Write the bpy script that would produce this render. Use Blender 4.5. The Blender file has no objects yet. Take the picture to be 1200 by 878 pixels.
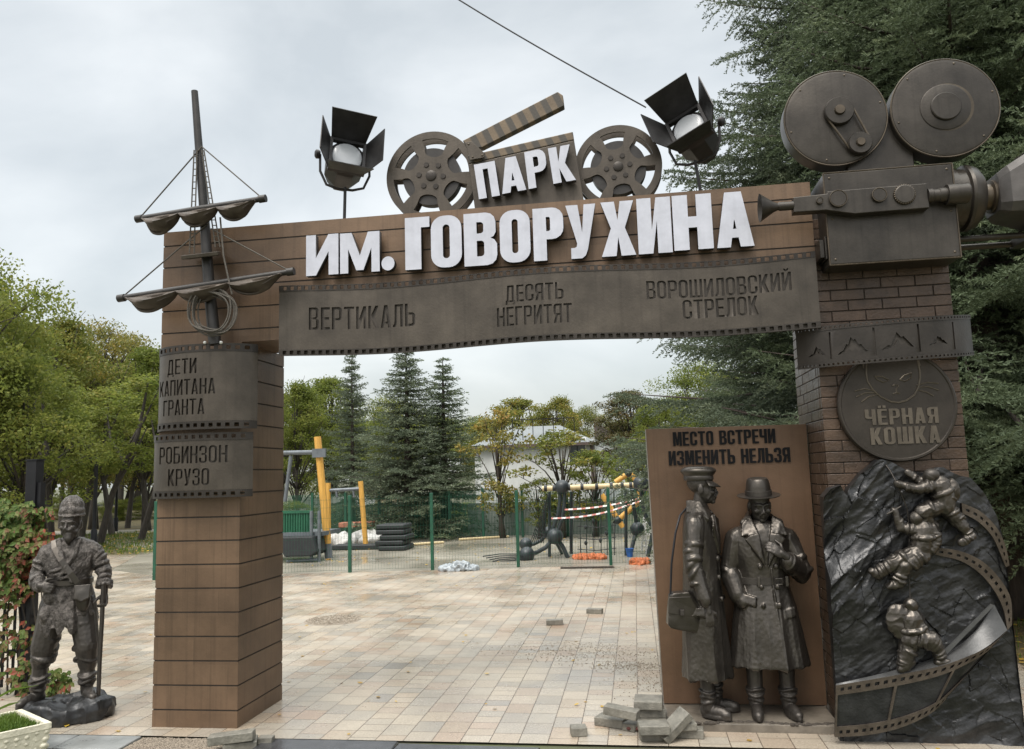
import bpy, bmesh, math, random
import numpy as np
from mathutils import Vector, Matrix, noise, Euler

random.seed(7); RNG = np.random.default_rng(7)
SC = bpy.context.scene
COL = SC.collection
R = math.radians

# ---------------------------------------------------------------- camera
F_PX, PITCH, ROLL, YAW = 942.06, 0.1231, -0.0295, 0.1469
CAM_POS = Vector((3.6642, -5.8147, 1.8))
_fw = Vector((-math.sin(YAW)*math.cos(PITCH), math.cos(YAW)*math.cos(PITCH), math.sin(PITCH)))
_r0 = Vector((math.cos(YAW), math.sin(YAW), 0)); _u0 = _r0.cross(_fw)
C_R = _r0*math.cos(ROLL) + _u0*math.sin(ROLL)
C_U = -_r0*math.sin(ROLL) + _u0*math.cos(ROLL)
cd = bpy.data.cameras.new('camera'); cam = bpy.data.objects.new('camera', cd); COL.objects.link(cam)
m = Matrix((C_R, C_U, -_fw)).transposed().to_4x4(); m.translation = CAM_POS
cam.matrix_world = m
cd.sensor_fit = 'HORIZONTAL'; cd.sensor_width = 36; cd.lens = 36*F_PX/1200
cd.clip_start = 0.05; cd.clip_end = 2000
SC.camera = cam

# ---------------------------------------------------------------- sky, sun, exposure
SUN_EL, SUN_AZ = R(58), R(200)      # overcast: a broad, weak sun behind the viewer
world = bpy.data.worlds.new('World'); SC.world = world; world.use_nodes = True
nt = world.node_tree; nt.nodes.clear()
def wn(t, **k):
    n = nt.nodes.new(t)
    for a, b in k.items(): setattr(n, a, b)
    return n
wo = wn('ShaderNodeOutputWorld'); bg1 = wn('ShaderNodeBackground'); bg2 = wn('ShaderNodeBackground'); add = wn('ShaderNodeAddShader')
sky = wn('ShaderNodeTexSky', sky_type='NISHITA', sun_disc=False); sky.sun_elevation = SUN_EL; sky.sun_rotation = SUN_AZ
sky.dust_density = 5.0
nt.links.new(sky.outputs[0], bg1.inputs[0]); bg1.inputs[1].default_value = 0.05
tc = wn('ShaderNodeTexCoord'); sep = wn('ShaderNodeSeparateXYZ'); nt.links.new(tc.outputs['Generated'], sep.inputs[0])
mp = wn('ShaderNodeMapping'); mp.inputs['Scale'].default_value = (1.0, 1.0, 1.9); nt.links.new(tc.outputs['Generated'], mp.inputs[0])
n1 = wn('ShaderNodeTexNoise'); n1.inputs['Scale'].default_value = 2.1; n1.inputs['Detail'].default_value = 7; n1.inputs['Roughness'].default_value = 0.5; n1.inputs['Distortion'].default_value = 0.25
nt.links.new(mp.outputs[0], n1.inputs['Vector'])
cr = wn('ShaderNodeValToRGB'); nt.links.new(n1.outputs[0], cr.inputs[0])
cr.color_ramp.elements[0].position = 0.38; cr.color_ramp.elements[0].color = (0.44, 0.462, 0.450, 1)
cr.color_ramp.elements[1].position = 0.62; cr.color_ramp.elements[1].color = (0.665, 0.675, 0.65, 1)
# an overcast sky is about three times brighter overhead than at the horizon
zr = wn('ShaderNodeMapRange', interpolation_type='SMOOTHSTEP'); nt.links.new(sep.outputs[2], zr.inputs[0])
zr.inputs[1].default_value = 0.52; zr.inputs[2].default_value = 0.95; zr.inputs[3].default_value = 0.92; zr.inputs[4].default_value = 4.4
nt.links.new(cr.outputs[0], bg2.inputs[0]); nt.links.new(zr.outputs[0], bg2.inputs[1])
nt.links.new(bg1.outputs[0], add.inputs[0]); nt.links.new(bg2.outputs[0], add.inputs[1]); nt.links.new(add.outputs[0], wo.inputs[0])
sd = bpy.data.lights.new('sun', 'SUN'); sd.energy = 1.3; sd.angle = R(25); sd.color = (1.0, 0.965, 0.91)
sun = bpy.data.objects.new('sun', sd); COL.objects.link(sun)
_sd = Vector((math.sin(SUN_AZ)*math.cos(SUN_EL), math.cos(SUN_AZ)*math.cos(SUN_EL), math.sin(SUN_EL)))
sun.rotation_euler = _sd.to_track_quat('Z', 'Y').to_euler()
SC.view_settings.view_transform = 'Standard'; SC.view_settings.look = 'None'
SC.view_settings.exposure = 0.45; SC.view_settings.gamma = 1.0; SC.view_settings.use_curve_mapping = False

def at(px, py, Y=None, Z=None):
    """point of the place seen at a pixel of the 1200x878 photograph, on the plane y=Y or z=Z"""
    d = C_R*((px-600)/F_PX) - C_U*((py-439)/F_PX) + _fw
    t = (Y-CAM_POS.y)/d.y if Y is not None else (Z-CAM_POS.z)/d.z
    return CAM_POS + d*t

# ---------------------------------------------------------------- materials
def mat(name, col, rough=0.5, metal=0.0, var=0.25, vscale=6.0, bump=0.0, bscale=40.0, col2=None, rvar=0.0, streak=0.0, spec=None, stretch=(1, 1, 1)):
    m = bpy.data.materials.new(name); m.use_nodes = True; t = m.node_tree; L = t.links
    b = t.nodes['Principled BSDF']; b.inputs['Roughness'].default_value = rough; b.inputs['Metallic'].default_value = metal
    if spec is not None: b.inputs['Specular IOR Level'].default_value = spec
    co = t.nodes.new('ShaderNodeTexCoord'); mpn = t.nodes.new('ShaderNodeMapping'); mpn.inputs['Scale'].default_value = stretch
    L.new(co.outputs['Object'], mpn.inputs[0])
    n = t.nodes.new('ShaderNodeTexNoise'); n.inputs['Scale'].default_value = vscale; n.inputs['Detail'].default_value = 8; n.inputs['Roughness'].default_value = 0.62
    L.new(mpn.outputs[0], n.inputs['Vector'])
    r = t.nodes.new('ShaderNodeValToRGB'); L.new(n.outputs[0], r.inputs[0])
    a = col; c2 = col2 or tuple(min(1, c*(1+var)) for c in col); c1 = tuple(c*(1-var) for c in a)
    r.color_ramp.elements[0].position = 0.32; r.color_ramp.elements[0].color = (*c1, 1)
    r.color_ramp.elements[1].position = 0.70; r.color_ramp.elements[1].color = (*c2, 1)
    out = r.outputs[0]
    if streak:
        mp2 = t.nodes.new('ShaderNodeMapping'); mp2.inputs['Scale'].default_value = (30, 30, 0.9); L.new(co.outputs['Object'], mp2.inputs[0])
        n2 = t.nodes.new('ShaderNodeTexNoise'); n2.inputs['Scale'].default_value = 1.0; n2.inputs['Detail'].default_value = 4; L.new(mp2.outputs[0], n2.inputs['Vector'])
        r2 = t.nodes.new('ShaderNodeMapRange'); L.new(n2.outputs[0], r2.inputs[0]); r2.inputs[1].default_value = 0.52; r2.inputs[2].default_value = 0.75; r2.inputs[3].default_value = 0; r2.inputs[4].default_value = streak
        mx = t.nodes.new('ShaderNodeMix'); mx.data_type = 'RGBA'; L.new(r2.outputs[0], mx.inputs[0]); L.new(out, mx.inputs[6]); mx.inputs[7].default_value = (*[c*0.35 for c in a], 1)
        out = mx.outputs[2]
    L.new(out, b.inputs['Base Color'])
    if rvar:
        n3 = t.nodes.new('ShaderNodeTexNoise'); n3.inputs['Scale'].default_value = vscale*0.7; n3.inputs['Detail'].default_value = 5; L.new(mpn.outputs[0], n3.inputs['Vector'])
        r3 = t.nodes.new('ShaderNodeMapRange'); L.new(n3.outputs[0], r3.inputs[0]); r3.inputs[1].default_value = 0.3; r3.inputs[2].default_value = 0.7
        r3.inputs[3].default_value = max(0.03, rough-rvar); r3.inputs[4].default_value = min(1, rough+rvar); L.new(r3.outputs[0], b.inputs['Roughness'])
    if bump:
        nb = t.nodes.new('ShaderNodeTexNoise'); nb.inputs['Scale'].default_value = bscale; nb.inputs['Detail'].default_value = 6; L.new(mpn.outputs[0], nb.inputs['Vector'])
        bp = t.nodes.new('ShaderNodeBump'); bp.inputs['Strength'].default_value = bump; bp.inputs['Distance'].default_value = 0.01
        L.new(nb.outputs[0], bp.inputs['Height']); L.new(bp.outputs[0], b.inputs['Normal'])
    return m

def leaf_mat(name, stops, rough=0.55, trans=0.25, objvar=0.12, nsc=0.9, isl=0.42):
    """stops: [(pos, colour)]; one hue per leaf, drifting from clump to clump and tree to tree"""
    m = bpy.data.materials.new(name); m.use_nodes = True; t = m.node_tree; L = t.links
    b = t.nodes['Principled BSDF']; b.inputs['Roughness'].default_value = rough
    b.inputs['Specular IOR Level'].default_value = 0.25
    g = t.nodes.new('ShaderNodeNewGeometry'); oi = t.nodes.new('ShaderNodeObjectInfo'); co = t.nodes.new('ShaderNodeTexCoord')
    n = t.nodes.new('ShaderNodeTexNoise'); n.inputs['Scale'].default_value = nsc; n.inputs['Detail'].default_value = 3; L.new(co.outputs['Object'], n.inputs['Vector'])
    a1 = t.nodes.new('ShaderNodeMath'); a1.operation = 'MULTIPLY_ADD'; L.new(g.outputs['Random Per Island'], a1.inputs[0]); a1.inputs[1].default_value = isl
    nn = t.nodes.new('ShaderNodeMapRange'); L.new(n.outputs[0], nn.inputs[0]); nn.inputs[1].default_value = 0.3; nn.inputs[2].default_value = 0.7; nn.inputs[3].default_value = 0; nn.inputs[4].default_value = 0.88-isl
    L.new(nn.outputs[0], a1.inputs[2])
    a2 = t.nodes.new('ShaderNodeMath'); a2.operation = 'MULTIPLY_ADD'; L.new(oi.outputs['Random'], a2.inputs[0]); a2.inputs[1].default_value = objvar; L.new(a1.outputs[0], a2.inputs[2])
    r = t.nodes.new('ShaderNodeValToRGB'); L.new(a2.outputs[0], r.inputs[0])
    e = r.color_ramp.elements
    e[0].position, e[0].color = stops[0][0], (*stops[0][1], 1); e[1].position, e[1].color = stops[-1][0], (*stops[-1][1], 1)
    for p, c in stops[1:-1]:
        q = e.new(p); q.color = (*c, 1)
    L.new(r.outputs[0], b.inputs['Base Color'])
    tr = t.nodes.new('ShaderNodeBsdfTranslucent'); L.new(r.outputs[0], tr.inputs[0])
    mx = t.nodes.new('ShaderNodeMixShader'); mx.inputs[0].default_value = trans
    L.new(b.outputs[0], mx.inputs[1]); L.new(tr.outputs[0], mx.inputs[2]); L.new(mx.outputs[0], t.nodes['Material Output'].inputs[0])
    return m

def paving_mat():
    m = bpy.data.materials.new('wet_paving'); m.use_nodes = True; t = m.node_tree; L = t.links
    b = t.nodes['Principled BSDF']
    co = t.nodes.new('ShaderNodeTexCoord'); sp = t.nodes.new('ShaderNodeSeparateXYZ'); cb = t.nodes.new('ShaderNodeCombineXYZ')
    L.new(co.outputs['Object'], sp.inputs[0]); L.new(sp.outputs[1], cb.inputs[0]); L.new(sp.outputs[0], cb.inputs[1])
    br = t.nodes.new('ShaderNodeTexBrick'); L.new(cb.outputs[0], br.inputs['Vector'])
    br.inputs['Scale'].default_value = 1.0; br.inputs['Brick Width'].default_value = 0.24; br.inputs['Row Height'].default_value = 0.2
    br.inputs['Mortar Size'].default_value = 0.0035; br.inputs['Mortar Smooth'].default_value = 0.3; br.offset = 0.37; br.offset_frequency = 3; br.squash = 0.6; br.squash_frequency = 4
    br.inputs['Color1'].default_value = (0, 0, 0, 1); br.inputs['Color2'].default_value = (1, 1, 1, 1); br.inputs['Mortar'].default_value = (0.5, 0.5, 0.5, 1)
    r = t.nodes.new('ShaderNodeValToRGB'); L.new(br.outputs['Color'], r.inputs[0]); e = r.color_ramp.elements
    e[0].position = 0.0; e[0].color = (0.28, 0.205, 0.15, 1); e[1].position = 1.0; e[1].color = (0.36, 0.31, 0.245, 1)
    for p, c in ((0.14, (0.345, 0.28, 0.21)), (0.3, (0.375, 0.32, 0.255)), (0.45, (0.235, 0.215, 0.19)), (0.58, (0.40, 0.345, 0.275)), (0.72, (0.33, 0.235, 0.17)), (0.86, (0.29, 0.265, 0.23))):
        q = e.new(p); q.color = (*c, 1)
    n = t.nodes.new('ShaderNodeTexNoise'); n.inputs['Scale'].default_value = 0.9; n.inputs['Detail'].default_value = 9; n.inputs['Roughness'].default_value = 0.6; L.new(co.outputs['Object'], n.inputs['Vector'])
    dr = t.nodes.new('ShaderNodeMapRange'); L.new(n.outputs[0], dr.inputs[0]); dr.inputs[1].default_value = 0.35; dr.inputs[2].default_value = 0.68; dr.inputs[3].default_value = 0.0; dr.inputs[4].default_value = 0.75
    mx = t.nodes.new('ShaderNodeMix'); mx.data_type = 'RGBA'; L.new(dr.outputs[0], mx.inputs[0]); L.new(r.outputs[0], mx.inputs[6]); mx.inputs[7].default_value = (0.375, 0.33, 0.262, 1)   # sand swept over the stones
    g = t.nodes.new('ShaderNodeTexNoise'); g.inputs['Scale'].default_value = 70; g.inputs['Detail'].default_value = 4; L.new(co.outputs['Object'], g.inputs['Vector'])
    gm = t.nodes.new('ShaderNodeMapRange'); L.new(g.outputs[0], gm.inputs[0]); gm.inputs[1].default_value = 0.3; gm.inputs[2].default_value = 0.7; gm.inputs[3].default_value = 0.78; gm.inputs[4].default_value = 1.14
    mg = t.nodes.new('ShaderNodeMix'); mg.data_type = 'RGBA'; mg.blend_type = 'MULTIPLY'; mg.inputs[0].default_value = 1; L.new(mx.outputs[2], mg.inputs[6]); L.new(gm.outputs[0], mg.inputs[7])
    mo = t.nodes.new('ShaderNodeMix'); mo.data_type = 'RGBA'; L.new(br.outputs['Fac'], mo.inputs[0]); L.new(mg.outputs[2], mo.inputs[6]); mo.inputs[7].default_value = (0.10, 0.075, 0.055, 1)
    st = t.nodes.new('ShaderNodeTexNoise'); st.inputs['Scale'].default_value = 0.45; st.inputs['Detail'].default_value = 7; st.inputs['Roughness'].default_value = 0.68; st.inputs['Distortion'].default_value = 0.8; L.new(co.outputs['Object'], st.inputs['Vector'])
    sm_ = t.nodes.new('ShaderNodeMapRange'); L.new(st.outputs[0], sm_.inputs[0]); sm_.inputs[1].default_value = 0.34; sm_.inputs[2].default_value = 0.60; sm_.inputs[3].default_value = 0.86; sm_.inputs[4].default_value = 1.12
    ms = t.nodes.new('ShaderNodeMix'); ms.data_type = 'RGBA'; ms.blend_type = 'MULTIPLY'; ms.inputs[0].default_value = 1; L.new(mo.outputs[2], ms.inputs[6]); L.new(sm_.outputs[0], ms.inputs[7])
    L.new(ms.outputs[2], b.inputs['Base Color'])
    wr = t.nodes.new('ShaderNodeMapRange'); L.new(n.outputs[0], wr.inputs[0]); wr.inputs[1].default_value = 0.4; wr.inputs[2].default_value = 0.62; wr.inputs[3].default_value = 0.16; wr.inputs[4].default_value = 0.46
    L.new(wr.outputs[0], b.inputs['Roughness'])
    sb = t.nodes.new('ShaderNodeMath'); sb.operation = 'MULTIPLY_ADD'; L.new(br.outputs['Fac'], sb.inputs[0]); sb.inputs[1].default_value = -1.0; gx = t.nodes.new('ShaderNodeMath'); gx.operation = 'MULTIPLY'; L.new(g.outputs[0], gx.inputs[0]); gx.inputs[1].default_value = 0.35; L.new(gx.outputs[0], sb.inputs[2])
    bp = t.nodes.new('ShaderNodeBump'); bp.inputs['Strength'].default_value = 0.5; bp.inputs['Distance'].default_value = 0.006; L.new(sb.outputs[0], bp.inputs['Height']); L.new(bp.outputs[0], b.inputs['Normal'])
    return m

def stripe_mat(name, ca, cb_, k, slope, rough=0.45):
    m = mat(name, ca, rough, 0.3, 0.2, 9, 0.1, 60); t = m.node_tree; L = t.links; b = t.nodes['Principled BSDF']
    src = b.inputs['Base Color'].links[0].from_socket
    co = t.nodes.new('ShaderNodeTexCoord'); vm = t.nodes.new('ShaderNodeVectorMath'); vm.operation = 'DOT_PRODUCT'; L.new(co.outputs['Object'], vm.inputs[0]); vm.inputs[1].default_value = (k, 0, k*slope)
    fr = t.nodes.new('ShaderNodeMath'); fr.operation = 'FRACT'; L.new(vm.outputs['Value'], fr.inputs[0])
    gt = t.nodes.new('ShaderNodeMapRange'); L.new(fr.outputs[0], gt.inputs[0]); gt.inputs[1].default_value = 0.44; gt.inputs[2].default_value = 0.56
    mx = t.nodes.new('ShaderNodeMix'); mx.data_type = 'RGBA'; L.new(gt.outputs[0], mx.inputs[0]); L.new(src, mx.inputs[6]); mx.inputs[7].default_value = (*cb_, 1)
    L.new(mx.outputs[2], b.inputs['Base Color']); return m

M = {}
M['cladding'] = mat('brown_cladding', (0.142, 0.090, 0.055), 0.42, 0.25, 0.34, 1.5, 0.12, 70, rvar=0.1, streak=0.4)
def board_variation(m, dz, z0, wx):
    t = m.node_tree; L = t.links; b = t.nodes['Principled BSDF']; src = b.inputs['Base Color'].links[0].from_socket
    co = t.nodes.new('ShaderNodeTexCoord'); sp = t.nodes.new('ShaderNodeSeparateXYZ'); L.new(co.outputs['Object'], sp.inputs[0])
    def fl(s, k, o):
        q = t.nodes.new('ShaderNodeMath'); q.operation = 'MULTIPLY_ADD'; L.new(s, q.inputs[0]); q.inputs[1].default_value = k; q.inputs[2].default_value = o
        f = t.nodes.new('ShaderNodeMath'); f.operation = 'FLOOR'; L.new(q.outputs[0], f.inputs[0]); return q, f
    qz, fz = fl(sp.outputs[2], 1/dz, -z0/dz); of = t.nodes.new('ShaderNodeMath'); of.operation = 'MULTIPLY'; L.new(fz.outputs[0], of.inputs[0]); of.inputs[1].default_value = 0.37
    sx = t.nodes.new('ShaderNodeMath'); sx.operation = 'MULTIPLY_ADD'; L.new(sp.outputs[0], sx.inputs[0]); sx.inputs[1].default_value = 1/wx; L.new(of.outputs[0], sx.inputs[2])
    fx_ = t.nodes.new('ShaderNodeMath'); fx_.operation = 'FLOOR'; L.new(sx.outputs[0], fx_.inputs[0]); fr = t.nodes.new('ShaderNodeMath'); fr.operation = 'FRACT'; L.new(sx.outputs[0], fr.inputs[0])
    cb = t.nodes.new('ShaderNodeCombineXYZ'); L.new(fx_.outputs[0], cb.inputs[0]); L.new(fz.outputs[0], cb.inputs[1]); wnz = t.nodes.new('ShaderNodeTexWhiteNoise'); L.new(cb.outputs[0], wnz.inputs['Vector'])
    mr = t.nodes.new('ShaderNodeMapRange'); L.new(wnz.outputs[0], mr.inputs[0]); mr.inputs[3].default_value = 0.92; mr.inputs[4].default_value = 1.07
    ln = t.nodes.new('ShaderNodeMapRange'); L.new(fr.outputs[0], ln.inputs[0]); ln.inputs[1].default_value = 0.0; ln.inputs[2].default_value = 0.006; ln.inputs[3].default_value = 0.72; ln.inputs[4].default_value = 1.0
    ml = t.nodes.new('ShaderNodeMath'); ml.operation = 'MULTIPLY'; L.new(mr.outputs[0], ml.inputs[0]); L.new(ln.outputs[0], ml.inputs[1])
    mx = t.nodes.new('ShaderNodeMix'); mx.data_type = 'RGBA'; mx.blend_type = 'MULTIPLY'; mx.inputs[0].default_value = 1; L.new(src, mx.inputs[6]); L.new(ml.outputs[0], mx.inputs[7]); L.new(mx.outputs[2], b.inputs['Base Color'])
board_variation(M['cladding'], 0.177, 0.125-0.38, 0.74)
M['cladding_joint'] = mat('cladding_joint', (0.034, 0.024, 0.017), 0.7)
M['film'] = mat('film_bronze', (0.078, 0.065, 0.052), 0.42, 0.45, 0.3, 4, 0.12, 60, rvar=0.1, streak=0.3)
M['film_dark'] = mat('film_edge_dark', (0.038, 0.032, 0.027), 0.45, 0.45, 0.3, 5, 0.12, 60, rvar=0.1)
M['inlay'] = mat('engraved_dark', (0.028, 0.027, 0.026), 0.55, 0.3, 0.3, 8)
M['camera'] = mat('camera_bronze', (0.052, 0.045, 0.038), 0.38, 0.55, 0.4, 3.0, 0.10, 60, rvar=0.1, streak=0.35)
M['matte'] = mat('painted_sheen_metal', (0.10, 0.092, 0.087), 0.42, 0.5, 0.25, 6, 0.08, 60)  # paler than the camera bronze: reflected light put into the base colour
M['panel_letter'] = mat('black_letter', (0.010, 0.010, 0.011), 0.75, 0, 0.2, 8, spec=0.2)
M['title_back'] = mat('title_recess', (0.058, 0.049, 0.041), 0.5, 0.4, 0.3, 6)
M['medal'] = mat('medallion_bronze', (0.046, 0.038, 0.031), 0.42, 0.5, 0.3, 4, 0.1, 60, rvar=0.1)
M['medal_line'] = mat('medallion_line', (0.12, 0.10, 0.078), 0.40, 0.55, 0.3, 8)
M['camera_edge'] = mat('camera_bronze_rubbed', (0.092, 0.073, 0.053), 0.38, 0.6, 0.3, 8)
M['lamp'] = mat('lamp_metal', (0.042, 0.040, 0.040), 0.45, 0.5, 0.3, 8, 0.05, 80, rvar=0.1)
M['lens'] = mat('white_lens', (0.58, 0.60, 0.63), 0.25, 0.0, 0.04, 5)
M['white'] = mat('white_letter', (0.50, 0.51, 0.575), 0.4, 0.0, 0.10, 9, 0.10, 14, rvar=0.1, streak=0.10)
M['letter_side'] = mat('letter_side', (0.030, 0.029, 0.030), 0.5)
M['brick'] = mat('brown_brick', (0.072, 0.046, 0.031), 0.36, 0.25, 0.4, 7, 0.35, 60, rvar=0.08)
M['mortar'] = mat('brick_mortar', (0.030, 0.022, 0.017), 0.75, 0, 0.2)
M['bronze'] = mat('dark_bronze', (0.088, 0.078, 0.068), 0.36, 0.8, 0.25, 5, 0.10, 70, rvar=0.10)
M['bronze_rough'] = mat('knitted_bronze', (0.115, 0.103, 0.094), 0.42, 0.8, 0.6, 30, 1.0, 150, rvar=0.1)
M['bronze_face'] = mat('bronze_face', (0.070, 0.062, 0.055), 0.46, 0.65, 0.25, 12, 0.08, 90)
M['rock'] = mat('relief_rock', (0.050, 0.050, 0.051), 0.38, 0.75, 0.4, 9, 0.25, 60, rvar=0.1)
M['ribbon'] = mat('relief_ribbon', (0.095, 0.076, 0.060), 0.40, 0.5, 0.35, 14, 0.15, 80)
M['ribbon_inner'] = mat('relief_ribbon_inner', (0.095, 0.095, 0.095), 0.42, 0.5, 0.25, 10, 0.1, 80)
M['panel'] = mat('rust_panel', (0.160, 0.096, 0.058), 0.40, 0.3, 0.28, 1.7, 0.12, 90, rvar=0.08, streak=0.25)
M['panel_edge'] = mat('panel_edge', (0.30, 0.27, 0.24), 0.4, 0.5)
M['iron'] = mat('black_iron', (0.016, 0.016, 0.019), 0.45, 0.4)
M['rope'] = mat('rope', (0.085, 0.075, 0.062), 0.8, 0, 0.3, 60, 0.4, 160)
M['sail'] = mat('sail_bronze', (0.072, 0.056, 0.043), 0.5, 0.3, 0.3, 8, 0.15, 60)
M['mast'] = mat('mast_metal', (0.045, 0.042, 0.040), 0.42, 0.5, 0.25, 10)
M['paving'] = paving_mat()
M['earth'] = mat('bare_earth', (0.115, 0.095, 0.070), 0.8, 0, 0.35, 0.6, 0.6, 14, col2=(0.085, 0.10, 0.045))
M['mud'] = mat('wet_mud', (0.21, 0.19, 0.15), 0.30, 0, 0.25, 0.55, 0.15, 9, col2=(0.34, 0.315, 0.26), rvar=0.26)
M['litter_ground'] = mat('leafy_ground', (0.105, 0.085, 0.045), 0.85, 0, 0.4, 2.5, 0.7, 25, col2=(0.20, 0.145, 0.06))
M['lawn'] = mat('lawn', (0.085, 0.085, 0.032), 0.9, 0, 0.4, 1.2, 0.8, 30, col2=(0.15, 0.11, 0.055))
M['path'] = mat('pale_path', (0.36, 0.33, 0.28), 0.6, 0, 0.2, 2)
M['slab'] = mat('grey_slab', (0.20, 0.205, 0.20), 0.35, 0, 0.25, 5, 0.2, 60, rvar=0.12)
M['gravel'] = mat('gravel', (0.24, 0.20, 0.155), 0.8, 0, 0.4, 60)
M['kerb'] = mat('wet_dark_kerb', (0.045, 0.045, 0.048), 0.22, 0, 0.3, 10, 0.15, 60)
M['stone'] = mat('loose_grey_stone', (0.155, 0.145, 0.12), 0.62, 0, 0.3, 14, 0.5, 70, col2=(0.23, 0.215, 0.18))
M['concrete'] = mat('slab_concrete', (0.15, 0.13, 0.105), 0.4, 0, 0.4, 6, 0.3, 40, rvar=0.15)
M['cream'] = mat('cream_planter', (0.62, 0.58, 0.46), 0.5, 0, 0.12, 14, 0.9, 26)
M['green_fence'] = mat('green_fence', (0.010, 0.075, 0.042), 0.4)
M['green_box'] = mat('green_box', (0.012, 0.10, 0.05), 0.5)
M['yellow_wood'] = mat('yellow_wood', (0.60, 0.33, 0.07), 0.5, 0, 0.2, 5, 0.1, 30, stretch=(6, 6, 0.6))
M['pale_wood'] = mat('pale_wood', (0.58, 0.47, 0.27), 0.5, 0, 0.15, 6)
M['grey_metal'] = mat('grey_metal', (0.135, 0.15, 0.165), 0.4, 0.2)
M['dark_tube'] = mat('dark_tube', (0.030, 0.036, 0.040), 0.4, 0.2)
M['rubber'] = mat('black_rubber', (0.018, 0.020, 0.022), 0.6)
M['sack'] = mat('white_sack', (0.45, 0.44, 0.42), 0.6, 0, 0.2, 10, 0.4, 20)
M['plastic'] = mat('grey_plastic', (0.30, 0.33, 0.35), 0.28, 0, 0.3, 9, 0.3, 20)
M['orange'] = mat('orange_net', (0.42, 0.12, 0.04), 0.7, 0, 0.4, 16)
M['tape'] = stripe_mat('red_white_tape', (0.75, 0.74, 0.72), (0.50, 0.20, 0.17), 5.5, 0.0)
M['corrugated'] = mat('corrugated_grey', (0.46, 0.47, 0.45), 0.45, 0.2, 0.1)
M['wall_white'] = mat('pale_render', (0.56, 0.57, 0.56), 0.7, 0, 0.12, 0.8, streak=0.2)
M['roof'] = mat('pale_roof', (0.16, 0.175, 0.18), 0.6, 0.0, 0.12, 1)
M['fascia'] = mat('brown_fascia', (0.085, 0.06, 0.05), 0.6)
M['glass'] = mat('window_glass', (0.05, 0.06, 0.065), 0.08, 0.0)
M['frame_white'] = mat('window_frame', (0.72, 0.72, 0.70), 0.5)
M['bark'] = mat('bark', (0.055, 0.045, 0.036), 0.9, 0, 0.4, 9, 0.9, 22, stretch=(3, 3, 0.5))
M['bark_dark'] = mat('dark_bark', (0.060, 0.052, 0.045), 0.9, 0, 0.4, 9, 0.8, 22, stretch=(3, 3, 0.5))
M['spruce_bark'] = mat('spruce_bark', (0.060, 0.046, 0.038), 0.9, 0, 0.45, 9, 1.0, 18, stretch=(3, 3, 0.4))
M['wire'] = mat('cable', (0.03, 0.03, 0.033), 0.6)
M['stripe'] = stripe_mat('clapper_stripe', (0.14, 0.105, 0.07), (0.062, 0.055, 0.046), 9.0, 0.45)
M['leaf_green'] = leaf_mat('leaf_green', [(0.1, (0.088, 0.120, 0.024)), (0.4, (0.145, 0.180, 0.036)), (0.7, (0.22, 0.24, 0.052)), (0.95, (0.33, 0.30, 0.075))], trans=0.55)
M['leaf_yellow'] = leaf_mat('leaf_yellow', [(0.1, (0.10, 0.13, 0.035)), (0.45, (0.19, 0.19, 0.05)), (0.75, (0.32, 0.25, 0.06)), (0.95, (0.42, 0.22, 0.07))], trans=0.35)
M['leaf_olive'] = leaf_mat('leaf_olive', [(0.1, (0.095, 0.12, 0.024)), (0.5, (0.17, 0.19, 0.04)), (0.8, (0.27, 0.21, 0.045)), (1.0, (0.36, 0.14, 0.04))], trans=0.42)
M['leaf_brown'] = leaf_mat('leaf_brown', [(0.1, (0.055, 0.065, 0.022)), (0.5, (0.10, 0.095, 0.035)), (1.0, (0.17, 0.10, 0.045))], trans=0.25)
M['needle'] = leaf_mat('spruce_needles', [(0.1, (0.068, 0.092, 0.050)), (0.5, (0.115, 0.148, 0.082)), (0.8, (0.17, 0.205, 0.112)), (1.0, (0.24, 0.265, 0.14))], trans=0.3, nsc=2.2, isl=0.25)
M['needle_blue'] = leaf_mat('blue_spruce_needles', [(0.1, (0.072, 0.095, 0.062)), (0.5, (0.122, 0.152, 0.098)), (0.8, (0.18, 0.21, 0.130)), (1.0, (0.24, 0.26, 0.16))], trans=0.3, nsc=2.2, isl=0.25)
M['vine'] = leaf_mat('creeper_leaves', [(0.05, (0.035, 0.075, 0.014)), (0.34, (0.085, 0.135, 0.024)), (0.48, (0.15, 0.17, 0.05)), (0.58, (0.17, 0.075, 0.045)), (0.82, (0.36, 0.06, 0.03)), (0.95, (0.55, 0.22, 0.03))], trans=0.3)
M['grass'] = leaf_mat('grass_blades', [(0.1, (0.050, 0.10, 0.013)), (0.6, (0.11, 0.17, 0.025)), (1.0, (0.20, 0.23, 0.05))], trans=0.3)
M['fallen'] = leaf_mat('fallen_leaves', [(0.1, (0.20, 0.11, 0.03)), (0.5, (0.42, 0.26, 0.04)), (0.8, (0.55, 0.38, 0.06)), (1.0, (0.34, 0.07, 0.03))], trans=0.1)

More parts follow.
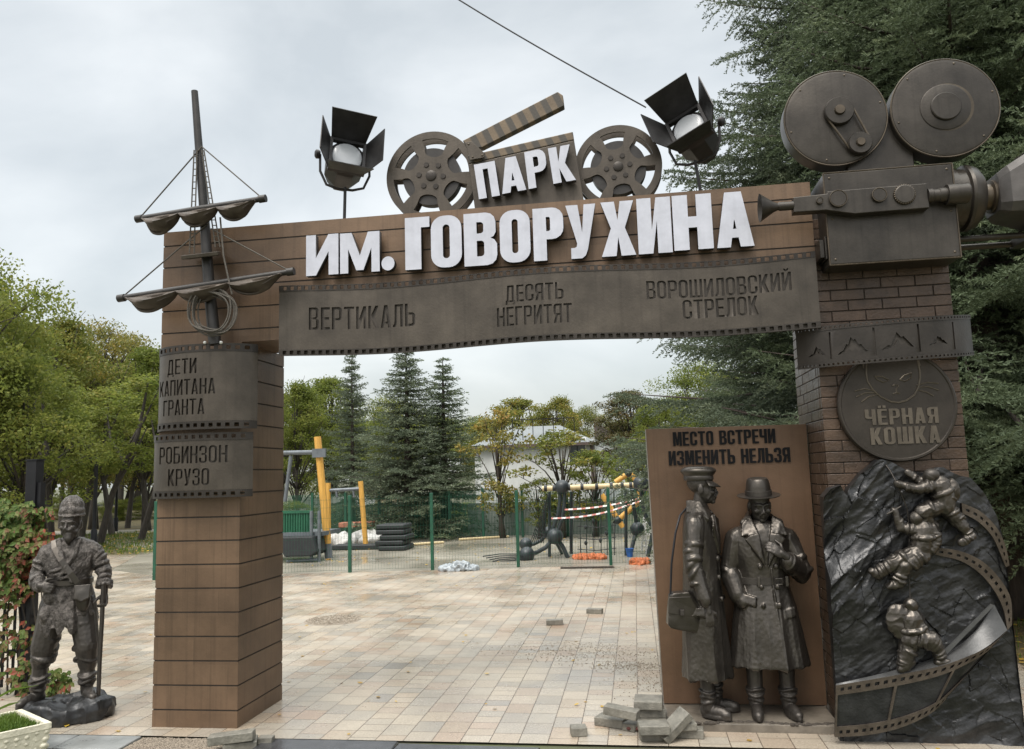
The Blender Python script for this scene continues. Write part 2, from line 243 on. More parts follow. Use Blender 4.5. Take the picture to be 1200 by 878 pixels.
# ---------------------------------------------------------------- object helpers
def wm(o):
    return (wm(o.parent) if o.parent else Matrix.Identity(4)) @ o.matrix_basis
def tag(o, label=None, cat=None, group=None, kind=None):
    if label: o['label'] = label
    if cat: o['category'] = cat
    if group: o['group'] = group
    if kind: o['kind'] = kind
    return o
def thing(name, loc, label, cat, group=None):
    o = bpy.data.objects.new(name, None); COL.objects.link(o); o.location = loc; o.empty_display_size = 0.2
    return tag(o, label, cat, group)
def copy_tree(o, parent=None):
    c = o.copy(); COL.objects.link(c); c.parent = parent
    for ch in [k for k in list(bpy.data.objects) if k.parent == o]: copy_tree(ch, c)
    return c
def add_mesh(name, me, mt, parent=None, smooth=True, sharp=35, bevel=0, world=True):
    """link a mesh given in world coordinates under parent"""
    if parent is not None and world: me.transform(wm(parent).inverted())
    me.materials.clear()
    for q in (mt if isinstance(mt, (list, tuple)) else [mt]): me.materials.append(q)
    o = bpy.data.objects.new(name, me); COL.objects.link(o); o.parent = parent
    if smooth:
        me.shade_smooth() if hasattr(me, 'shade_smooth') else None
        if sharp and hasattr(me, 'set_sharp_from_angle'): me.set_sharp_from_angle(angle=R(sharp))
    if bevel:
        b = o.modifiers.new('bevel', 'BEVEL'); b.width = bevel; b.segments = 2; b.limit_method = 'ANGLE'; b.angle_limit = R(40)
    return o
def set_origin(o):
    """move an object's origin to the middle of its footprint (top-level single-mesh things)"""
    me = o.data; co = np.empty(len(me.vertices)*3); me.vertices.foreach_get('co', co); co = co.reshape(-1, 3)
    c = Vector(((co[:, 0].min()+co[:, 0].max())/2, (co[:, 1].min()+co[:, 1].max())/2, co[:, 2].min()))
    me.transform(Matrix.Translation(-c)); o.location = c; return o

class MB:
    def __init__(s): s.v = []; s.f = []
    def add(s, vs, fs, M4=None):
        k = len(s.v); s.v += [(M4 @ Vector(v)) if M4 else Vector(v) for v in vs]; s.f += [[i+k for i in f] for f in fs]; return s
    def box(s, lo, hi, M4=None):
        x0, y0, z0 = lo; x1, y1, z1 = hi
        return s.add([(x0, y0, z0), (x1, y0, z0), (x1, y1, z0), (x0, y1, z0), (x0, y0, z1), (x1, y0, z1), (x1, y1, z1), (x0, y1, z1)],
                     [(0, 3, 2, 1), (4, 5, 6, 7), (0, 1, 5, 4), (1, 2, 6, 5), (2, 3, 7, 6), (3, 0, 4, 7)], M4)
    def prism(s, poly, M4, depth):
        """2D outline in the local XY plane, thick along local +Z"""
        n = len(poly)
        return s.add([(x, y, 0) for x, y in poly]+[(x, y, depth) for x, y in poly],
                     [list(range(n))[::-1], list(range(n, 2*n))]+[(i, (i+1) % n, n+(i+1) % n, n+i) for i in range(n)], M4)
    def loft(s, rings, cap=True):
        k = len(s.v); n = len(rings[0]); s.v += [Vector(p) for r in rings for p in r]
        for a in range(len(rings)-1):
            for i in range(n):
                j = (i+1) % n; s.f.append([k+a*n+i, k+a*n+j, k+(a+1)*n+j, k+(a+1)*n+i])
        if cap: s.f.append([k+i for i in range(n)][::-1]); s.f.append([k+(len(rings)-1)*n+i for i in range(n)])
        return s
    def tube(s, pts, r, n=10, cap=True, closed=False):
        pts = [Vector(p) for p in pts]; rs = r if isinstance(r, (list, tuple)) else [r]*len(pts); rings = []; up = None
        for i, p in enumerate(pts):
            if closed: d = pts[(i+1) % len(pts)]-pts[i-1]
            else: d = pts[min(i+1, len(pts)-1)]-pts[max(i-1, 0)]
            d.normalize()
            if up is None: up = d.orthogonal().normalized()
            up = (up-d*up.dot(d)).normalized(); w = d.cross(up)
            rings.append([p+(up*math.cos(a)+w*math.sin(a))*rs[i] for a in [2*math.pi*k/n for k in range(n)]])
        if closed: rings.append(rings[0]); cap = False
        return s.loft(rings, cap)
    def ell(s, c, r, rot=None, nu=20, nv=12):
        c = Vector(c); q = rot or Matrix.Identity(3); rings = []
        for b in range(1, nv):
            t = math.pi*b/nv
            rings.append([c+q @ Vector((r[0]*math.sin(t)*math.cos(a), r[1]*math.sin(t)*math.sin(a), -r[2]*math.cos(t))) for a in [2*math.pi*k/nu for k in range(nu)]])
        k = len(s.v); s.loft(rings, False); bot = len(s.v); s.v.append(c+q @ Vector((0, 0, -r[2]))); s.v.append(c+q @ Vector((0, 0, r[2])))
        e = k+(nv-2)*nu
        for i in range(nu):
            j = (i+1) % nu; s.f.append([bot, k+j, k+i]); s.f.append([bot+1, e+i, e+j])
        return s
    def caps(s, pts, rs, n=14):
        """chain of tapered capsules: closed solids for a voxel union"""
        for p, r in zip(pts, rs): s.ell(p, (r, r, r), None, 14, 9)
        for a in range(len(pts)-1): s.tube([pts[a], pts[a+1]], [rs[a], rs[a+1]], n)
        return s
    def lathe(s, prof, M4=None, n=40, cap=True):
        """profile (radius, height) turned about local Z"""
        k = len(s.v); s.loft([[Vector((r*math.cos(a), r*math.sin(a), z)) for a in [2*math.pi*i/n for i in range(n)]] for r, z in prof], cap)
        if M4:
            for i in range(k, len(s.v)): s.v[i] = M4 @ s.v[i]
        return s
    def plate(s, poly, thick):
        """3D polygon given a thickness along its own normal"""
        P = [Vector(p) for p in poly]; nrm = Vector((0, 0, 0))
        for i in range(len(P)): nrm += (P[i]-P[0]).cross(P[(i+1) % len(P)]-P[0])
        nrm.normalize(); n = len(P); h = nrm*thick/2
        return s.add([p-h for p in P]+[p+h for p in P], [list(range(n))[::-1], list(range(n, 2*n))]+[(i, (i+1) % n, n+(i+1) % n, n+i) for i in range(n)])
    def xf(s, M4): s.v = [M4 @ v for v in s.v]; return s
    def mesh(s, name='mesh'):
        me = bpy.data.meshes.new(name); me.from_pydata([tuple(v) for v in s.v], [], [tuple(f) for f in s.f]); me.validate(); me.update(); return me
    def build(s, name, mt, parent=None, smooth=True, sharp=35, bevel=0):
        me = s.mesh(name); bm = bmesh.new(); bm.from_mesh(me); bmesh.ops.recalc_face_normals(bm, faces=bm.faces); bm.to_mesh(me); bm.free()
        return add_mesh(name, me, mt, parent, smooth, sharp, bevel)

def T(x, y=None, z=None): return Matrix.Translation(Vector(x) if y is None else Vector((x, y, z)))
def RX(a): return Matrix.Rotation(a, 4, 'X')
def RY(a): return Matrix.Rotation(a, 4, 'Y')
def RZ(a): return Matrix.Rotation(a, 4, 'Z')
STAND = RX(math.pi/2)      # local XY drawing -> world XZ, local +Z -> world -Y (towards the viewer)

def remesh(mb, voxel, smooth_it=2, disp=None, M4=None):
    """fuse overlapping solids into one continuous skin"""
    me = mb.mesh('tmp'); bm = bmesh.new(); bm.from_mesh(me); bmesh.ops.recalc_face_normals(bm, faces=bm.faces); bm.to_mesh(me); bm.free()
    o = bpy.data.objects.new('tmp', me); COL.objects.link(o)
    r = o.modifiers.new('r', 'REMESH'); r.mode = 'VOXEL'; r.voxel_size = voxel; r.adaptivity = 0
    if smooth_it: q = o.modifiers.new('s', 'SMOOTH'); q.factor = 0.5; q.iterations = smooth_it
    dg = bpy.context.evaluated_depsgraph_get(); dg.update()
    out = bpy.data.meshes.new_from_object(o.evaluated_get(dg)); bpy.data.objects.remove(o)
    if disp:
        nv = len(out.vertices); co = np.empty(nv*3); out.vertices.foreach_get('co', co); co = co.reshape(-1, 3)
        no = np.array([v.normal[:] for v in out.vertices]); co2 = co.copy()
        d = disp(co, no); co2 += no*d[:, None]; out.vertices.foreach_set('co', co2.ravel()); out.update()
    if M4: out.transform(M4)
    return out
def noise_disp(amp, sc, stretch=(1, 1, 1), seed=0.0, ridged=False):
    def f(co, no):
        r = np.empty(len(co))
        for i, p in enumerate(co):
            v = noise.noise(Vector((p[0]*sc*stretch[0]+seed, p[1]*sc*stretch[1]+seed*1.7, p[2]*sc*stretch[2]-seed)))
            r[i] = (1-2*abs(v)*1.6) if ridged else v
        return r*amp
    return f
def add_disp(*fs): return lambda co, no: sum(f(co, no) for f in fs)

# ---------------------------------------------------------------- lettering (own condensed grotesque)
def rrect(x0, y0, x1, y1, r, corners='1111', n=6):
    """closed outline, corners bl br tr tl rounded where '1'"""
    out = []
    for k, (cx, cy, a0) in enumerate(((x0, y0, 180), (x1, y0, 270), (x1, y1, 0), (x0, y1, 90))):
        if corners[k] == '1' and r > 0:
            sx = r if cx == x0 else -r; sy = r if cy == y0 else -r
            for i in range(n+1):
                a = R(a0+90*i/n); out.append((cx+sx+r*math.cos(a), cy+sy+r*math.sin(a)))
        else: out.append((cx, cy))
    return out
def glyph(ch, w, s, h):
    if ch == 'П': return [[(0, 0), (0, 1), (w, 1), (w, 0), (w-s, 0), (w-s, 1-h), (s, 1-h), (s, 0)]]
    if ch == 'Г': return [[(0, 0), (0, 1), (w*.86, 1), (w*.86, 1-h), (s, 1-h), (s, 0)]]
    if ch == 'Н': return [[(0, 0), (0, 1), (s, 1), (s, .5+h/2), (w-s, .5+h/2), (w-s, 1), (w, 1), (w, 0), (w-s, 0), (w-s, .5-h/2), (s, .5-h/2), (s, 0)]]
    if ch == 'Т': c = w/2; return [[(c-s/2, 0), (c-s/2, 1-h), (0, 1-h), (0, 1), (w, 1), (w, 1-h), (c+s/2, 1-h), (c+s/2, 0)]]
    if ch in 'ЕЁ':
        e = w*.88; g = [[(0, 0), (0, 1), (e, 1), (e, 1-h), (s, 1-h), (s, .5+h/2), (e*.92, .5+h/2), (e*.92, .5-h/2), (s, .5-h/2), (s, h), (e, h), (e, 0)]]
        if ch == 'Ё': g += [rrect(e*.08, 1.06, e*.42, 1.22, 0), rrect(e*.58, 1.06, e*.92, 1.22, 0)]
        return g
    if ch in 'ИЙ':
        g = [[(0, 0), (0, 1), (s, 1), (s, .42), (w-s*1.02, 1), (w, 1), (w, 0), (w-s, 0), (w-s, .58), (s*1.02, 0)]]
        if ch == 'Й': g += [[(w*.2, 1.2), (w*.3, 1.09), (w*.5, 1.05), (w*.7, 1.09), (w*.8, 1.2), (w*.66, 1.2), (w*.5, 1.13), (w*.34, 1.2)]]
        return g
    if ch == 'М':
        w = w*1.25; c = w/2
        return [[(0, 0), (0, 1), (s*1.35, 1), (c, .42), (w-s*1.35, 1), (w, 1), (w, 0), (w-s*.95, 0), (w-s*.95, .60), (c+s*.42, .06), (c-s*.42, .06), (s*.95, .60), (s*.95, 0)]]
    if ch == 'Ш':
        w = w*1.4; c = w/2
        return [[(0, 0), (0, 1), (s, 1), (s, h), (c-s/2, h), (c-s/2, 1), (c+s/2, 1), (c+s/2, h), (w-s, h), (w-s, 1), (w, 1), (w, 0)]]
    if ch == 'О': return [rrect(0, 0, w, 1, w*.42), rrect(s, h, w-s, 1-h, max(.01, (w-2*s)*.48))]
    if ch == 'С':
        return [[(w, .38)]+[(w, .2)]+[p for p in rrect(0, 0, w, 1, w*.42)[7:14][::-1]][:0]+
                [(w, w*.42-.0)]+[(w-w*.42+w*.42*math.cos(R(a)), w*.42+w*.42*math.sin(R(a))) for a in (-20, -45, -70, -90)]+
                [(w*.42+w*.42*math.cos(R(a)), w*.42+w*.42*math.sin(R(a))) for a in (-90, -110, -135, -160, -180)]+
                [(w*.42+w*.42*math.cos(R(a)), 1-w*.42+w*.42*math.sin(R(a))) for a in (180, 160, 135, 110, 90)]+
                [(w-w*.42+w*.42*math.cos(R(a)), 1-w*.42+w*.42*math.sin(R(a))) for a in (90, 70, 45, 20, 0)]+
                [(w, .64), (w-s, .64), (w-s, 1-h-.03), (w-s-.03, 1-h), (s+.03, 1-h), (s, 1-h-.03), (s, h+.03), (s+.03, h), (w-s-.03, h), (w-s, h+.03), (w-s, .38)]][0:1]
    if ch in 'РЯ':
        g = [[(0, 0), (0, 1)]+rrect(0, .40, w, 1, w*.34, '0110')[1:][::-1][:0]+
             [(w-w*.36, 1)]+[(w-w*.36+w*.36*math.cos(R(a)), 1-w*.36+w*.36*math.sin(R(a))) for a in (70, 45, 20, 0)]+
             [(w-w*.36+w*.36*math.cos(R(a)), .40+w*.36+w*.36*math.sin(R(a))) for a in (0, -20, -45, -70, -90)]+[(s, .40), (s, 0)],
             rrect(s, .40+h*.9, w-s, 1-h, min(.06, (w-2*s)*.45), '0110')]
        if ch == 'Я':
            o = g[0]; body = [(w-x, y) for x, y in o]
            body = body[:-2]+[(w-s, .40), (w-s-.02, .40), (s*1.05, 0), (0, 0), (w*.30, .42)][0:0]+body[-2:]
            leg = [(w-s*1.0-.02, .43), (w-s*1.9-.02, .43), (0, 0), (s*1.05, 0)]
            body = [(w, 0), (w, 1)]+[(w-x, y) for x, y in o[2:-2]]
            body = body[:-1]+[(w*.36-s*.45, .415), (-.01, 0), (s*1.08, 0), (w*.36+s*.45, .40), (w-s, .40), (w-s, 0)]
            g = [body, [(w-x, y) for x, y in g[1]]]
        return g
    if ch == 'Ь' or ch == 'Б':
        top = [(0, 1), (w*.88, 1), (w*.88, 1-h), (s, 1-h)] if ch == 'Б' else [(0, 1), (s, 1)]
        t = .60
        return [[(0, 0)]+top+[(s, t), (w-w*.36, t)]+[(w-w*.36+w*.36*math.cos(R(a)), t-w*.34+w*.34*math.sin(R(a))) for a in (70, 45, 20, 0)]+
                [(w-w*.36+w*.36*math.cos(R(a)), w*.34+w*.34*math.sin(R(a))) for a in (0, -20, -45, -70, -90)],
                rrect(s, h, w-s, t-h*.95, min(.06, (w-2*s)*.45), '0110')]
    if ch == 'В':
        r1 = w*.3
        return [[(0, 0), (0, 1), (w-r1-.02, 1)]+[(w-r1-.02+r1*math.cos(R(a)), 1-r1+r1*math.sin(R(a))) for a in (60, 30, 0)]+
                [(w-.02, .62), (w-.06, .545), (w-.12, .515), (w-.05, .48), (w, .40)]+
                [(w-r1+r1*math.cos(R(a)), r1+r1*math.sin(R(a))) for a in (0, -30, -60, -90)],
                rrect(s, h, w-s, .47, min(.06, (w-2*s)*.45), '0110'), rrect(s, .47+h*.8, w-s-.01, 1-h, min(.06, (w-2*s)*.45), '0110')]
    if ch == 'З':
        r1 = w*.36
        return [[(0, .3), (0, .2), (0, r1)]+[(r1+r1*math.cos(R(a)), r1+r1*math.sin(R(a))) for a in (200, 225, 250, 270)]+
                [(w-r1+r1*math.cos(R(a)), r1+r1*math.sin(R(a))) for a in (-90, -60, -30, 0)]+[(w, .41), (w-.04, .48), (w-.10, .515), (w-.05, .55), (w-.01, .62)]+
                [(w-r1-.01+r1*math.cos(R(a)), 1-r1+r1*math.sin(R(a))) for a in (0, 30, 60, 90)]+
                [(r1+r1*math.cos(R(a)), 1-r1+r1*math.sin(R(a))) for a in (90, 110, 135, 160, 180)]+
                [(0, .70), (s, .70), (s, 1-h-.03), (s+.03, 1-h), (w-s-.03, 1-h), (w-s, 1-h-.03), (w-s, .58), (w-s-.02, .56), (s*1.1, .56), (s*1.1, .56-h*.9),
                 (w-s-.02, .56-h*.9), (w-s, .54-h*.9), (w-s, h+.03), (w-s-.03, h), (s+.03, h), (s, h+.03), (s, .3)]]
    if ch == 'А':
        t = s*.62; a = w/2-t; c0, c1 = .17, .17+h*.9
        ap = min((w/2-s)/a, .86)
        return [[(0, 0), (a, 1), (w-a, 1), (w, 0), (w-s, 0), (w-s-a*c0, c0), (s+a*c0, c0), (s, 0)], [(s+a*c1, c1), (w/2-.004, ap), (w/2+.004, ap), (w-s-a*c1, c1)]]
    if ch == 'Л': return [[(0, 0), (0, h*.95), (w*.10, h*1.1), (w*.16, .3), (w*.18, 1), (w, 1), (w, 0), (w-s, 0), (w-s, 1-h), (w*.18+s*.9, 1-h), (w*.16+s*.9, .25), (w*.16+s*.6, .08), (w*.2, 0)]]
    if ch == 'Д':
        w = w*1.15
        return [[(0, -.14), (0, h), (w*.10, h), (w*.2, 1), (w*.9, 1), (w*.9, h), (w, h), (w, -.14), (w-s*.8, -.14), (w-s*.8, 0), (s*.8, 0), (s*.8, -.14)], [(w*.12+s*.85, h), (w*.2+s*.9, 1-h), (w*.9-s, 1-h), (w*.9-s, h)]]
    if ch == 'К': return [[(0, 0), (0, 1), (s, 1), (s, .58), (w-s*1.12, 1), (w, 1), (w*.66, .52), (w*1.03, 0), (w*1.03-s*1.15, 0), (s*.98, .40), (s, 0)]]
    if ch == 'Х': c = w/2; return [[(0, 0), (c-s*.55, .51), (.02*w, 1), (s*1.12, 1), (c, .66), (w-s*1.12, 1), (w*.98, 1), (c+s*.55, .51), (w, 0), (w-s*1.15, 0), (c, .345), (s*1.15, 0)]]
    if ch == 'У': return [[(0, 1), (s*1.12, 1), (w*.53, .48), (w-s*1.08, 1), (w, 1), (w*.70, .16), (w*.62, .05), (w*.50, 0), (w*.14, 0), (w*.14, h), (w*.27, h), (w*.33, h+.02), (w*.35, h+.08)]]
    if ch == 'Ч': return [[(w, 0), (w, 1), (w-s, 1), (w-s, .40+h), (s+.03, .40+h), (s, .43+h), (s, 1), (0, 1), (0, .52), (.03, .44), (w*.24, .40), (w-s, .40), (w-s, 0)]]
    if ch == '.': r = .13; return [[(r+r*math.cos(2*math.pi*i/24), r+r*math.sin(2*math.pi*i/24)) for i in range(24)]]
    raise KeyError(ch)
def gw(g): return max(p[0] for l in g for p in l)
def word(txt, x0, y0, height, width=None, w=.42, s=.115, h=.105, gap=.085, slope=0.0):
    """loops of a word starting at (x0, y0); width squeezes it to a measured length"""
    loops = []; x = 0.0
    for ch in txt:
        if ch == ' ': x += w*.7; continue
        g = glyph(ch, w, s, h); loops += [[(px+x, py) for px, py in l] for l in g]; x += gw(g)+gap
    x -= gap; k = (width/x) if width else height
    return [[(x0+px*k, y0+py*height+px*k*slope) for px, py in l] for l in loops]
def flat(loops, depth):
    """solid plate from outlines and holes (even-odd), drawn in XY, thickness 0..depth along Z"""
    cu = bpy.data.curves.new('c', 'CURVE'); cu.dimensions = '2D'; cu.fill_mode = 'BOTH'; cu.extrude = depth/2
    for l in loops:
        sp = cu.splines.new('POLY'); sp.points.add(len(l)-1)
        for q, (x, y) in zip(sp.points, l): q.co = (x, y, 0, 1)
        sp.use_cyclic_u = True
    o = bpy.data.objects.new('c', cu); me = bpy.data.meshes.new_from_object(o); bpy.data.objects.remove(o); bpy.data.curves.remove(cu)
    me.transform(T(0, 0, depth/2))
    bm = bmesh.new(); bm.from_mesh(me); bmesh.ops.remove_doubles(bm, verts=bm.verts, dist=1e-5); bmesh.ops.recalc_face_normals(bm, faces=bm.faces); bm.to_mesh(me); bm.free()
    return me
def warp(me, axis_vals, fn):
    """cut the plate along x at axis_vals, then send every vertex (s, t, n) through fn"""
    bm = bmesh.new(); bm.from_mesh(me)
    for x in axis_vals:
        bmesh.ops.bisect_plane(bm, geom=bm.verts[:]+bm.edges[:]+bm.faces[:], plane_co=(x, 0, 0), plane_no=(1, 0, 0), dist=1e-6)
    for v in bm.verts: v.co = Vector(fn(v.co.x, v.co.y, v.co.z))
    bmesh.ops.recalc_face_normals(bm, faces=bm.faces)
    bm.to_mesh(me); bm.free(); me.update(); return me
def perfs(L, y, pitch, sz, start=None):
    n = int((L-pitch*.4)/pitch); x0 = (L-(n-1)*pitch)/2
    return [rrect(x0+i*pitch-sz/2, y-sz/2, x0+i*pitch+sz/2, y+sz/2, sz*.15, n=2) for i in range(n)]

# ================================================================ ground
def sheet(name, pts, z, mt, kind='structure'):
    mb = MB(); mb.add([(x, y, z) for x, y in pts], [list(range(len(pts)))]); o = mb.build(name, mt, None, False); return tag(o, kind=kind)
sheet('ground', [(-600, -600), (600, -600), (600, 600), (-600, 600)], -0.016, M['earth'])
sheet('plaza_paving', [(-5.6, -0.20), (6.95, -0.20), (6.95, 2.3), (7.4, 9.0), (7.4, 10.35), (3.84, 10.2), (0.0, 9.72), (-5.45, 9.0), (-7.6, 10.4), (-9.2, 13.8), (-13.5, 13.8), (-13.5, -0.2)], 0.0, M['paving'])
sheet('playground_ground', [(-5.45, 9.0), (0.0, 9.72), (3.84, 10.2), (12, 11.2), (12, 19), (-14, 19), (-9.2, 13.8), (-7.6, 10.4)], -0.004, M['mud'])
sheet('lawn', [(-60, 13.8), (-9.2, 13.8), (-14, 19), (-14, 60), (-60, 60)], -0.008, M['lawn'])
sheet('park_path', [(-60, 24), (-11, 22.5), (-11, 24.6), (-60, 27)], -0.004, M['path'])
sheet('leafy_ground', [(6.95, -3), (30, -3), (30, 40), (12, 40), (12, 11.2), (7.4, 10.35), (7.4, 9.0), (6.95, 2.3)], -0.008, M['litter_ground'])
sheet('street_pavement', [(-13.5, -12), (20, -12), (20, -0.46), (-13.5, -0.46)], -0.06, M['gravel'])
# the strip of grey slabs before the plaza, left of the gate
for i, (x0, x1) in enumerate(((-1.25, -0.44), (-0.432, 0.06))):
    b = MB().box((x0, -0.50, -0.06), (x1, -0.215, 0.004)).build('grey_slab', M['slab'], None, True, 35, 0.008)
    tag(b, ['wet grey paving slab beside the cream planter', 'wet grey paving slab in front of the left pillar foot'][i], 'paving slab', 'grey slabs along the plaza edge'); set_origin(b)
# dark kerb stones lying along the front edge
for i, (x0, x1, yy, z1, a) in enumerate(((1.03, 1.99, -0.245, 0.0, 0), (2.0, 2.97, -0.285, 0.0, -1.5))):
    b = MB().prism([(0, 0), (0.34, 0), (0.34, 0.075), (0.03, 0.075), (0.0, 0.05)], T(x0, yy, -0.055) @ RZ(R(a)) @ Matrix(((0, 0, 1, 0), (-1, 0, 0, 0), (0, 1, 0, 0), (0, 0, 0, 1))), x1-x0)
    o = b.build('kerb_stone', M['kerb'], None, True, 35, 0.01)
    tag(o, ['wet black kerb stone nearest the left pillar', 'wet black kerb stone nearest the pile of grey stones'][i], 'kerb stone', 'black kerb stones along the plaza edge'); set_origin(o)
# gravel bed before the left pillar
def pebble_mesh(n, area, z, smin, smax, seed):
    rg = np.random.default_rng(seed); vs = []; fs = []
    oc = np.array([(1, 0, 0), (-1, 0, 0), (0, 1, 0), (0, -1, 0), (0, 0, 1), (0, 0, -1)], float); of = [(0, 2, 4), (2, 1, 4), (1, 3, 4), (3, 0, 4), (2, 0, 5), (1, 2, 5), (3, 1, 5), (0, 3, 5)]
    for i in range(n):
        p = area(rg); s_ = rg.uniform(smin, smax); a = oc*s_*rg.uniform(.6, 1.2, (6, 1))*np.array([1, 1, .7]); t = rg.uniform(0, 6.28); c, q = math.cos(t), math.sin(t)
        a = np.stack([a[:, 0]*c-a[:, 1]*q, a[:, 0]*q+a[:, 1]*c, a[:, 2]], 1); k = len(vs)
        vs += [(p[0]+x, p[1]+y, z+zz+s_*.3) for x, y, zz in a]; fs += [tuple(k+j for j in f) for f in of]
    me = bpy.data.meshes.new('pebbles'); me.from_pydata(vs, [], fs); me.update(); return me
sheet('gravel_bed', [(0.07, -0.50), (1.02, -0.50), (1.02, -0.205), (0.07, -0.205)], -0.012, M['gravel'])
tag(add_mesh('gravel', pebble_mesh(2600, lambda g: (g.uniform(.07, 1.02), g.uniform(-.5, -.206)), -0.012, .004, .011, 3), M['gravel'], None, False), 'pale gravel before the left pillar', kind='stuff')
def grit(g):
    c = [(3.3, 2.45, .75, .32), (3.55, 2.0, .35, .15), (2.9, 2.7, .6, .3), (3.75, 1.5, .3, .5)][g.integers(0, 4)]
    return (c[0]+g.normal()*c[2]*.6, c[1]+g.normal()*c[3]*.6)
tag(add_mesh('grit', pebble_mesh(1700, grit, 0.0, .003, .009, 4), M['gravel'], None, False), 'spilled sand and grit on the paving', kind='stuff')

# ================================================================ gate
BEAM_TOP, BEAM_BOT, DEP = 3.815, 2.885, 0.77
gate = thing('entrance_gate', (2.9, 0.38, 0), 'tall brown entrance gate with clad left pillar, brick right pillar and white letters', 'gate')
def clad(x0, x1, y0, y1, joints, z0, z1):
    """box clad in courses: a shallow groove at every joint"""
    g, e = 0.006, 0.005; rings = []; zs = [(z0, 0)]
    for j in joints: zs += [(j-g, 0), (j-g, e), (j+g, e), (j+g, 0)]
    zs.append((z1, 0))
    for z, i in zs: rings.append([Vector(p) for p in ((x0+i, y0+i, z), (x1-i, y0+i, z), (x1-i, y1-i, z), (x0+i, y1-i, z))])
    return MB().loft(rings)
def joint_mat(mb_o):
    me = mb_o.data; me.materials.append(M['cladding_joint'])
    fz = {}
    for p in me.polygons:
        zs = [me.vertices[i].co.z for i in p.vertices]
        if max(zs)-min(zs) < 0.0125 and abs(p.normal.z) < .9: p.material_index = 1
JP = [0.125+0.177*i for i in range(16)]
joint_mat(clad(0.0, 0.68, 0.0, DEP, [j for j in JP if j < BEAM_BOT-.03], 0.0, BEAM_BOT).build('pillar', M['cladding'], gate, False))
JB = [BEAM_BOT+0.10+0.178*i for i in range(6)]
joint_mat(clad(0.0, 5.0, 0.0, 0.62, [j for j in JB if j < BEAM_TOP-.04], BEAM_BOT, BEAM_TOP).build('beam', M['cladding'], gate, False))
# brick pillar: mortar core and individually laid, slightly proud bricks
PX0, PX1, PY0, PY1 = 4.975, 5.885, 0.035, 0.86
bp = MB().box((PX0+.006, PY0+.006, 0), (PX1-.006, PY1-.006, 3.6)).build('brick_pillar', M['mortar'], gate, False)
bm_ = MB(); rg = random.Random(5); CH, BL = 0.0755, 0.2275
nz = int(3.6/CH)
for k in range(nz):
    z0, z1 = k*CH+.003, (k+1)*CH-.003
    off = (BL/2 if k % 2 else 0)
    xs = [PX0]+[x for x in [PX0+off+i*BL for i in range(-1, 6)] if PX0+.05 < x < PX1-.05]+[PX1]
    for a, b in zip(xs, xs[1:]):
        d = rg.uniform(0, .003); g = .003
        bm_.box((a+(g if a > PX0 else 0), PY0-d, z0), (b-(g if b < PX1 else 0), PY0+.05, z1))
    ys = [PY0+.052]+[y for y in [PY0+(BL/2-off)+i*BL for i in range(0, 5)] if PY0+.10 < y < PY1-.05]+[PY1]
    for a, b in zip(ys, ys[1:]):
        d = rg.uniform(0, .003)
        bm_.box((PX0-d, a+.003, z0), (PX0+.05, b-.003, z1)); bm_.box((PX1-.05, a+.003, z0), (PX1+d, b-.003, z1))
bm_.build('brickwork', M['brick'], bp, True, 35, 0.003)

# white block letters on the beam; measured one by one on the photograph
LET = [('И', 358.7, 396.5, 275.0, 322.5), ('М', 398.5, 444.8, 272.3, 319.5), ('.', 447, 462.3, 300.5, 317.0), ('Г', 474.7, 503.5, 254.7, 315.8), ('О', 505, 541, 252.6, 313.4),
       ('В', 543.7, 582.3, 249.6, 311.3), ('О', 585.7, 621.3, 246.2, 307.6), ('Р', 624.8, 660.5, 243.6, 305.2), ('У', 663.6, 698.8, 239.8, 302.8), ('Х', 704, 744.3, 236.0, 300.0),
       ('И', 747, 786.8, 231.6, 297.0), ('Н', 788.6, 834.8, 228.0, 292.6), ('А', 838.6, 882.2, 224.9, 289.6)]
def block_letter(ch, px0, px1, pyt, pyb, Y, parent, depth=.055):
    xm = (px0+px1)/2
    zt = at(xm, pyt, Y).z; zb = at(xm, pyb, Y).z; x0 = at(px0, (pyt+pyb)/2, Y).x; x1 = at(px1, (pyt+pyb)/2, Y).x
    hgt = zt-zb; wd = x1-x0; a = wd/hgt
    w = {'М': a/1.25}.get(ch, a); st = {'О': .228, 'В': .240, 'Р': .245, 'А': .232, 'М': .215, 'И': .245, 'Х': .225, 'У': .195}.get(ch, .265)
    g = glyph(ch, w, st, .175 if ch in 'ОВРА' else .20) if ch != '.' else [[(x/.26, y/.26) for x, y in glyph('.', 0, 0, 0)[0]]]
    k = hgt/(1 if ch != '.' else 1)
    gwid = gw(g)
    me = flat([[(x/gwid*wd, y*hgt) for x, y in l] for l in g], depth)
    me.transform(T(x0, Y+depth, zb) @ STAND)
    me.materials.clear()
    o = add_mesh('letter', me, [M['letter_side'], M['white']], parent, False)
    for p in me.polygons: p.material_index = 1 if p.normal.y < -.9 else 0
    return o
for ch, a, b, c, d in LET: block_letter(ch, a, b, c, d, -0.095, gate)

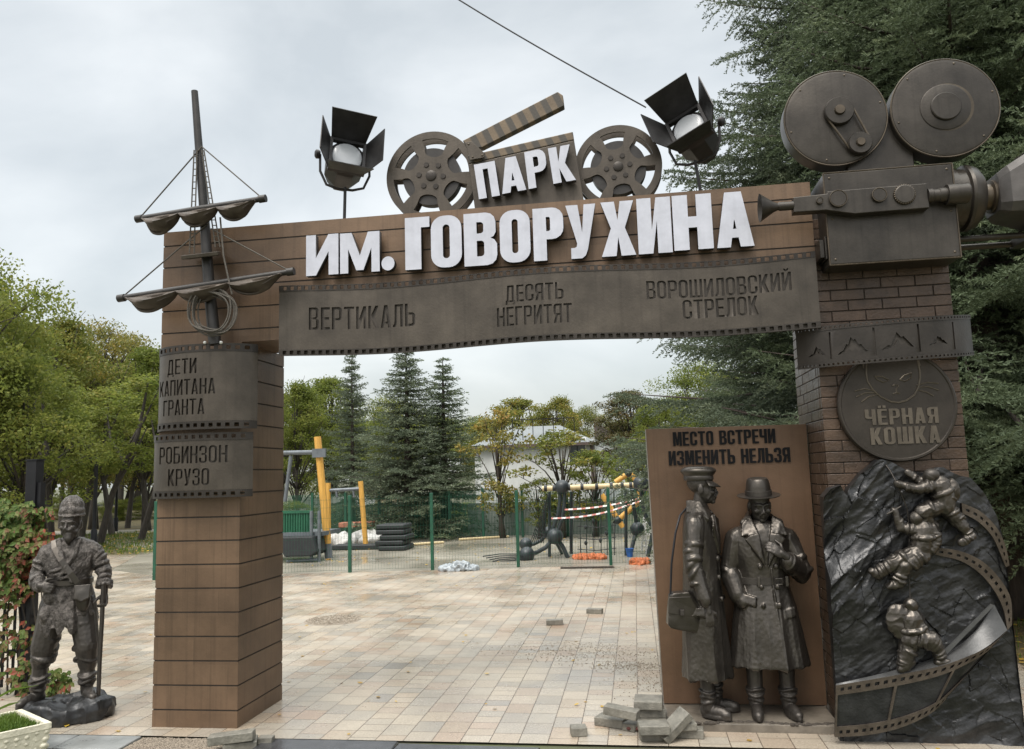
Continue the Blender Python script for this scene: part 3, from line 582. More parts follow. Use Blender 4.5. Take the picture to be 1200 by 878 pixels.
# ---------------------------------------------------------------- film strips with punched titles
def film_strip(name, label, L, Wd, fn, titles, perf=(.056, .030), edge=.045, loc=None, cuts=40, back_gap=.012, cat='film strip', low_back=False, band='film'):
    """titles: word loops in strip coordinates (x 0..L, y 0..Wd); fn maps (s,t,n) into the world, n>0 towards the viewer"""
    mid = fn(L/2, 0, 0); root = thing(name, loc or mid, label, cat)
    vals = list(np.linspace(0, L, cuts+1)[1:-1])
    for y0 in (0, Wd-edge):
        me = flat([rrect(0, y0, L, y0+edge-.001, 0)]+perfs(L, y0+edge/2, *perf), .010)
        add_mesh('perforated_edge', warp(me, vals, lambda s, t, n: fn(s, t, n+.004)), M['film_dark'], root, True, 30)
    me = flat([rrect(0, edge, L, Wd-edge, 0)]+titles, .010)
    fr = add_mesh('picture_band', warp(me, vals, lambda s, t, n: fn(s, t, n)), M[band], root, True, 30)
    me = flat([rrect(.004, edge+.004, L-.004, Wd-edge-.004, 0)], .004)
    add_mesh('title_backing', warp(me, vals, lambda s, t, n: fn(s, t, n-back_gap)), M['title_back'], fr, True, 30)
    if low_back: add_mesh('edge_backing', warp(flat([rrect(0, .002, L, edge+.006, 0)], .004), vals, lambda s, t, n: fn(s, t, n-.022)), M['film'], fr, True, 30)
    return root
# beam strip: gently waving
BX0, BX1, BZ0, BW = 1.028, 4.985, 2.738, 0.545
def beam_fn(s, t, n):
    u = s/(BX1-BX0); y = -0.060-0.026*math.sin(u*2*math.pi*1.65+2.2)*(1-.2*u)
    z = BZ0+t+0.012*math.sin(u*2*math.pi*1.65+2.6)
    return (BX0+s, y-n, z)
def title(txt, px0, px1, pyt, pyb, Y, fx0, fz0, **k):
    xa, xb = at(px0, (pyt+pyb)/2, Y).x, at(px1, (pyt+pyb)/2, Y).x
    za, zb = at(px0, pyb, Y).z, at(px0, pyt, Y).z
    return word(txt, xa-fx0, (za-fz0), zb-za, xb-xa, **k)
tl = []
tl += title('ВЕРТИКАЛЬ', 363, 486, 361, 387, -.06, BX0, BZ0)
tl += title('ДЕСЯТЬ', 593, 661, 337.5, 357, -.06, BX0, BZ0)
tl += title('НЕГРИТЯТ', 583, 671, 363, 385, -.06, BX0, BZ0)
tl += title('ВОРОШИЛОВСКИЙ', 757.5, 928, 329, 350, -.06, BX0, BZ0)
tl += title('СТРЕЛОК', 800, 889, 350, 372, -.06, BX0, BZ0)
film_strip('film_strip', 'long waving bronze film strip with three cut-out titles along the beam', BX1-BX0, BW, beam_fn, tl, cuts=64, low_back=True)
# bulging strips around the left pillar
def bulge(x0, x1, z0, y_end, sag):
    L = x1-x0
    def fn(s, t, n):
        u = s/L*2-1; c = math.sqrt(max(0, 1-(u*.93)**2)); y = y_end-sag*(c-.37)/.63
        nx = u*.55; return (x0+s+nx*n, y-n, z0+t)
    return fn, L
f1, L1 = bulge(-0.012, 0.805, 2.205, 0.02, 0.17)
ttl = lambda txt, L, u0, u1, z0, z1: word(txt, L*u0, z0, z1-z0, L*(u1-u0))
tl = ttl('ДЕТИ', L1, .17, .50, .430, .548)+ttl('КАПИТАНА', L1, .05, .68, .268, .388)+ttl('ГРАНТА', L1, .12, .585, .115, .235)
film_strip('film_strip', 'upper curved film strip with a three-line title around the left pillar', L1, .655, f1, tl, perf=(.0585, .030), edge=.062, cuts=36)
f2, L2 = bulge(-0.035, 0.775, 1.69, 0.015, 0.14)
tl = ttl('РОБИНЗОН', L2, .11, .81, .262, .392)+ttl('КРУЗО', L2, .23, .655, .095, .222)
film_strip('film_strip', 'lower curved film strip with a two-line title around the left pillar', L2, .49, f2, tl, perf=(.058, .028), edge=.058, cuts=36)
# ribbon round the brick pillar with engraved mountain frames
def band_fn(s, t, n):
    L = 1.22; u = s/L*2-1; a = u*1.05
    return (5.43+0.60*math.sin(a)/math.sin(1.05)*.96+n*math.sin(a), 0.10-0.30*(math.cos(a)-math.cos(1.05))/(1-math.cos(1.05))-n*math.cos(a), 2.468+t*1.0+0.022*u+0.03*u*u)
def mountain(cx, base, w, h, pts): return [(cx+(x-.5)*w, base+y*h) for x, y in pts]
PK = [(0, 0), (.12, .18), (.2, .22), (.32, .6), (.38, .55), (.48, 1), (.56, .8), (.62, .86), (.72, .5), (.8, .52), (.9, .22), (1, .08), (.9, .04), (.78, .2), (.7, .12), (.6, .3), (.5, .12), (.4, .3), (.3, .1), (.18, .14), (.1, .02)]
PK2 = [(0, .05), (.2, .3), (.3, .28), (.5, 1), (.62, .7), (.7, .74), (1, .1), (.8, .16), (.72, .35), (.6, .25), (.52, .6), (.42, .3), (.3, .16), (.2, .12)]
tl = []
fw_ = 1.22/5
for i in range(1, 5): tl.append(rrect(i*fw_-.006, .052, i*fw_+.006, .238, 0))
tl += [mountain(fw_*.62, .075, .12, .075, PK2), mountain(fw_*1.5, .075, .17, .115, PK), mountain(fw_*2.5, .075, .18, .12, PK2), mountain(fw_*3.5, .09, .13, .06, PK)]
film_strip('film_strip', 'bent film strip with engraved mountain frames around the brick pillar', 1.22, .285, band_fn, tl, perf=(.0285, .0125), edge=.032, cuts=40, back_gap=.010, band='film_dark')

# ---------------------------------------------------------------- cat medallion
MC = (5.452, -0.03, 2.19); MR = 0.385
med = thing('medallion', (MC[0], 0.0, MC[2]-MR), 'round dark bronze plaque with an engraved cat face on the brick pillar', 'plaque')
prof = [(MR-.02, 0), (MR, .012), (MR, .045), (MR-.008, .055), (MR-.02, .055), (MR-.026, .049), (0.001, .049)]
MM = T(MC[0], 0.03, MC[2]) @ STAND
MB().lathe(prof, MM, 72).build('disc', M['medal'], med, True, 25)
def relief_line(pts, r, parent, name, mt='medal_line', y=-0.0205):
    MB().tube([(MC[0]+x, y, MC[2]+z) for x, z in pts], r*1.55, 6).build(name, M[mt], parent)
def cat(u, v): return ((u-511)/3.377*.00608, (595-v)/3.377*.00608)
ol = [cat(*p) for p in ((415, 420), (410, 470), (412, 500), (430, 535), (455, 562), (490, 582), (517, 586), (545, 580), (575, 560), (592, 530), (600, 500), (602, 470), (596, 410))]
relief_line(ol, .0045, med, 'cat_outline')
for ear in (((402, 450), (400, 420), (418, 405), (430, 425)), ((560, 420), (580, 405), (600, 425), (604, 450))): relief_line([cat(*p) for p in ear], .004, med, 'cat_ear')
for eye in (((440, 482), (465, 484), (490, 500), (468, 506), (448, 496), (440, 482)), ((528, 500), (545, 484), (572, 476), (568, 494), (548, 506), (528, 500))): relief_line([cat(*p) for p in eye], .0035, med, 'cat_eye')
relief_line([cat(*p) for p in ((498, 522), (510, 518), (522, 522), (512, 534), (512, 548), (500, 552))], .0035, med, 'cat_nose'); relief_line([cat(*p) for p in ((512, 548), (524, 552))], .0035, med, 'cat_mouth')
for w_ in (((440, 540), (400, 528), (362, 536)), ((442, 546), (400, 544), (366, 558)), ((446, 552), (410, 560), (384, 578)), ((586, 524), (625, 514), (664, 520)), ((586, 532), (625, 530), (662, 545)), ((584, 540), (618, 550), (642, 566))):
    relief_line([cat(*p) for p in w_], .003, med, 'cat_whisker')
for txt, u0, u1, v0, v1 in (('ЧЁРНАЯ', 392, 652, 608, 668), ('КОШКА', 406, 652, 678, 742)):
    (xa, zb), (xb, za) = cat(u0, v1), cat(u1, v0)
    me = flat(word(txt, xa, zb, za-zb, xb-xa, w=.44, s=.155, h=.13), .010); me.transform(T(MC[0], -.017, MC[2]) @ STAND); add_mesh('lettering', me, M['medal_line'], med, False)

# ================================================================ things on the beam
# film reels
def film_reel(px, py, rad, Y, label, rot):
    c = at(px, py, Y); root = thing('film_reel', (c.x, Y, BEAM_TOP), label, 'film reel', 'film reels on the beam')
    def hole(a0):
        o = []; r0, r1 = .40, .84
        for k in range(11): a = a0+(-.36+.72*k/10); o.append((r1*math.cos(a), r1*math.sin(a)))
        for k in range(1, 4): t = k/4; a = a0+.36-.02*t; o.append(((r1-(r1-.62)*t)*math.cos(a), (r1-(r1-.62)*t)*math.sin(a)))
        for k in range(9): a = R(90-180*k/8); x = .47-.11*math.cos(R(-90+180*k/8))+.06; y = .20*math.sin(a); o.append((x*math.cos(a0)-y*math.sin(a0), x*math.sin(a0)+y*math.cos(a0)))
        for k in range(1, 4): t = k/4; a = a0-.36+.02*(1-t); o.append(((.62+(r1-.62)*t)*math.cos(a), (.62+(r1-.62)*t)*math.sin(a)))
        return [(x*rad, y*rad) for x, y in o]
    circ = [(rad*math.cos(2*math.pi*i/72), rad*math.sin(2*math.pi*i/72)) for i in range(72)]
    holes = [hole(rot+i*math.pi/3) for i in range(6)]
    for dy in (-.035, .065):
        me = flat([circ]+holes, .018); me.transform(T(c.x, Y+dy+.018, c.z) @ STAND); add_mesh('flange', me, M['film'], root, True, 30, .003)
    MB().lathe([(.001, 0), (rad*.64, 0), (rad*.64, .082), (.001, .082)], T(c.x, Y+.065, c.z) @ STAND, 64).build('wound_film', M['mast'], root)
    MB().lathe([(.001, 0), (rad*.115, 0), (rad*.115, .006), (rad*.10, .009), (.001, .009)], T(c.x, Y-.036, c.z) @ STAND, 32).build('hub', M['film_dark'], root)
    for i in range(6):
        a = rot+math.pi/6+i*math.pi/3; MB().lathe([(.001, 0), (rad*.06, 0), (rad*.055, .007), (.001, .007)], T(c.x+rad*.27*math.cos(a), Y-.036, c.z+rad*.27*math.sin(a)) @ STAND, 20).build('bolt', M['film_dark'], root)
film_reel(506.4, 207.8, .372, .30, 'bronze six-hole film reel left of the clapperboard, on the beam', R(22))
film_reel(724.5, 197.2, .338, .30, 'bronze six-hole film reel right of the clapperboard, on the beam', R(37))
# clapperboard
Yc = 0.12
clap = thing('clapperboard', (2.95, Yc, BEAM_TOP), 'bronze clapperboard with open striped arm and white letters on the beam', 'clapperboard')
pa = [at(548.8, 184, Yc), at(671.5, 156, Yc), at(684.5, 237, Yc), at(557.5, 249, Yc)]
dn = (pa[3]-pa[0]).normalized(); e = dn*.07
MB().plate([pa[0]+e, pa[1]+e, pa[2]+dn*.10, pa[3]+dn*.10], .05).build('board', M['film'], clap, False, 35, .004)
MB().plate([pa[0], pa[1], pa[1]+e*.96, pa[0]+e*.96], .056).build('fixed_bar', M['stripe'], clap, False, 35, .006)
q = [at(543.3, 167, Yc-.01), at(653.8, 110, Yc-.01), at(660, 114, Yc-.01), at(661.5, 126.5, Yc-.01), at(566, 175, Yc-.01), at(549, 178, Yc-.01)]
MB().plate(q, .075).build('clap_arm', M['stripe'], clap, False, 35, .006)
MB().plate([at(545, 167, Yc-.06), at(553, 166, Yc-.06), at(568, 180, Yc-.06), at(567, 185, Yc-.06), at(551, 188, Yc-.06)], .012).build('hinge_plate', M['film'], clap, False, 35, .002)
for u, v in ((549, 169), (554, 184), (565, 182)): MB().ell(at(u, v, Yc-.067), (.008, .005, .008)).build('rivet', M['camera_edge'], clap)
for ch, p in (('П', [(555.2, 193.2), (581.5, 185.8), (585.8, 229.0), (561.3, 233.6)]), ('А', [(590.5, 185.3), (607.8, 180.3), (616.8, 222.3), (588.6, 227.4)]), ('Р', [(614.2, 178.6), (640, 173), (633, 217), (619.6, 221.7)]), ('К', [(642, 174.0), (667.6, 168.8), (675, 210.8), (648.6, 215.6)])):
    # a sheared cell from its corners: tl, tr, br, bl
    Yl = Yc-.105
    tlp, trp, brp, blp = [at(u, v, Yl) for u, v in p]
    if ch == 'А': tlp = at(584.3, 186.8, Yl)
    if ch == 'Р': brp = at(643.5, 216.8, Yl)
    ux = (brp-blp); uy = (tlp-blp); wd = .62
    g = glyph(ch, wd, .235 if ch != 'А' else .215, .175); gm = gw(g)
    me = flat(g, .055)
    for v in me.vertices:
        x, y, z = v.co; v.co = blp+ux*(x/gm)+uy*y+Vector((0, .055-z, 0))
    bmx = bmesh.new(); bmx.from_mesh(me); bmesh.ops.recalc_face_normals(bmx, faces=bmx.faces); bmx.to_mesh(me); bmx.free()
    o = add_mesh('letter', me, [M['letter_side'], M['white']], clap, False)
    for pl in me.polygons: pl.material_index = 1 if pl.normal.y < -.9 else 0
# spotlights
def spotlight(px, py, Y, yaw, tilt, roll, label, foot_px):
    c = at(px, py, Y); ft = at(foot_px, 250, Y)
    root = thing('spotlight', (ft.x, Y, BEAM_TOP), label, 'spotlight', 'spotlights on the beam')
    A = T(c) @ Matrix.Scale(1.1, 4) @ RZ(yaw) @ RX(tilt) @ RY(roll); fr = .135
    hexa = lambda r, y, k=1.0: [A @ Vector((r*math.cos(R(22.5+45*i)), y, r*math.sin(R(22.5+45*i))*k)) for i in range(8)]
    MB().loft([hexa(.145, .02), hexa(.150, .06), hexa(.146, .22), hexa(.105, .34), hexa(.085, .36)]).build('body', M['lamp'], root, False, 35, .004)
    b = MB()
    for (x0, z0, x1, z1) in ((-fr, -fr, fr, -fr+.022), (-fr, fr-.022, fr, fr), (-fr, -fr+.022, -fr+.022, fr-.022), (fr-.022, -fr+.022, fr, fr-.022)): b.box((x0, -.012, z0), (x1, .03, z1), A)
    b.build('front_frame', M['lamp'], root, False, 35)
    MB().lathe([(.001, .004), (.06, .003), (.105, -.002), (.112, -.008), (.112, -.02), (.001, -.02)], A @ STAND, 40).build('lens', M['lens'], root, True, 50)
    s_ = math.sin(R(21)); k_ = math.cos(R(21)); Lf = .25
    for nx, nz in ((0, 1), (1, 0), (0, -1), (-1, 0)):
        tx, tz = -nz, nx; wide = .165 if nz else .135
        P = [(nx*fr-tx*fr*.95, -.006, nz*fr-tz*fr*.95), (nx*fr+tx*fr*.95, -.006, nz*fr+tz*fr*.95), (nx*(fr+Lf*s_)+tx*wide, -.006-Lf*k_, nz*(fr+Lf*s_)+tz*wide), (nx*(fr+Lf*s_)-tx*wide, -.006-Lf*k_, nz*(fr+Lf*s_)-tz*wide)]
        MB().plate([A @ Vector(p) for p in P], .007).build('barn_door', M['lamp'], root, False)
    B = T(c) @ Matrix.Scale(1.1, 4) @ RZ(yaw); w = .185
    MB().tube([B @ Vector(p) for p in ((-w, .10, .03), (-w, .10, -.10), (-w*.75, .10, -.20), (-w*.3, .10, -.225), (w*.3, .10, -.225), (w*.75, .10, -.20), (w, .10, -.10), (w, .10, .03))], .011, 8).build('yoke', M['lamp'], root)
    for sx in (-1, 1): MB().lathe([(.001, 0), (.028, 0), (.034, .012), (.034, .03), (.02, .04), (.001, .04)], B @ T(sx*w, .10, .03) @ RY(sx*math.pi/2), 16).build('knob', M['lamp'], root)
    top = B @ Vector((0, .10, -.225))
    MB().tube([(ft.x, Y+.1, BEAM_TOP), top, top+Vector((0, 0, .02))], .013, 10).build('stand_pole', M['lamp'], root)
    MB().box((ft.x-.06, Y+.04, BEAM_TOP), (ft.x+.06, Y+.16, BEAM_TOP+.008)).build('foot_plate', M['lamp'], root, False)
spotlight(407, 183, .25, R(30), R(-11), R(6), 'black spotlight with four barn doors left of both film reels, tilted upwards', 398)
spotlight(807, 150, .25, R(-24), R(-11), R(-22), 'black spotlight with four barn doors right of both film reels, turned to the left', 826)

# ---------------------------------------------------------------- movie camera on the brick pillar
mc = thing('movie_camera', (5.45, 0.2, 3.14), 'large dark bronze film camera sculpture crowning the brick pillar', 'film camera')
MB().box((5.045, -0.20, 3.145), (5.885, 0.60, 3.800)).build('body', M['camera'], mc, False, 35, .012)
MB().prism([(5.24, 3.803), (5.30, 4.10), (5.42, 4.22), (5.56, 4.24), (5.70, 3.98), (5.70, 3.803)], T(0, .22, 0) @ STAND, .26).build('magazine_neck', M['camera'], mc, False, 35, .006)
def magazine(px, py, r, Y):
    c = at(px, py, Y)
    d = MB().lathe([(r-.02, .150), (r, .140), (r, .015), (r-.012, 0), (r-.03, -.004), (.001, -.004)], T(c.x, Y, c.z) @ RX(-math.pi/2), 80).build('magazine', M['camera'], mc, True, 25); return c, d
Ym = -.10
c1, d1 = magazine(979, 138, .352, Ym); c2, d2 = magazine(1107.5, 126, .358, Ym)
def disc(c, r, h, parent, name, mt='camera', y=Ym): return MB().lathe([(r, 0), (r, h*.8), (r-.006, h), (.001, h)], T(c[0], y, c[1]) @ STAND, 48).build(name, M[mt], parent, True, 25)
for c_, d_, r_ in ((c1, d1, .352), (c2, d2, .358)):
    MB().tube([(c_.x+(r_-.004)*math.cos(2*math.pi*i/72), Ym+.006, c_.z+(r_-.004)*math.sin(2*math.pi*i/72)) for i in range(72)], .006, 6, closed=True).build('rim', M['camera_edge'], d_)
    for i in range(6): a = R(15+60*i); MB().ell((c_.x+(r_-.035)*math.cos(a), Ym-.004, c_.z+(r_-.035)*math.sin(a)), (.008, .005, .008), None, 8, 6).build('screw', M['camera_edge'], d_)
b = MB()
for p, q in (((5.047, -.197, 3.147), (5.883, -.197, 3.147)), ((5.047, -.197, 3.798), (5.883, -.197, 3.798)), ((5.047, -.197, 3.147), (5.047, -.197, 3.798)), ((5.883, -.197, 3.147), (5.883, -.197, 3.798))): b.tube([p, q], .0055, 6)
for x in (5.085, 5.845):
    for z in (3.185, 3.47, 3.76): b.ell((x, -.2, z), (.009, .005, .009), None, 8, 6)
b.build('body_edging', M['camera_edge'], mc)
k1 = at(982, 132.5, Ym); k2 = at(1006, 170.5, Ym)
disc((k1.x, k1.z), .100, .05, d1, 'drive_wheel'); disc((k1.x, k1.z), .037, .068, d1, 'axle_cap', 'camera_edge'); disc((k2.x, k2.z), .080, .06, d1, 'idler_wheel'); disc((k2.x, k2.z), .032, .078, d1, 'idler_cap', 'camera_edge')
v = Vector((k2.x-k1.x, 0, k2.z-k1.z)).normalized(); n_ = Vector((v.z, 0, -v.x)); b = MB()
for sg in (-1, 1): b.tube([Vector((k1.x, Ym-.03, k1.z))+n_*.094*sg, Vector((k2.x, Ym-.035, k2.z))+n_*.076*sg], .008, 8)
b.build('drive_belt', M['camera_edge'], d1)
disc((c2.x, c2.z), .165, .012, d2, 'magazine_lid'); disc((c2.x, c2.z), .100, .030, d2, 'lid_boss')
disc((at(1110, 125, Ym).x, c2.z), .172, .005, d2, 'lid_ring', 'camera_edge')
# viewfinder along the side
Yv = -.26
vp = [at(880+u/3.028, 40+w_/3.028, Yv) for u, w_ in ((148, 583), (268, 570), (270, 562), (620, 533), (630, 620), (365, 641), (265, 628), (150, 636))]
MB().plate([p+Vector((0, .02, 0)) for p in vp], .085).build('viewfinder', M['camera'], mc, False, 35, .005)
for u, w_, r, h in ((240, 597, .021, .02), (305, 590, .056, .022), (450, 577, .046, .022), (540, 574, .064, .02)):
    p = at(880+u/3.028, 40+w_/3.028, Yv); o = disc((p.x, p.z), r, h, mc, 'dial', 'camera', Yv-.022)
    if r == .064:
        b = MB()
        for i in range(28): a = 2*math.pi*i/28; b.ell((p.x+.064*math.cos(a), Yv-.03, p.z+.064*math.sin(a)), (.0075, .01, .0075), None, 8, 6)
        b.build('knurl', M['camera_edge'], o)
    else: MB().tube([(p.x+r*math.cos(2*math.pi*i/32), Yv-.043, p.z+r*math.sin(2*math.pi*i/32)) for i in range(32)], .003, 6, closed=True).build('rim', M['camera_edge'], o)
e0 = at(880+150/3.028, 40+609/3.028, Yv); MXR = lambda p, sx: T(p) @ RY(sx*math.pi/2)
MB().lathe([(.030, 0), (.030, .09), (.024, .10), (.036, .13), (.092, .215), (.098, .222), (.090, .218), (.030, .135), (.001, .13)], MXR(e0, -1), 32, False).build('eyepiece', M['camera'], mc, True, 30)
e1 = at(880+625/3.028, 40+575/3.028, Yv)
MB().lathe([(.048, 0), (.048, .03), (.042, .035), (.042, .07), (.047, .075), (.047, .13)], MXR(e1, 1), 28).build('finder_tube', M['camera'], mc, True, 30)
MB().lathe([(.066, .12), (.068, .13), (.068, .25), (.06, .26)], MXR(e1, 1), 28).build('finder_lens', M['camera'], mc, True, 30)
# taking lens, matte box, side bracket, rod
lx = 5.885; lz = at(1130, 228, -.05).z
MB().lathe([(.20, 0), (.215, .01), (.215, .06), (.205, .065), (.205, .12), (.228, .13), (.232, .15), (.215, .20), (.17, .24)], T(lx, .05, lz) @ RY(math.pi/2), 56).build('lens_barrel', M['camera'], mc, True, 30)
MB().lathe([(.09, .0), (.09, .07), (.115, .075), (.115, .10), (.06, .15)], T(lx+.24, .05, lz) @ RY(math.pi/2), 40).build('lens_collar', M['camera_edge'], mc, True, 30)
hx = lx+.33
rec = lambda x, a, b_, ch=.35: [Vector((x, .05+a*p, lz+b_*q_+max(0, b_-.15)*.55)) for p, q_ in ((-1, -1+ch), (-1+ch*.6, -1), (1-ch*.6, -1), (1, -1+ch), (1, 1-ch), (1-ch*.6, 1), (-1+ch*.6, 1), (-1, 1-ch))]
MB().loft([rec(hx, .13, .13), rec(hx+.05, .19, .16), rec(hx+.62, .42, .37, .2), rec(hx+.615, .405, .355, .2), rec(hx+.06, .17, .14)]).build('matte_box', M['matte'], mc, False, 35, .006)
MB().box((5.03, -.17, 3.20), (5.0445, .10, 3.36)).build('side_plate', M['camera'], mc, False, 35, .004); MB().box((5.0, -.15, 3.215), (5.0295, .06, 3.345)).build('film_gate', M['camera'], mc, False, 35, .004)
rz_ = at(1150, 284, .25).z
for dy in (-.12, .12): MB().tube([(5.885, .25+dy, rz_), (7.1, .25+dy, rz_)], .022, 12).build('support_rod', M['camera'], mc)
MB().tube([(6.52, .25, rz_), (6.52, .25, lz-.1)], .02, 10).build('support_post', M['camera'], mc)
MB().box((6.45, .11, rz_-.03), (6.60, .39, rz_+.03)).build('rod_clamp', M['camera'], mc, False)

# ---------------------------------------------------------------- ship mast on the left pillar
Ys = -.13
ms = thing('ship_mast', at(250, 402, Ys), 'dark ship mast with two furled sails, rigging and rope coil on the left pillar', 'ship mast')
mpts = [at(252, 404, Ys), at(245, 335, Ys), at(238.5, 240, Ys), at(232, 160, Ys), at(228, 107, Ys)]
MB().tube(mpts, [.047, .043, .036, .030, .026], 16).build('mast', M['mast'], ms)
def yard(a, b, drop, name_y=Ys-.06):
    A, B = at(*a, name_y), at(*b, name_y)
    y_ = MB().tube([A, (A+B)/2, B], [.022, .026, .022], 14).build('yard', M['mast'], ms)
    for P, D in ((A, (A-B)), (B, (B-A))):
        D.normalize(); MB().tube([P-D*.03, P+D*.025], .030, 14).build('yard_cap', M['mast'], y_)
    # furled sail: three scallops, each a sagging roll of folds
    d = (B-A); n = 54; rows = 9; V = []; Fc = []
    dn_ = Vector((0, 0, -1)); L = d.length
    for i in range(n+1):
        u = .045+.91*i/n; s3 = (i/n*3) % 1.0 if i < n else 1.0; sc = math.sin(math.pi*s3)**.75; k = int(min(2, i/n*3)); h = (drop*.26+drop*(.74+.12*(k == 0))*sc)*min(1, .35+(1-abs(2*i/n-1))*4)
        for j in range(rows+1):
            t = j/rows; puff = .085*math.sin(math.pi*min(1, t*1.08))*(.45+.55*sc)+.012*math.sin(t*26+s3*3)*sc
            V.append(A+d*u+dn_*(h*t+.012)+Vector((0, -.015-puff, 0)))
    w = rows+1
    Fc = [(a_*w+j, a_*w+j+1, (a_+1)*w+j+1, (a_+1)*w+j) for a_ in range(n) for j in range(rows)]
    mb = MB(); mb.add(V, Fc); o = mb.build('furled_sail', M['sail'], ms, True, 60); sm = o.modifiers.new('thick', 'SOLIDIFY'); sm.thickness = .012
    return A, B
uA, uB = yard((163, 256.5), (308, 233), .135); lA, lB = yard((142, 349.5), (341, 318.5), .125)
tp = at(236.5, 172, Ys-.035)
for nm, a, b in (('stay', tp, uA), ('stay', tp, uB), ('stay', at(244, 262, Ys-.04), lA), ('stay', at(247, 268, Ys-.04), lB)): MB().tube([a, b], .0055, 6).build(nm, M['rope'], ms)
def ladder(a0, b0, a1, b1, n):
    m_ = MB(); m_.tube([a0, a1], .0055, 6); m_.tube([b0, b1], .0055, 6)
    for i in range(1, n): t = i/n; m_.tube([a0.lerp(a1, t), b0.lerp(b1, t)], .004, 5)
    m_.build('shroud_ladder', M['rope'], ms)
Yl = Ys-.045
ladder(at(227.5, 176, Yl), at(231, 176, Yl), at(222, 297, Yl), at(227.5, 297, Yl), 16); ladder(at(236.5, 176, Yl), at(239, 176, Yl), at(252.5, 290, Yl), at(258, 290, Yl), 18)
pc = [at(212, 302, Ys-.13), at(255, 297, Ys-.13), at(259, 297, Ys+.08), at(222, 302, Ys+.08)]
MB().plate(pc, .03).build('crow_platform', M['film'], ms, False, 35, .004)
rp = MB(); rr = random.Random(4)
for k in range(9):
    cx, cz = at(249+rr.uniform(-4, 4), 366+rr.uniform(-4, 4), Ys-.1).x, at(249, 366+rr.uniform(-1.5, 1.5), Ys-.1).z; a_, b_ = .178+rr.uniform(-.035, .012), .178+rr.uniform(-.045, .012); th = rr.uniform(0, 3)
    rp.tube([(cx+a_*math.cos(t)*math.cos(.2)-b_*math.sin(t)*.1*math.sin(th), Ys-.085-.008*k*.7+.012*math.sin(2*t+th), cz+b_*math.sin(t)+.012*math.sin(3*t+th)) for t in [2*math.pi*i/40 for i in range(40)]], .0062, 6, closed=True)
rp.build('rope_coil', M['rope'], ms)
MB().tube([at(258, 255, Yl), at(262, 300, Yl-.03), at(268, 328, Yl-.06), at(272, 345, Yl-.06)], .007, 6).build('hanging_rope', M['rope'], ms)
for u in (240, 259): MB().ell(at(u, 401.5, -.17), (.012, .012, .012)).build('bolt', M['frame_white'], ms)

# cable crossing the sky
cb = MB(); A = at(558, 0, .35); B = at(757, 126, .35); D = A-B
cb.tube([B+D*t+Vector((0, 0, -.10*math.sin(math.pi*min(1, t/2.5)))) for t in [i/20*2.5 for i in range(21)]], .006, 6)
tag(cb.build('overhead_cable', M['wire']), 'thin dark cable sloping across the sky down to the right spotlight', 'cable')

# ================================================================ panel and slab
PY = 0.55
pl_, pr_, pb_ = at(757, 503, PY), at(942, 497, PY), at(778, 821, PY)
panel = thing('sign_panel', (4.37, PY, 0.06), 'tall rust-brown steel panel with dark two-line title behind the two bronze men', 'sign panel')
MB().plate([(pl_.x, PY+.03, pl_.z), (4.968, PY+.03, pr_.z), (4.968, PY+.03, .062), (pb_.x, PY+.03, .062)], .05).build('board', M['panel'], panel, False, 35, .003)
MB().plate([(pl_.x-.008, PY+.034, pl_.z-.002), (pl_.x-.001, PY+.034, pl_.z-.002), (pb_.x-.001, PY+.034, .064), (pb_.x-.008, PY+.034, .064)], .05).build('edge_strip', M['panel_edge'], panel, False)
for txt, a, b, c, d, sl in (('МЕСТО ВСТРЕЧИ', 788.5, 908.5, 504.5, 521, 0), ('ИЗМЕНИТЬ НЕЛЬЗЯ', 783.5, 926, 526.5, 543.5, 0)):
    xa, xb = at(a, (c+d)/2, PY).x, at(b, (c+d)/2, PY).x; zb, za = at((a+b)/2, d, PY).z, at((a+b)/2, c, PY).z
    me = flat(word(txt, xa, zb, za-zb, xb-xa, w=.46, s=.165, h=.14, gap=.07), .012); me.transform(T(0, PY+.004, 0) @ STAND); add_mesh('lettering', me, M['panel_letter'], panel, False)
slab = MB().loft([[Vector((x, y, z)) for x, y in ((3.82, .115), (4.955, .10), (4.955, .60), (3.79, .60))] for z in (-.02, .055)]).build('stone_slab', M['concrete'], None, False, 35, .006)
tag(slab, 'dirty wet stone slab under the two bronze men', 'slab'); set_origin(slab)
rg = random.Random(9); mb = MB()
for i in range(150):
    t = rg.random(); x = 3.92+.98*t; y = .135+.05*math.sin(x*9)*.4+rg.gauss(0, .008); mb.ell((x, y, .055), (rg.uniform(.01, .03), rg.uniform(.006, .014), rg.uniform(.004, .012)), None, 7, 5)
o = mb.build('moss_rim', M['bark'], None); tag(o, 'crumbled dark mortar around the statue feet', kind='stuff')

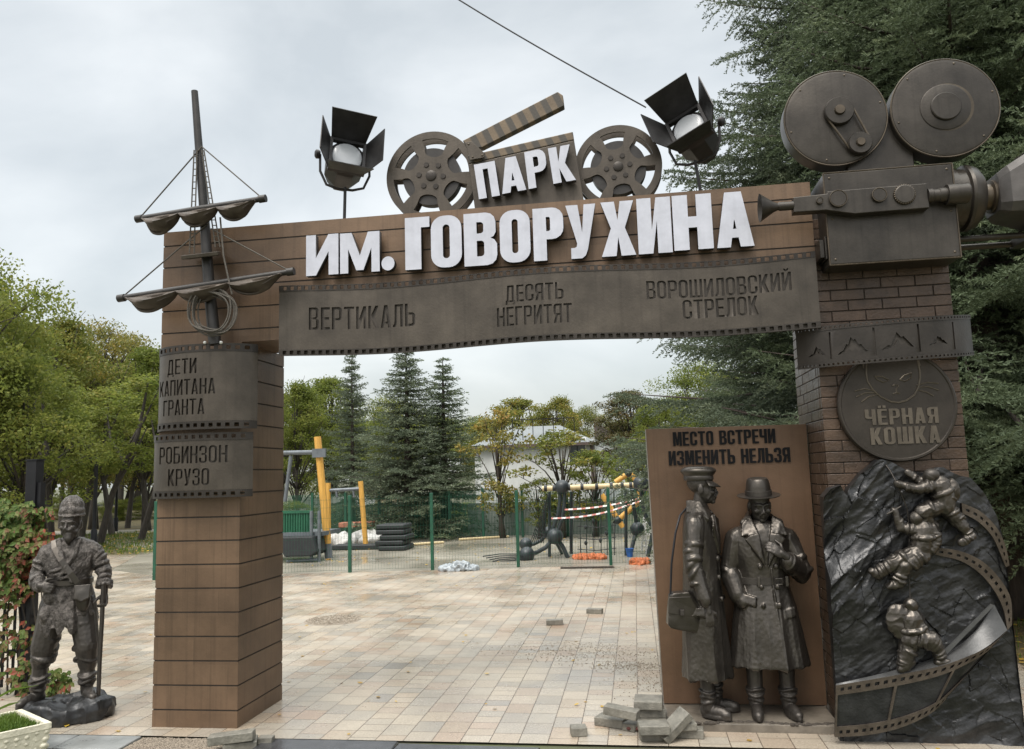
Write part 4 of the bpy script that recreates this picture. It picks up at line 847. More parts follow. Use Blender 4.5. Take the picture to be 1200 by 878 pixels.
# ================================================================ bronze figures
def ring(cx, cy, z, rx, ry, amp=0.0, nf=9, ph=0.0, n=64, ex=2.3, zf=None):
    out = []
    for i in range(n):
        a = 2*math.pi*i/n; c, s_ = math.cos(a), math.sin(a); k = (abs(c)**ex+abs(s_)**ex)**(-1/ex)
        w = 1+amp*(math.sin(nf*a+ph)*.6+math.sin((nf*.5+1)*a+ph*2.1)*.4)
        out.append(Vector((cx+rx*k*c*w, cy+ry*k*s_*w, z+(zf(a) if zf else 0))))
    return out
def xell(mb, c, r, Mh): mb.ell(Mh @ Vector(c), r, Mh.to_3x3())
def head(mb, Mh, beard=False, k=1.0):
    """Mh places a head facing local -Y, centred between crown and chin"""
    E_ = lambda c, r: xell(mb, [a*k for a in c], [a*k for a in r], Mh)
    def C_(pts, rs): mb.caps([Mh @ Vector([a*k for a in p]) for p in pts], [r*k for r in rs])
    E_((0, .018, .035), (.074, .094, .080)); E_((0, -.018, -.025), (.064, .072, .085)); E_((0, -.035, -.078), (.046, .050, .036)); E_((0, -.072, -.098), (.022, .020, .017))
    C_([(0, -.084, .006), (0, -.096, -.020), (0, -.104, -.035)], [.009, .010, .012])
    for s_ in (-1, 1):
        E_((s_*.011, -.100, -.040), (.010, .010, .008)); C_([(s_*.012, -.086, .014), (s_*.038, -.080, .017), (s_*.056, -.062, .008)], [.010, .010, .008])
        E_((s_*.040, -.070, -.032), (.022, .018, .018)); E_((s_*.030, -.074, -.004), (.014, .012, .0085)); E_((s_*.076, .012, -.016), (.010, .022, .034)); C_([(s_*.045, -.055, -.05), (s_*.045, -.04, -.075)], [.014, .014])
        C_([(s_*.015, -.104, -.046), (s_*.028, -.092, -.062)], [.006, .006])
    C_([(-.021, -.088, -.062), (0, -.096, -.060), (.021, -.088, -.062)], [.006, .008, .006]); C_([(-.018, -.088, -.073), (0, -.094, -.074), (.018, -.088, -.073)], [.006, .008, .006])
    C_([(0, .018, -.07), (0, .03, -.19)], [.056, .062])
def hand(mb, wrist, d, nrm, side, curl=.5, k=1.0, spread=.12):
    """palm, four unequal bent fingers and a thumb; d points along the fingers, nrm is the way they curl, side is towards the thumb"""
    d = Vector(d).normalized(); nrm = Vector(nrm); nrm = (nrm-d*nrm.dot(d)).normalized(); s_ = d.cross(nrm).normalized(); s_ = s_ if s_.dot(Vector(side)) > 0 else -s_
    w = Vector(wrist); B = Matrix((s_, d, nrm)).transposed()
    mb.ell(w+d*.052*k, (.040*k, .050*k, .016*k), B); mb.caps([w-d*.02*k, w+d*.03*k], [.026*k, .027*k])
    for i, (off, L) in enumerate(((.030, .072), (.010, .080), (-.010, .075), (-.029, .058))):
        p = w+d*.088*k+s_*off*k; ang = 0; pts = [p-d*.02*k, p]; dirn = (d+s_*off*spread*8).normalized()
        for j, fr in enumerate((.45, .32, .23)):
            ang += curl*(.7 if j == 0 else 1.0); v = dirn*math.cos(ang)+nrm*math.sin(ang); p = p+v*L*fr*k; pts.append(p)
        mb.caps(pts, [.0105*k, .0100*k, .0092*k, .0085*k, .0075*k], 10)
    p = w+d*.028*k+s_*.032*k; v1 = (s_*.75+d*.55+nrm*.25).normalized(); v2 = (s_*.35+d*.8+nrm*(.3+curl*.4)).normalized()
    mb.caps([p-s_*.012*k, p+v1*.034*k, p+v1*.034*k+v2*.030*k, p+v1*.034*k+v2*.052*k], [.014*k, .0125*k, .0105*k, .009*k], 10)
def boot(mb, ankle, toe_dir, k=1.0, top=.42, top_pt=None):
    a = Vector(ankle); d = Vector((toe_dir[0], toe_dir[1], 0)).normalized(); s_ = Vector((-d.y, d.x, 0)); B = Matrix((s_, d, Vector((0, 0, 1)))).transposed()
    mb.ell(a+d*.07*k+Vector((0, 0, -.035)), (.046*k, .13*k, .045*k), B); mb.ell(a+d*.155*k+Vector((0, 0, -.042)), (.043*k, .06*k, .034*k), B); mb.ell(a-d*.03*k+Vector((0, 0, -.03)), (.042*k, .05*k, .05*k), B)
    z0 = a.z-.075
    mb.loft([[a+d*(.075*k+.145*k*math.sin(t))+s_*(.048*k*math.cos(t)) + Vector((0, 0, z-a.z)) for t in [2*math.pi*i/24 for i in range(24)]] for z in (z0, z0+.022)])
    mb.caps([a, Vector(top_pt) if top_pt else a+Vector((0, 0, top-a.z))], [.058*k, .072*k])
    for i, z in enumerate((.03, .065, .10)):
        mb.tube([a+Vector(((.060+.006*i)*k*math.cos(t), (.060+.006*i)*k*math.sin(t), z+.008*math.sin(2*t+i*2))) for t in [2*math.pi*q/20 for q in range(20)]], .010*k, 8, closed=True)
def creases(b, p0, p1, r, n, seed):
    """bunched cloth: crooked rolls round a sleeve or trouser leg"""
    rr = random.Random(seed); p0, p1 = Vector(p0), Vector(p1); d = (p1-p0).normalized(); u = d.orthogonal().normalized(); v = d.cross(u)
    for i in range(n):
        c_ = p0.lerp(p1, (i+.3+rr.uniform(0, .4))/n); t1, t2 = rr.uniform(-.5, .5), rr.uniform(0, 6.28); a0 = rr.uniform(0, 6.28); span = rr.uniform(2.2, 4.6); k = 14
        b.caps([c_+(u*math.cos(a0+span*j/k)+v*math.sin(a0+span*j/k))*r*(.97)+d*(t1*r*math.sin(a0+span*j/k+t2)) for j in range(k+1)], [r*.20*math.sin(math.pi*(j+.6)/(k+1.2))+.003 for j in range(k+1)], 7)
wrk = add_disp(noise_disp(.0075, 4.2, (1.3, 1.3, .36), 3.1, True), noise_disp(.004, 6, (1, 1, .38), 8.3), noise_disp(.0012, 14, (1, 1, .5), 1.7, True))
fine = noise_disp(.0016, 45, (1, 1, 1), 5.5)
def placed(name, mb, voxel, mt, parent, PM, disp=None, it=2): return add_mesh(name, remesh(mb, voxel, it, disp, PM), M[mt], parent, True, 0)
def drape(x0, y0, z0, z1, amp, nf, ph):
    """long vertical folds growing towards a hem"""
    shp = lambda s: 1-2*np.abs(s)**.75
    def f(co, no):
        a = np.arctan2(co[:, 1]-y0, co[:, 0]-x0); t = np.clip((z1-co[:, 2])/(z1-z0), 0, 1)
        return amp*t**1.1*(shp(np.sin(a*nf+ph+co[:, 2]*1.5))*.6+shp(np.sin(a*(nf*1.7)+ph*2-co[:, 2]))*.4)
    return f

# ---- man in the belted trench coat
t2 = thing('bronze_statue', (4.545, .30, .055), 'bronze statue of a man in brimmed hat and belted coat, hand on chest', 'statue', 'bronze statues of men')
P2 = T(4.545, .315, .055) @ RZ(R(3)) @ Matrix.Diagonal((.86, .90, 1, 1))
b = MB()
Mh = T(0, -.035, 1.475) @ Matrix.Diagonal((1/.86, 1/.90, 1, 1)) @ RX(R(12)) @ RZ(R(4)); head(b, Mh)
boot(b, (-.125, 0, .085), (-.12, -1), 1.0, .5); boot(b, (.135, .0, .085), (.18, -1), 1.0, .5)
hand(b, (.135, -.225, 1.125), (-.72, -.10, .42), (.1, .85, -.5), (.2, -.2, 1), .38, 1.05)
b.caps([(-.125, 0, .5), (-.09, .01, .85), (0, .01, .95), (0, .01, 1.2), (0, .0, 1.36)], [.07, .08, .11, .10, .06]); b.caps([(.135, 0, .5), (.09, .01, .85)], [.07, .08]); b.caps([(0, .0, 1.24), (.2, .005, 1.22), (.30, -.02, 1.0), (.17, -.18, 1.085), (.135, -.225, 1.125)], [.06, .05, .045, .032, .028])
placed('body', b, .0055, 'bronze_face', t2, P2, fine)
b = MB()
b.loft([ring(0, .01, z, rx, ry, am, 8, ph) for z, rx, ry, am, ph in ((.345, .325, .235, .035, .4), (.36, .328, .24, .035, .4), (.55, .292, .21, .03, .5), (.75, .250, .175, .025, .7), (.87, .212, .150, .015, .9), (.93, .196, .140, 0, 1), (1.0, .205, .143, 0, 1), (1.12, .232, .150, 0, 1), (1.22, .240, .145, 0, 1), (1.29, .215, .130, 0, 1), (1.335, .15, .105, 0, 1), (1.36, .08, .08, 0, 1))])
b.caps([(-.185, .005, 1.235), (.185, .005, 1.235)], [.082, .082])
b.caps([(-.215, .005, 1.225), (-.275, .01, 1.00), (-.20, -.095, .80)], [.080, .070, .056]); b.caps([(.215, .005, 1.225), (.315, -.02, 1.00), (.30, -.03, .985), (.165, -.185, 1.085)], [.080, .075, .072, .056])
b.caps([(-.262, -.015, .955), (-.235, -.07, .85)], [.083, .070]); b.lathe([(.001, 0), (.064, 0), (.066, .05), (.001, .05)], T(.195, -.155, 1.065) @ Vector((-.75, -.75, .5)).to_track_quat('Z', 'Y').to_matrix().to_4x4(), 20)
creases(b, (-.235, .005, 1.14), (-.27, .0, .92), .078, 6, 1); creases(b, (.245, .0, 1.14), (.31, -.02, 1.0), .078, 4, 2); creases(b, (.29, -.045, 1.0), (.2, -.15, 1.06), .068, 5, 3)
b.plate([(-.10, -.148, .83), (-.215, -.112, .86), (-.225, -.122, .80), (-.11, -.160, .77)], .026)
for s_ in (-1, 1):
    # collar fall, lapel and its notch
    b.plate([(s_*.012, -.155, 1.04), (s_*.045, -.158, 1.10), (s_*.165, -.145, 1.235), (s_*.115, -.148, 1.265), (s_*.05, -.135, 1.27)], .026)
    b.plate([(s_*.055, -.125, 1.275), (s_*.19, -.125, 1.250), (s_*.165, -.085, 1.335), (s_*.085, -.045, 1.395)], .030)
    b.plate([(s_*.165, -.085, 1.335), (s_*.085, -.045, 1.395), (s_*.06, .075, 1.425), (s_*.13, .06, 1.34)], .032)
    for z in (.78, .905, 1.045): b.ell((s_*.062+.012, -.150-(.02 if z < .8 else 0), z), (.017, .012, .017))
b.plate([(0, .11, 1.335), (.11, .075, 1.345), (.07, .085, 1.425), (-.07, .085, 1.425), (-.11, .075, 1.345)], .03)
b.caps([(.035, -.152, 1.03), (.04, -.148, .92), (.055, -.174, .7), (.085, -.214, .37)], [.007, .006, .008, .010])
b.plate([(.11, -.145, .74), (.20, -.115, .76), (.205, -.125, .70), (.115, -.155, .68)], .03)
placed('coat', b, .0065, 'bronze', t2, P2, add_disp(drape(0, .01, .34, .92, .019, 3.5, .6), wrk, fine))
b = MB().loft([ring(0, .01, z, .203+e, .146+e, 0, 8, 0) for z, e in ((.915, 0), (.918, .008), (.962, .008), (.965, 0))]); o = b.xf(P2).build('belt', M['bronze_face'], t2, True, 40)
MB().tube([(.06, -.158, .92), (.115, -.153, .92), (.115, -.153, .96), (.06, -.158, .96)], .006, 8, closed=True).xf(P2).build('buckle', M['bronze'], o)
for x in (-.07, .155): MB().box((x-.012, -.168+abs(x-.04)*.12, .905), (x+.012, -.140, .975)).xf(P2).build('belt_loop', M['bronze'], o, False, 35, .003)
HM = P2 @ T(0, -.02, 1.535) @ Matrix.Diagonal((1/.86, 1/.90, 1, 1)) @ RX(R(7)) @ RY(R(-2))
def oval(M4, kx, ky): return M4 @ Matrix.Diagonal((kx, ky, 1, 1))
h_ = MB().lathe([(.085, -.005), (.100, -.006), (.135, -.004), (.158, .002), (.160, .007), (.156, .008), (.130, .004), (.098, .008), (.094, .02), (.090, .07), (.080, .115), (.070, .128), (.035, .124), (.001, .118)], oval(HM, .95, 1.08), 56, False).build('hat', M['bronze'], t2, True, 50)
MB().lathe([(.096, .008), (.099, .010), (.097, .042), (.093, .044)], oval(HM, .96, 1.09), 56, False).build('hat_band', M['bronze_face'], h_, True, 40)

# ---- officer in the peaked cap, in profile
t1 = thing('bronze_statue', (4.13, .30, .055), 'bronze statue of an officer in peaked cap and overcoat, seen in profile', 'statue', 'bronze statues of men')
P1 = T(4.115, .30, .055) @ RZ(R(78)) @ Matrix.Scale(1.02, 4) @ Matrix.Diagonal((.86, .76, 1, 1))
b = MB(); Mh = T(0, -.045, 1.575) @ Matrix.Diagonal((1/.86, 1/.76, 1, 1)) @ RX(R(3)) @ RZ(R(8)); head(b, Mh)
boot(b, (-.095, .0, .085), (-.25, -1), 1.0, .5); boot(b, (.10, -.04, .085), (.15, -1), 1.0, .5)
hand(b, (-.315, -.085, .775), (-.05, -.12, -1), (.55, .2, .1), (0, -1, .0), .75, 1.0)
b.caps([(-.095, 0, .5), (-.08, .01, .85), (0, .01, .95), (0, .01, 1.25), (0, .0, 1.45)], [.07, .08, .11, .10, .06]); b.caps([(.10, -.04, .5), (.08, .01, .85)], [.07, .08]); b.caps([(0, .0, 1.3), (-.2, .01, 1.3), (-.275, .04, 1.06), (-.312, -.07, .82), (-.315, -.085, .775)], [.06, .05, .045, .032, .028])
placed('body', b, .0055, 'bronze_face', t1, P1, fine)
b = MB()
b.loft([ring(0, .01, z, rx, ry, am, 7, ph) for z, rx, ry, am, ph in ((.265, .245, .225, .03, .2), (.28, .25, .228, .03, .2), (.5, .235, .205, .025, .4), (.75, .215, .178, .015, .6), (.98, .205, .155, 0, 1), (1.15, .220, .155, 0, 1), (1.28, .222, .145, 0, 1), (1.37, .195, .125, 0, 1), (1.425, .13, .10, 0, 1), (1.46, .082, .085, 0, 1))])
b.caps([(-.175, .01, 1.325), (.175, .01, 1.325)], [.080, .080])
b.caps([(-.215, .01, 1.31), (-.275, .04, 1.06), (-.31, -.06, .83)], [.082, .074, .058]); b.caps([(.215, .01, 1.31), (.265, .04, 1.06), (.235, -.05, .83)], [.080, .072, .058])
creases(b, (-.235, .02, 1.22), (-.275, .04, 1.06), .076, 4, 4); creases(b, (-.275, .04, 1.06), (-.305, -.03, .90), .069, 6, 5); creases(b, (.235, .02, 1.2), (.245, -.02, .9), .074, 6, 6)
b.lathe([(.001, 0), (.062, 0), (.064, .055), (.001, .055)], T(-.303, -.035, .885) @ Vector((-.05, -.2, -1)).to_track_quat('Z', 'Y').to_matrix().to_4x4(), 20)
for s_ in (-1, 1):
    b.plate([(s_*.015, -.158, 1.10), (s_*.05, -.16, 1.16), (s_*.15, -.145, 1.31), (s_*.10, -.145, 1.345), (s_*.05, -.125, 1.38)], .024)
    b.plate([(s_*.06, -.115, 1.385), (s_*.165, -.11, 1.345), (s_*.165, .0, 1.40), (s_*.085, -.02, 1.475)], .028); b.plate([(s_*.165, .0, 1.40), (s_*.085, -.02, 1.475), (s_*.055, .10, 1.475), (s_*.13, .10, 1.40)], .028)
    b.plate([(s_*.13, -.06, 1.402), (s_*.23, -.05, 1.375), (s_*.23, .05, 1.375), (s_*.13, .055, 1.402)], .016)
    for z in (.80, .95, 1.08): b.ell((s_*.06, -.158-(.015 if z < .9 else 0), z), (.016, .012, .016))
b.caps([(.03, -.152, 1.1), (.035, -.158, .9), (.05, -.198, .5), (.055, -.220, .29)], [.008, .007, .008, .010]); b.caps([(0, .165, 1.0), (0, .2, .6), (0, .235, .28)], [.012, .012, .012])
b.plate([(-.215, -.04, .76), (-.235, .09, .76), (-.245, .09, .70), (-.228, -.045, .70)], .028)
placed('coat', b, .0065, 'bronze', t1, P1, add_disp(drape(0, .01, .26, 1.0, .016, 3, 1.2), wrk, fine))
CM = P1 @ T(0, -.03, 1.625) @ Matrix.Diagonal((1/.86, 1/.76, 1, 1)) @ RX(R(5)) @ RZ(R(8))
c_ = MB().lathe([(.001, .098), (.05, .100), (.092, .094), (.112, .078), (.116, .066), (.108, .052), (.096, .036), (.093, .004), (.090, -.002), (.080, .0)], oval(CM @ T(0, .012, 0) @ RX(R(-4)), .92, 1.10), 56, False).build('peaked_cap', M['bronze'], t1, True, 50)
MB().lathe([(.0935, .004), (.096, .007), (.096, .032), (.0945, .034)], oval(CM @ T(0, .012, 0) @ RX(R(-4)), .93, 1.11), 56, False).build('cap_band', M['bronze_face'], c_, True, 40)
V = []; n = 22
for j, (ro, dz) in enumerate(((.092, .004), (.118, -.012), (.142, -.030))):
    for i in range(n+1):
        a = R(205+130*i/n); V.append(CM @ Vector((ro*.95*math.cos(a), ro*1.02*math.sin(a), dz-.006*(1-abs(2*i/n-1)))))
w = n+1; mb = MB(); mb.add(V, [(j*w+i, j*w+i+1, (j+1)*w+i+1, (j+1)*w+i) for j in range(2) for i in range(n)]); o = mb.build('cap_peak', M['bronze_face'], c_, True, 60); sm = o.modifiers.new('t', 'SOLIDIFY'); sm.thickness = .006
# satchel in his hand, strap up to the shoulder
sc_ = [at(784, 700, .02), at(788, 695, .02), at(806, 694, .03), at(821, 714, .07), at(818, 741, .08), at(783, 734, .01)]
sat = thing('satchel', (3.93, .06, .66), 'bronze leather satchel with flap hanging by the officer statue hand', 'satchel')
mb = MB().plate([at(784.5, 697, .12), at(788, 694, .12), at(806, 692.5, .13), at(810, 697, .135), at(821, 713, .16), at(818.5, 737, .165), at(814, 740.5, .165), at(785, 735, .12), at(781.5, 731, .118)], .085)
add_mesh('pouch', remesh(mb, .006, 3, noise_disp(.004, 14, seed=2)), M['bronze'], sat, True, 0)
mb = MB().plate([at(784, 700, .074), at(809, 699, .09), at(819, 716, .113), at(818, 724, .116), at(802, 722, .098), at(783, 719, .07)], .012); mb.build('flap', M['bronze'], sat, False, 35, .004)
MB().box((-.014, -.012, -.02), (.014, .012, .02), T(at(799.5, 718, .075))).build('clasp', M['bronze_face'], sat, False, 35, .003)
MB().tube([at(785.5, 699, .12), at(787, 660, .13), at(791.5, 625, .15), at(797, 604, .20), at(804, 596, .27)], .0075, 8).build('shoulder_strap', M['iron'], sat)

# ---- castaway with fur hat, bag and staff, on a rock
t3 = thing('bronze_statue', (-.86, .22, 0), 'bronze statue of a bearded castaway in a fur hat leaning on a staff', 'statue', 'bronze statues of men')
P3R = T(-.885, .215, .13) @ RZ(R(27)); P3 = P3R @ Matrix.Diagonal((.86, .93, 1.035, 1))
b = MB(); Mh = T(0, -.045, 1.335) @ Matrix.Diagonal((1/.86, 1/.93, 1, 1)) @ RX(R(2)) @ RZ(R(-12)); head(b, Mh, True, .98)
for s_ in (-1, 1): b.caps([(s_*.03, -.125, 1.272), (s_*.055, -.10, 1.262), (s_*.066, -.06, 1.29), (s_*.068, -.03, 1.35)], [.012, .017, .016, .012])
b.caps([(-.038, -.128, 1.268), (-.012, -.146, 1.285), (.012, -.146, 1.285), (.038, -.128, 1.268)], [.008, .011, .011, .008])
b.caps([(0, -.11, 1.245), (0, -.125, 1.22), (0, -.12, 1.195)], [.045, .036, .022]); b.ell((0, -.085, 1.24), (.06, .05, .045))
boot(b, (-.235, .03, .06), (-.75, -1), 1.0, .33, (-.215, .03, .33)); boot(b, (.185, -.06, .085), (.5, -1), .98, .30, (.185, -.07, .30))
b.caps([(-.215, .03, .30), (-.195, .01, .40), (-.12, .01, .70)], [.086, .106, .125]); b.caps([(.185, -.065, .28), (.18, -.085, .40), (.11, -.01, .70)], [.084, .104, .125])
for (x, y) in ((-.213, .028), (.187, -.072)):
    for i, z in enumerate((.30, .335, .18, .14)): b.tube([(x+(.083-.005*i)*math.cos(t), y+(.083-.005*i)*math.sin(t), z+.012*math.sin(2*t+i)) for t in [2*math.pi*q/20 for q in range(20)]], .013, 8, closed=True)
hand(b, (-.215, -.155, .875), (.75, -.35, -.12), (.2, .9, -.2), (0, 0, 1), .75, 1.0); hand(b, (.318, -.125, .80), (-.02, -.25, -1), (-.35, -.8, .1), (-1, 0, .2), .95, 1.0)
b.caps([(-.10, .01, .70), (0, .01, .8), (0, .01, 1.05), (0, .0, 1.22)], [.09, .10, .10, .055]); b.caps([(.09, -.01, .70), (0, .01, .8)], [.09, .1]); b.caps([(0, .0, 1.1), (-.2, .01, 1.1), (-.28, .02, .95), (-.23, -.125, .88), (-.215, -.155, .875)], [.06, .05, .045, .03, .028]); b.caps([(0, 0, 1.1), (.2, .01, 1.1), (.275, .01, .97), (.312, -.10, .83), (.318, -.125, .80)], [.06, .05, .045, .03, .028])
creases(b, (-.21, .03, .31), (-.15, .01, .58), .103, 7, 11); creases(b, (.185, -.07, .29), (.14, -.04, .58), .101, 7, 12)
placed('body', b, .0055, 'bronze_face', t3, P3, add_disp(noise_disp(.005, 12, (1, 1, .5), 2.2), fine))
b = MB()
hem = lambda a: .045*abs(math.sin(a*3.5+.7))-.03+.012*math.sin(a*11)
b.loft([ring(0, .01, z, rx, ry, am, 7, ph, zf=(hem if k < 2 else None)) for k, (z, rx, ry, am, ph) in enumerate(((.605, .238, .185, .03, .3), (.625, .240, .188, .03, .3), (.72, .225, .172, .02, .5), (.86, .190, .145, 0, 1), (.92, .185, .145, 0, 1), (1.02, .215, .155, 0, 1), (1.11, .220, .145, 0, 1), (1.18, .175, .115, 0, 1), (1.215, .10, .085, 0, 1)))])
b.caps([(-.16, .01, 1.115), (.16, .01, 1.115)], [.074, .074])
b.caps([(-.195, .01, 1.10), (-.275, .03, .955), (-.265, -.02, .925), (-.225, -.125, .875)], [.074, .062, .058, .048]); b.caps([(.195, .01, 1.10), (.275, .01, .97), (.315, -.075, .86)], [.074, .062, .050])
creases(b, (-.21, .01, 1.08), (-.27, .03, .96), .069, 5, 7); creases(b, (-.26, -.03, .92), (-.235, -.10, .885), .056, 3, 8); creases(b, (.21, .01, 1.08), (.275, .0, .97), .069, 5, 9); creases(b, (.28, -.01, .96), (.31, -.06, .88), .058, 4, 10)
for c, ang in (((.308, -.07, .875), 0),): b.lathe([(.001, 0), (.070, 0), (.072, .05), (.001, .05)], T(c) @ Vector((.02, -.4, -1)).to_track_quat('Z', 'Y').to_matrix().to_4x4(), 20)
b.lathe([(.001, 0), (.064, 0), (.066, .045), (.001, .045)], T(-.262, -.045, .915) @ Vector((.4, -.85, -.35)).to_track_quat('Z', 'Y').to_matrix().to_4x4(), 20)
b.caps([(-.085, -.075, 1.20), (-.055, -.135, 1.10), (.02, -.158, .98), (.05, -.155, .90)], [.024, .022, .020, .018]); b.caps([(.085, -.075, 1.20), (.055, -.135, 1.09), (.0, -.155, 1.02), (-.06, -.155, .93)], [.024, .022, .020, .018])
for x, z, r_ in ((-.12, .80, .07), (-.02, .77, .075), (.09, .80, .06), (-.15, .66, .06), (.0, .64, .06), (.13, .66, .055)): b.ell((x, -.125, z), (r_, .04, .075))
for i in range(13):
    t = 2*math.pi*i/13+.2; b.ell((.232*math.cos(t), .01+.180*math.sin(t), .60-.012*(i % 3)), (.058, .020, .085+.012*(i % 2)), Matrix.Rotation(math.atan2(math.cos(t)*.18*-1, math.sin(t)*.232)*-1+math.pi*0, 3, 'Z') if False else Matrix.Rotation(t+math.pi/2, 3, 'Z'), 14, 9)
for i in range(3): b.plate([(-.14+.03*i, -.150, .985-.03*i), (.0+.02*i, -.165, 1.02-.035*i), (.0+.02*i, -.168, 1.0-.035*i), (-.14+.03*i, -.155, .965-.03*i)], .022)
placed('tunic', b, .0062, 'bronze_rough', t3, P3, add_disp(drape(0, .01, .56, .9, .014, 3, .2), noise_disp(.007, 10, (1, 1, .6), 4.4, True), noise_disp(.0042, 60, (1, 1, 1), 1.1)))
b = MB().loft([ring(0, .005, z, .188+e, .152+e, .01, 8, 0) for z, e in ((.865, 0), (.868, .010), (.905, .010), (.908, 0))]); b.xf(P3).build('belt', M['bronze'], t3, True, 40)
b = MB(); b.ell((0, -.012, 1.425), (.112, .122, .070)); b.ell((0, -.002, 1.462), (.103, .110, .088)); b.caps([((.108*math.cos(t)), -.012+.118*math.sin(t), 1.398+.010*math.sin(t)) for t in [2*math.pi*i/16 for i in range(17)]], [.010]*17, 8)
placed('fur_hat', b, .006, 'bronze_rough', t3, P3, noise_disp(.0045, 45, (1, 1, 1), 7))
b = MB(); st = [Vector(p) for p in ((-.135, -.06, 1.205), (-.115, -.115, 1.15), (-.045, -.165, 1.06), (.04, -.178, .96), (.10, -.165, .88))]
L_ = []
for i in range(len(st)):
    d = (st[min(i+1, 4)]-st[max(i-1, 0)]).normalized(); o_ = Vector((0, -1, .2)); s_ = d.cross(o_).normalized(); o_ = s_.cross(d).normalized(); q = st[i]
    L_.append([q+s_*.024-o_*.006, q+s_*.024+o_*.008, q-s_*.024+o_*.008, q-s_*.024-o_*.006])
b.loft(L_); b.xf(P3).build('shoulder_strap', M['bronze'], t3, False, 35, .003)
b = MB(); b.ell((.145, -.165, .77), (.065, .048, .105)); b.plate([(.075, -.195, .87), (.21, -.175, .87), (.205, -.205, .77), (.14, -.222, .745), (.08, -.212, .77)], .018)
placed('shoulder_bag', b, .0055, 'bronze', t3, P3, noise_disp(.005, 14, seed=3))
b = MB(); b.tube([(.314, -.175, .86), (.312, -.175, .6), (.302, -.16, .3), (.298, -.15, -.03)], [.020, .0195, .019, .018], 12); b.ell((.314, -.175, .865), (.026, .026, .02)); b.xf(P3).build('staff', M['bronze_face'], t3)
rk = [(-.30, -.20), (-.12, -.30), (.08, -.315), (.27, -.27), (.345, -.15), (.36, .02), (.22, .14), (-.05, .18), (-.27, .10)]
b = MB().loft([[Vector((x*k+dx*.5, y*k+dx*.3, z+(.03*math.sin(i*2.3) if z > -.1 else 0))) for i, (x, y) in enumerate(rk)] for k, dx, z in ((1.0, 0, -.13), (1.03, .01, -.06), (.97, 0, .0), (.80, .0, .022), (.35, 0, .012))])
me = remesh(b, .012, 1, noise_disp(.014, 8, seed=1.5, ridged=True), P3R); add_mesh('rock_base', me, M['rock'], t3, True, 25)

# ================================================================ mountain relief
rel = thing('mountain_relief', (5.45, 0, 0), 'dark metal mountain relief with three climbers and a curling film ribbon', 'relief')
zt = lambda u, v, Y: at(920+u/2.4535, 520+v/2.4535, Y)
top = [(105, 152), (125, 128), (155, 119), (172, 148), (180, 128), (200, 105), (215, 85), (240, 66), (262, 46), (274, 46), (300, 52), (345, 76), (400, 84), (436, 68), (452, 68), (475, 82), (500, 92), (530, 98), (556, 125), (578, 150), (592, 178), (610, 215), (624, 270), (634, 340), (640, 420), (645, 520), (650, 640), (664, 850)]
YB = -.035
tc_ = [zt(u, v, YB) for u, v in top]; txs = np.array([p.x for p in tc_]); tzs = np.array([p.z for p in tc_]); txs = np.maximum.accumulate(txs+np.arange(len(txs))*1e-4)
x0, x1 = txs[0], txs[-1]; NX, NZ = 190, 250
def rid(x, z, s_, sd): return 1-abs(noise.noise(Vector((x*s_+sd, z*s_-sd, sd*.7))))*2.2
_rf = {}
def facet(x, z, s_, sd):
    p = Vector((x*s_+sd, z*s_-sd, sd)); d_, pts = noise.voronoi(p)
    c_ = pts[0]; k = (round(c_.x, 3), round(c_.y, 3))
    if k not in _rf: _rf[k] = random.Random(hash(k)).uniform(-1, 1), random.Random(hash(k)+1).uniform(-1, 1), random.Random(hash(k)+2).uniform(-.3, .3)
    g = _rf[k]; return g[0]*(p.x-c_.x)+g[1]*(p.y-c_.y)+g[2]
V = []
for i in range(NX+1):
    x = x0+(x1-x0)*i/NX; tz = float(np.interp(x, txs, tzs)); tz = max(tz, .012)
    for j in range(NZ+1):
        z = tz*j/NZ
        xr = x*.8+z*.55; zr_ = z*.75-x*.5
        w = noise.noise(Vector((x*3, z*3, 9)))*.12
        left = max(0, 1-(x-x0)/.62)*max(0, min(1, (z-.55)/.5))
        al, ac = x*.90+z*.42, z*.90-x*.42; sk = z*.80+x*.60; sp_ = x*.80-z*.60
        h = .012*noise.noise(Vector((x*2.6, z*2.6, 4)))+.0085*rid(al*.35+w*.5, ac*1.5+w, 4.5, 2.0)*(.5+.5*noise.noise(Vector((x*4, z*4, 1))))+.0035*rid(al*.35, ac*1.6-w, 13.0, 5.0)+.0015*rid(al*.5, ac*2, 26, 1.0)+left*(.085*rid(sp_*1.15+w*.6, sk*.38, 4.4, 7.3)+.014*rid(sp_*1.6, sk*.3, 11.0, 3.3))
        wx_ = noise.noise(Vector((x*7, z*7, 3)))*.03; h += .012*facet(x*.9+z*.45+wx_, z*.6-x*.3-wx_, 5.2, 3.3)+.005*facet(x*.9+z*.45-wx_, z*.6-x*.3+wx_, 12.0, 1.3)+left*.03*facet(sp_+wx_, sk*.5, 7.0, 6.6)
        low = max(0, 1-z/.42)*max(0, (x-5.35)/.5); h += low*.028*rid(x*.9-z*.6, z+.3*x, 4.5, 4.1)
        V.append((x, YB-h-.02*min(1, (z+.05)/.3)*0, z))
w = NZ+1; F = [(i*w+j, (i+1)*w+j, (i+1)*w+j+1, i*w+j+1) for i in range(NX) for j in range(NZ)]
nb = len(V); bd = [i*w for i in range(NX+1)]+[NX*w+j for j in range(1, NZ+1)]+[i*w+NZ for i in range(NX-1, -1, -1)]+[j for j in range(NZ-1, 0, -1)]
V += [(V[k][0], .03, V[k][2]) for k in bd]; n = len(bd); F += [(bd[i], bd[(i+1) % n], nb+(i+1) % n, nb+i) for i in range(n)]
mb = MB(); mb.add(V, F); mb.build('rock_plate', M['rock'], rel, True, 30)
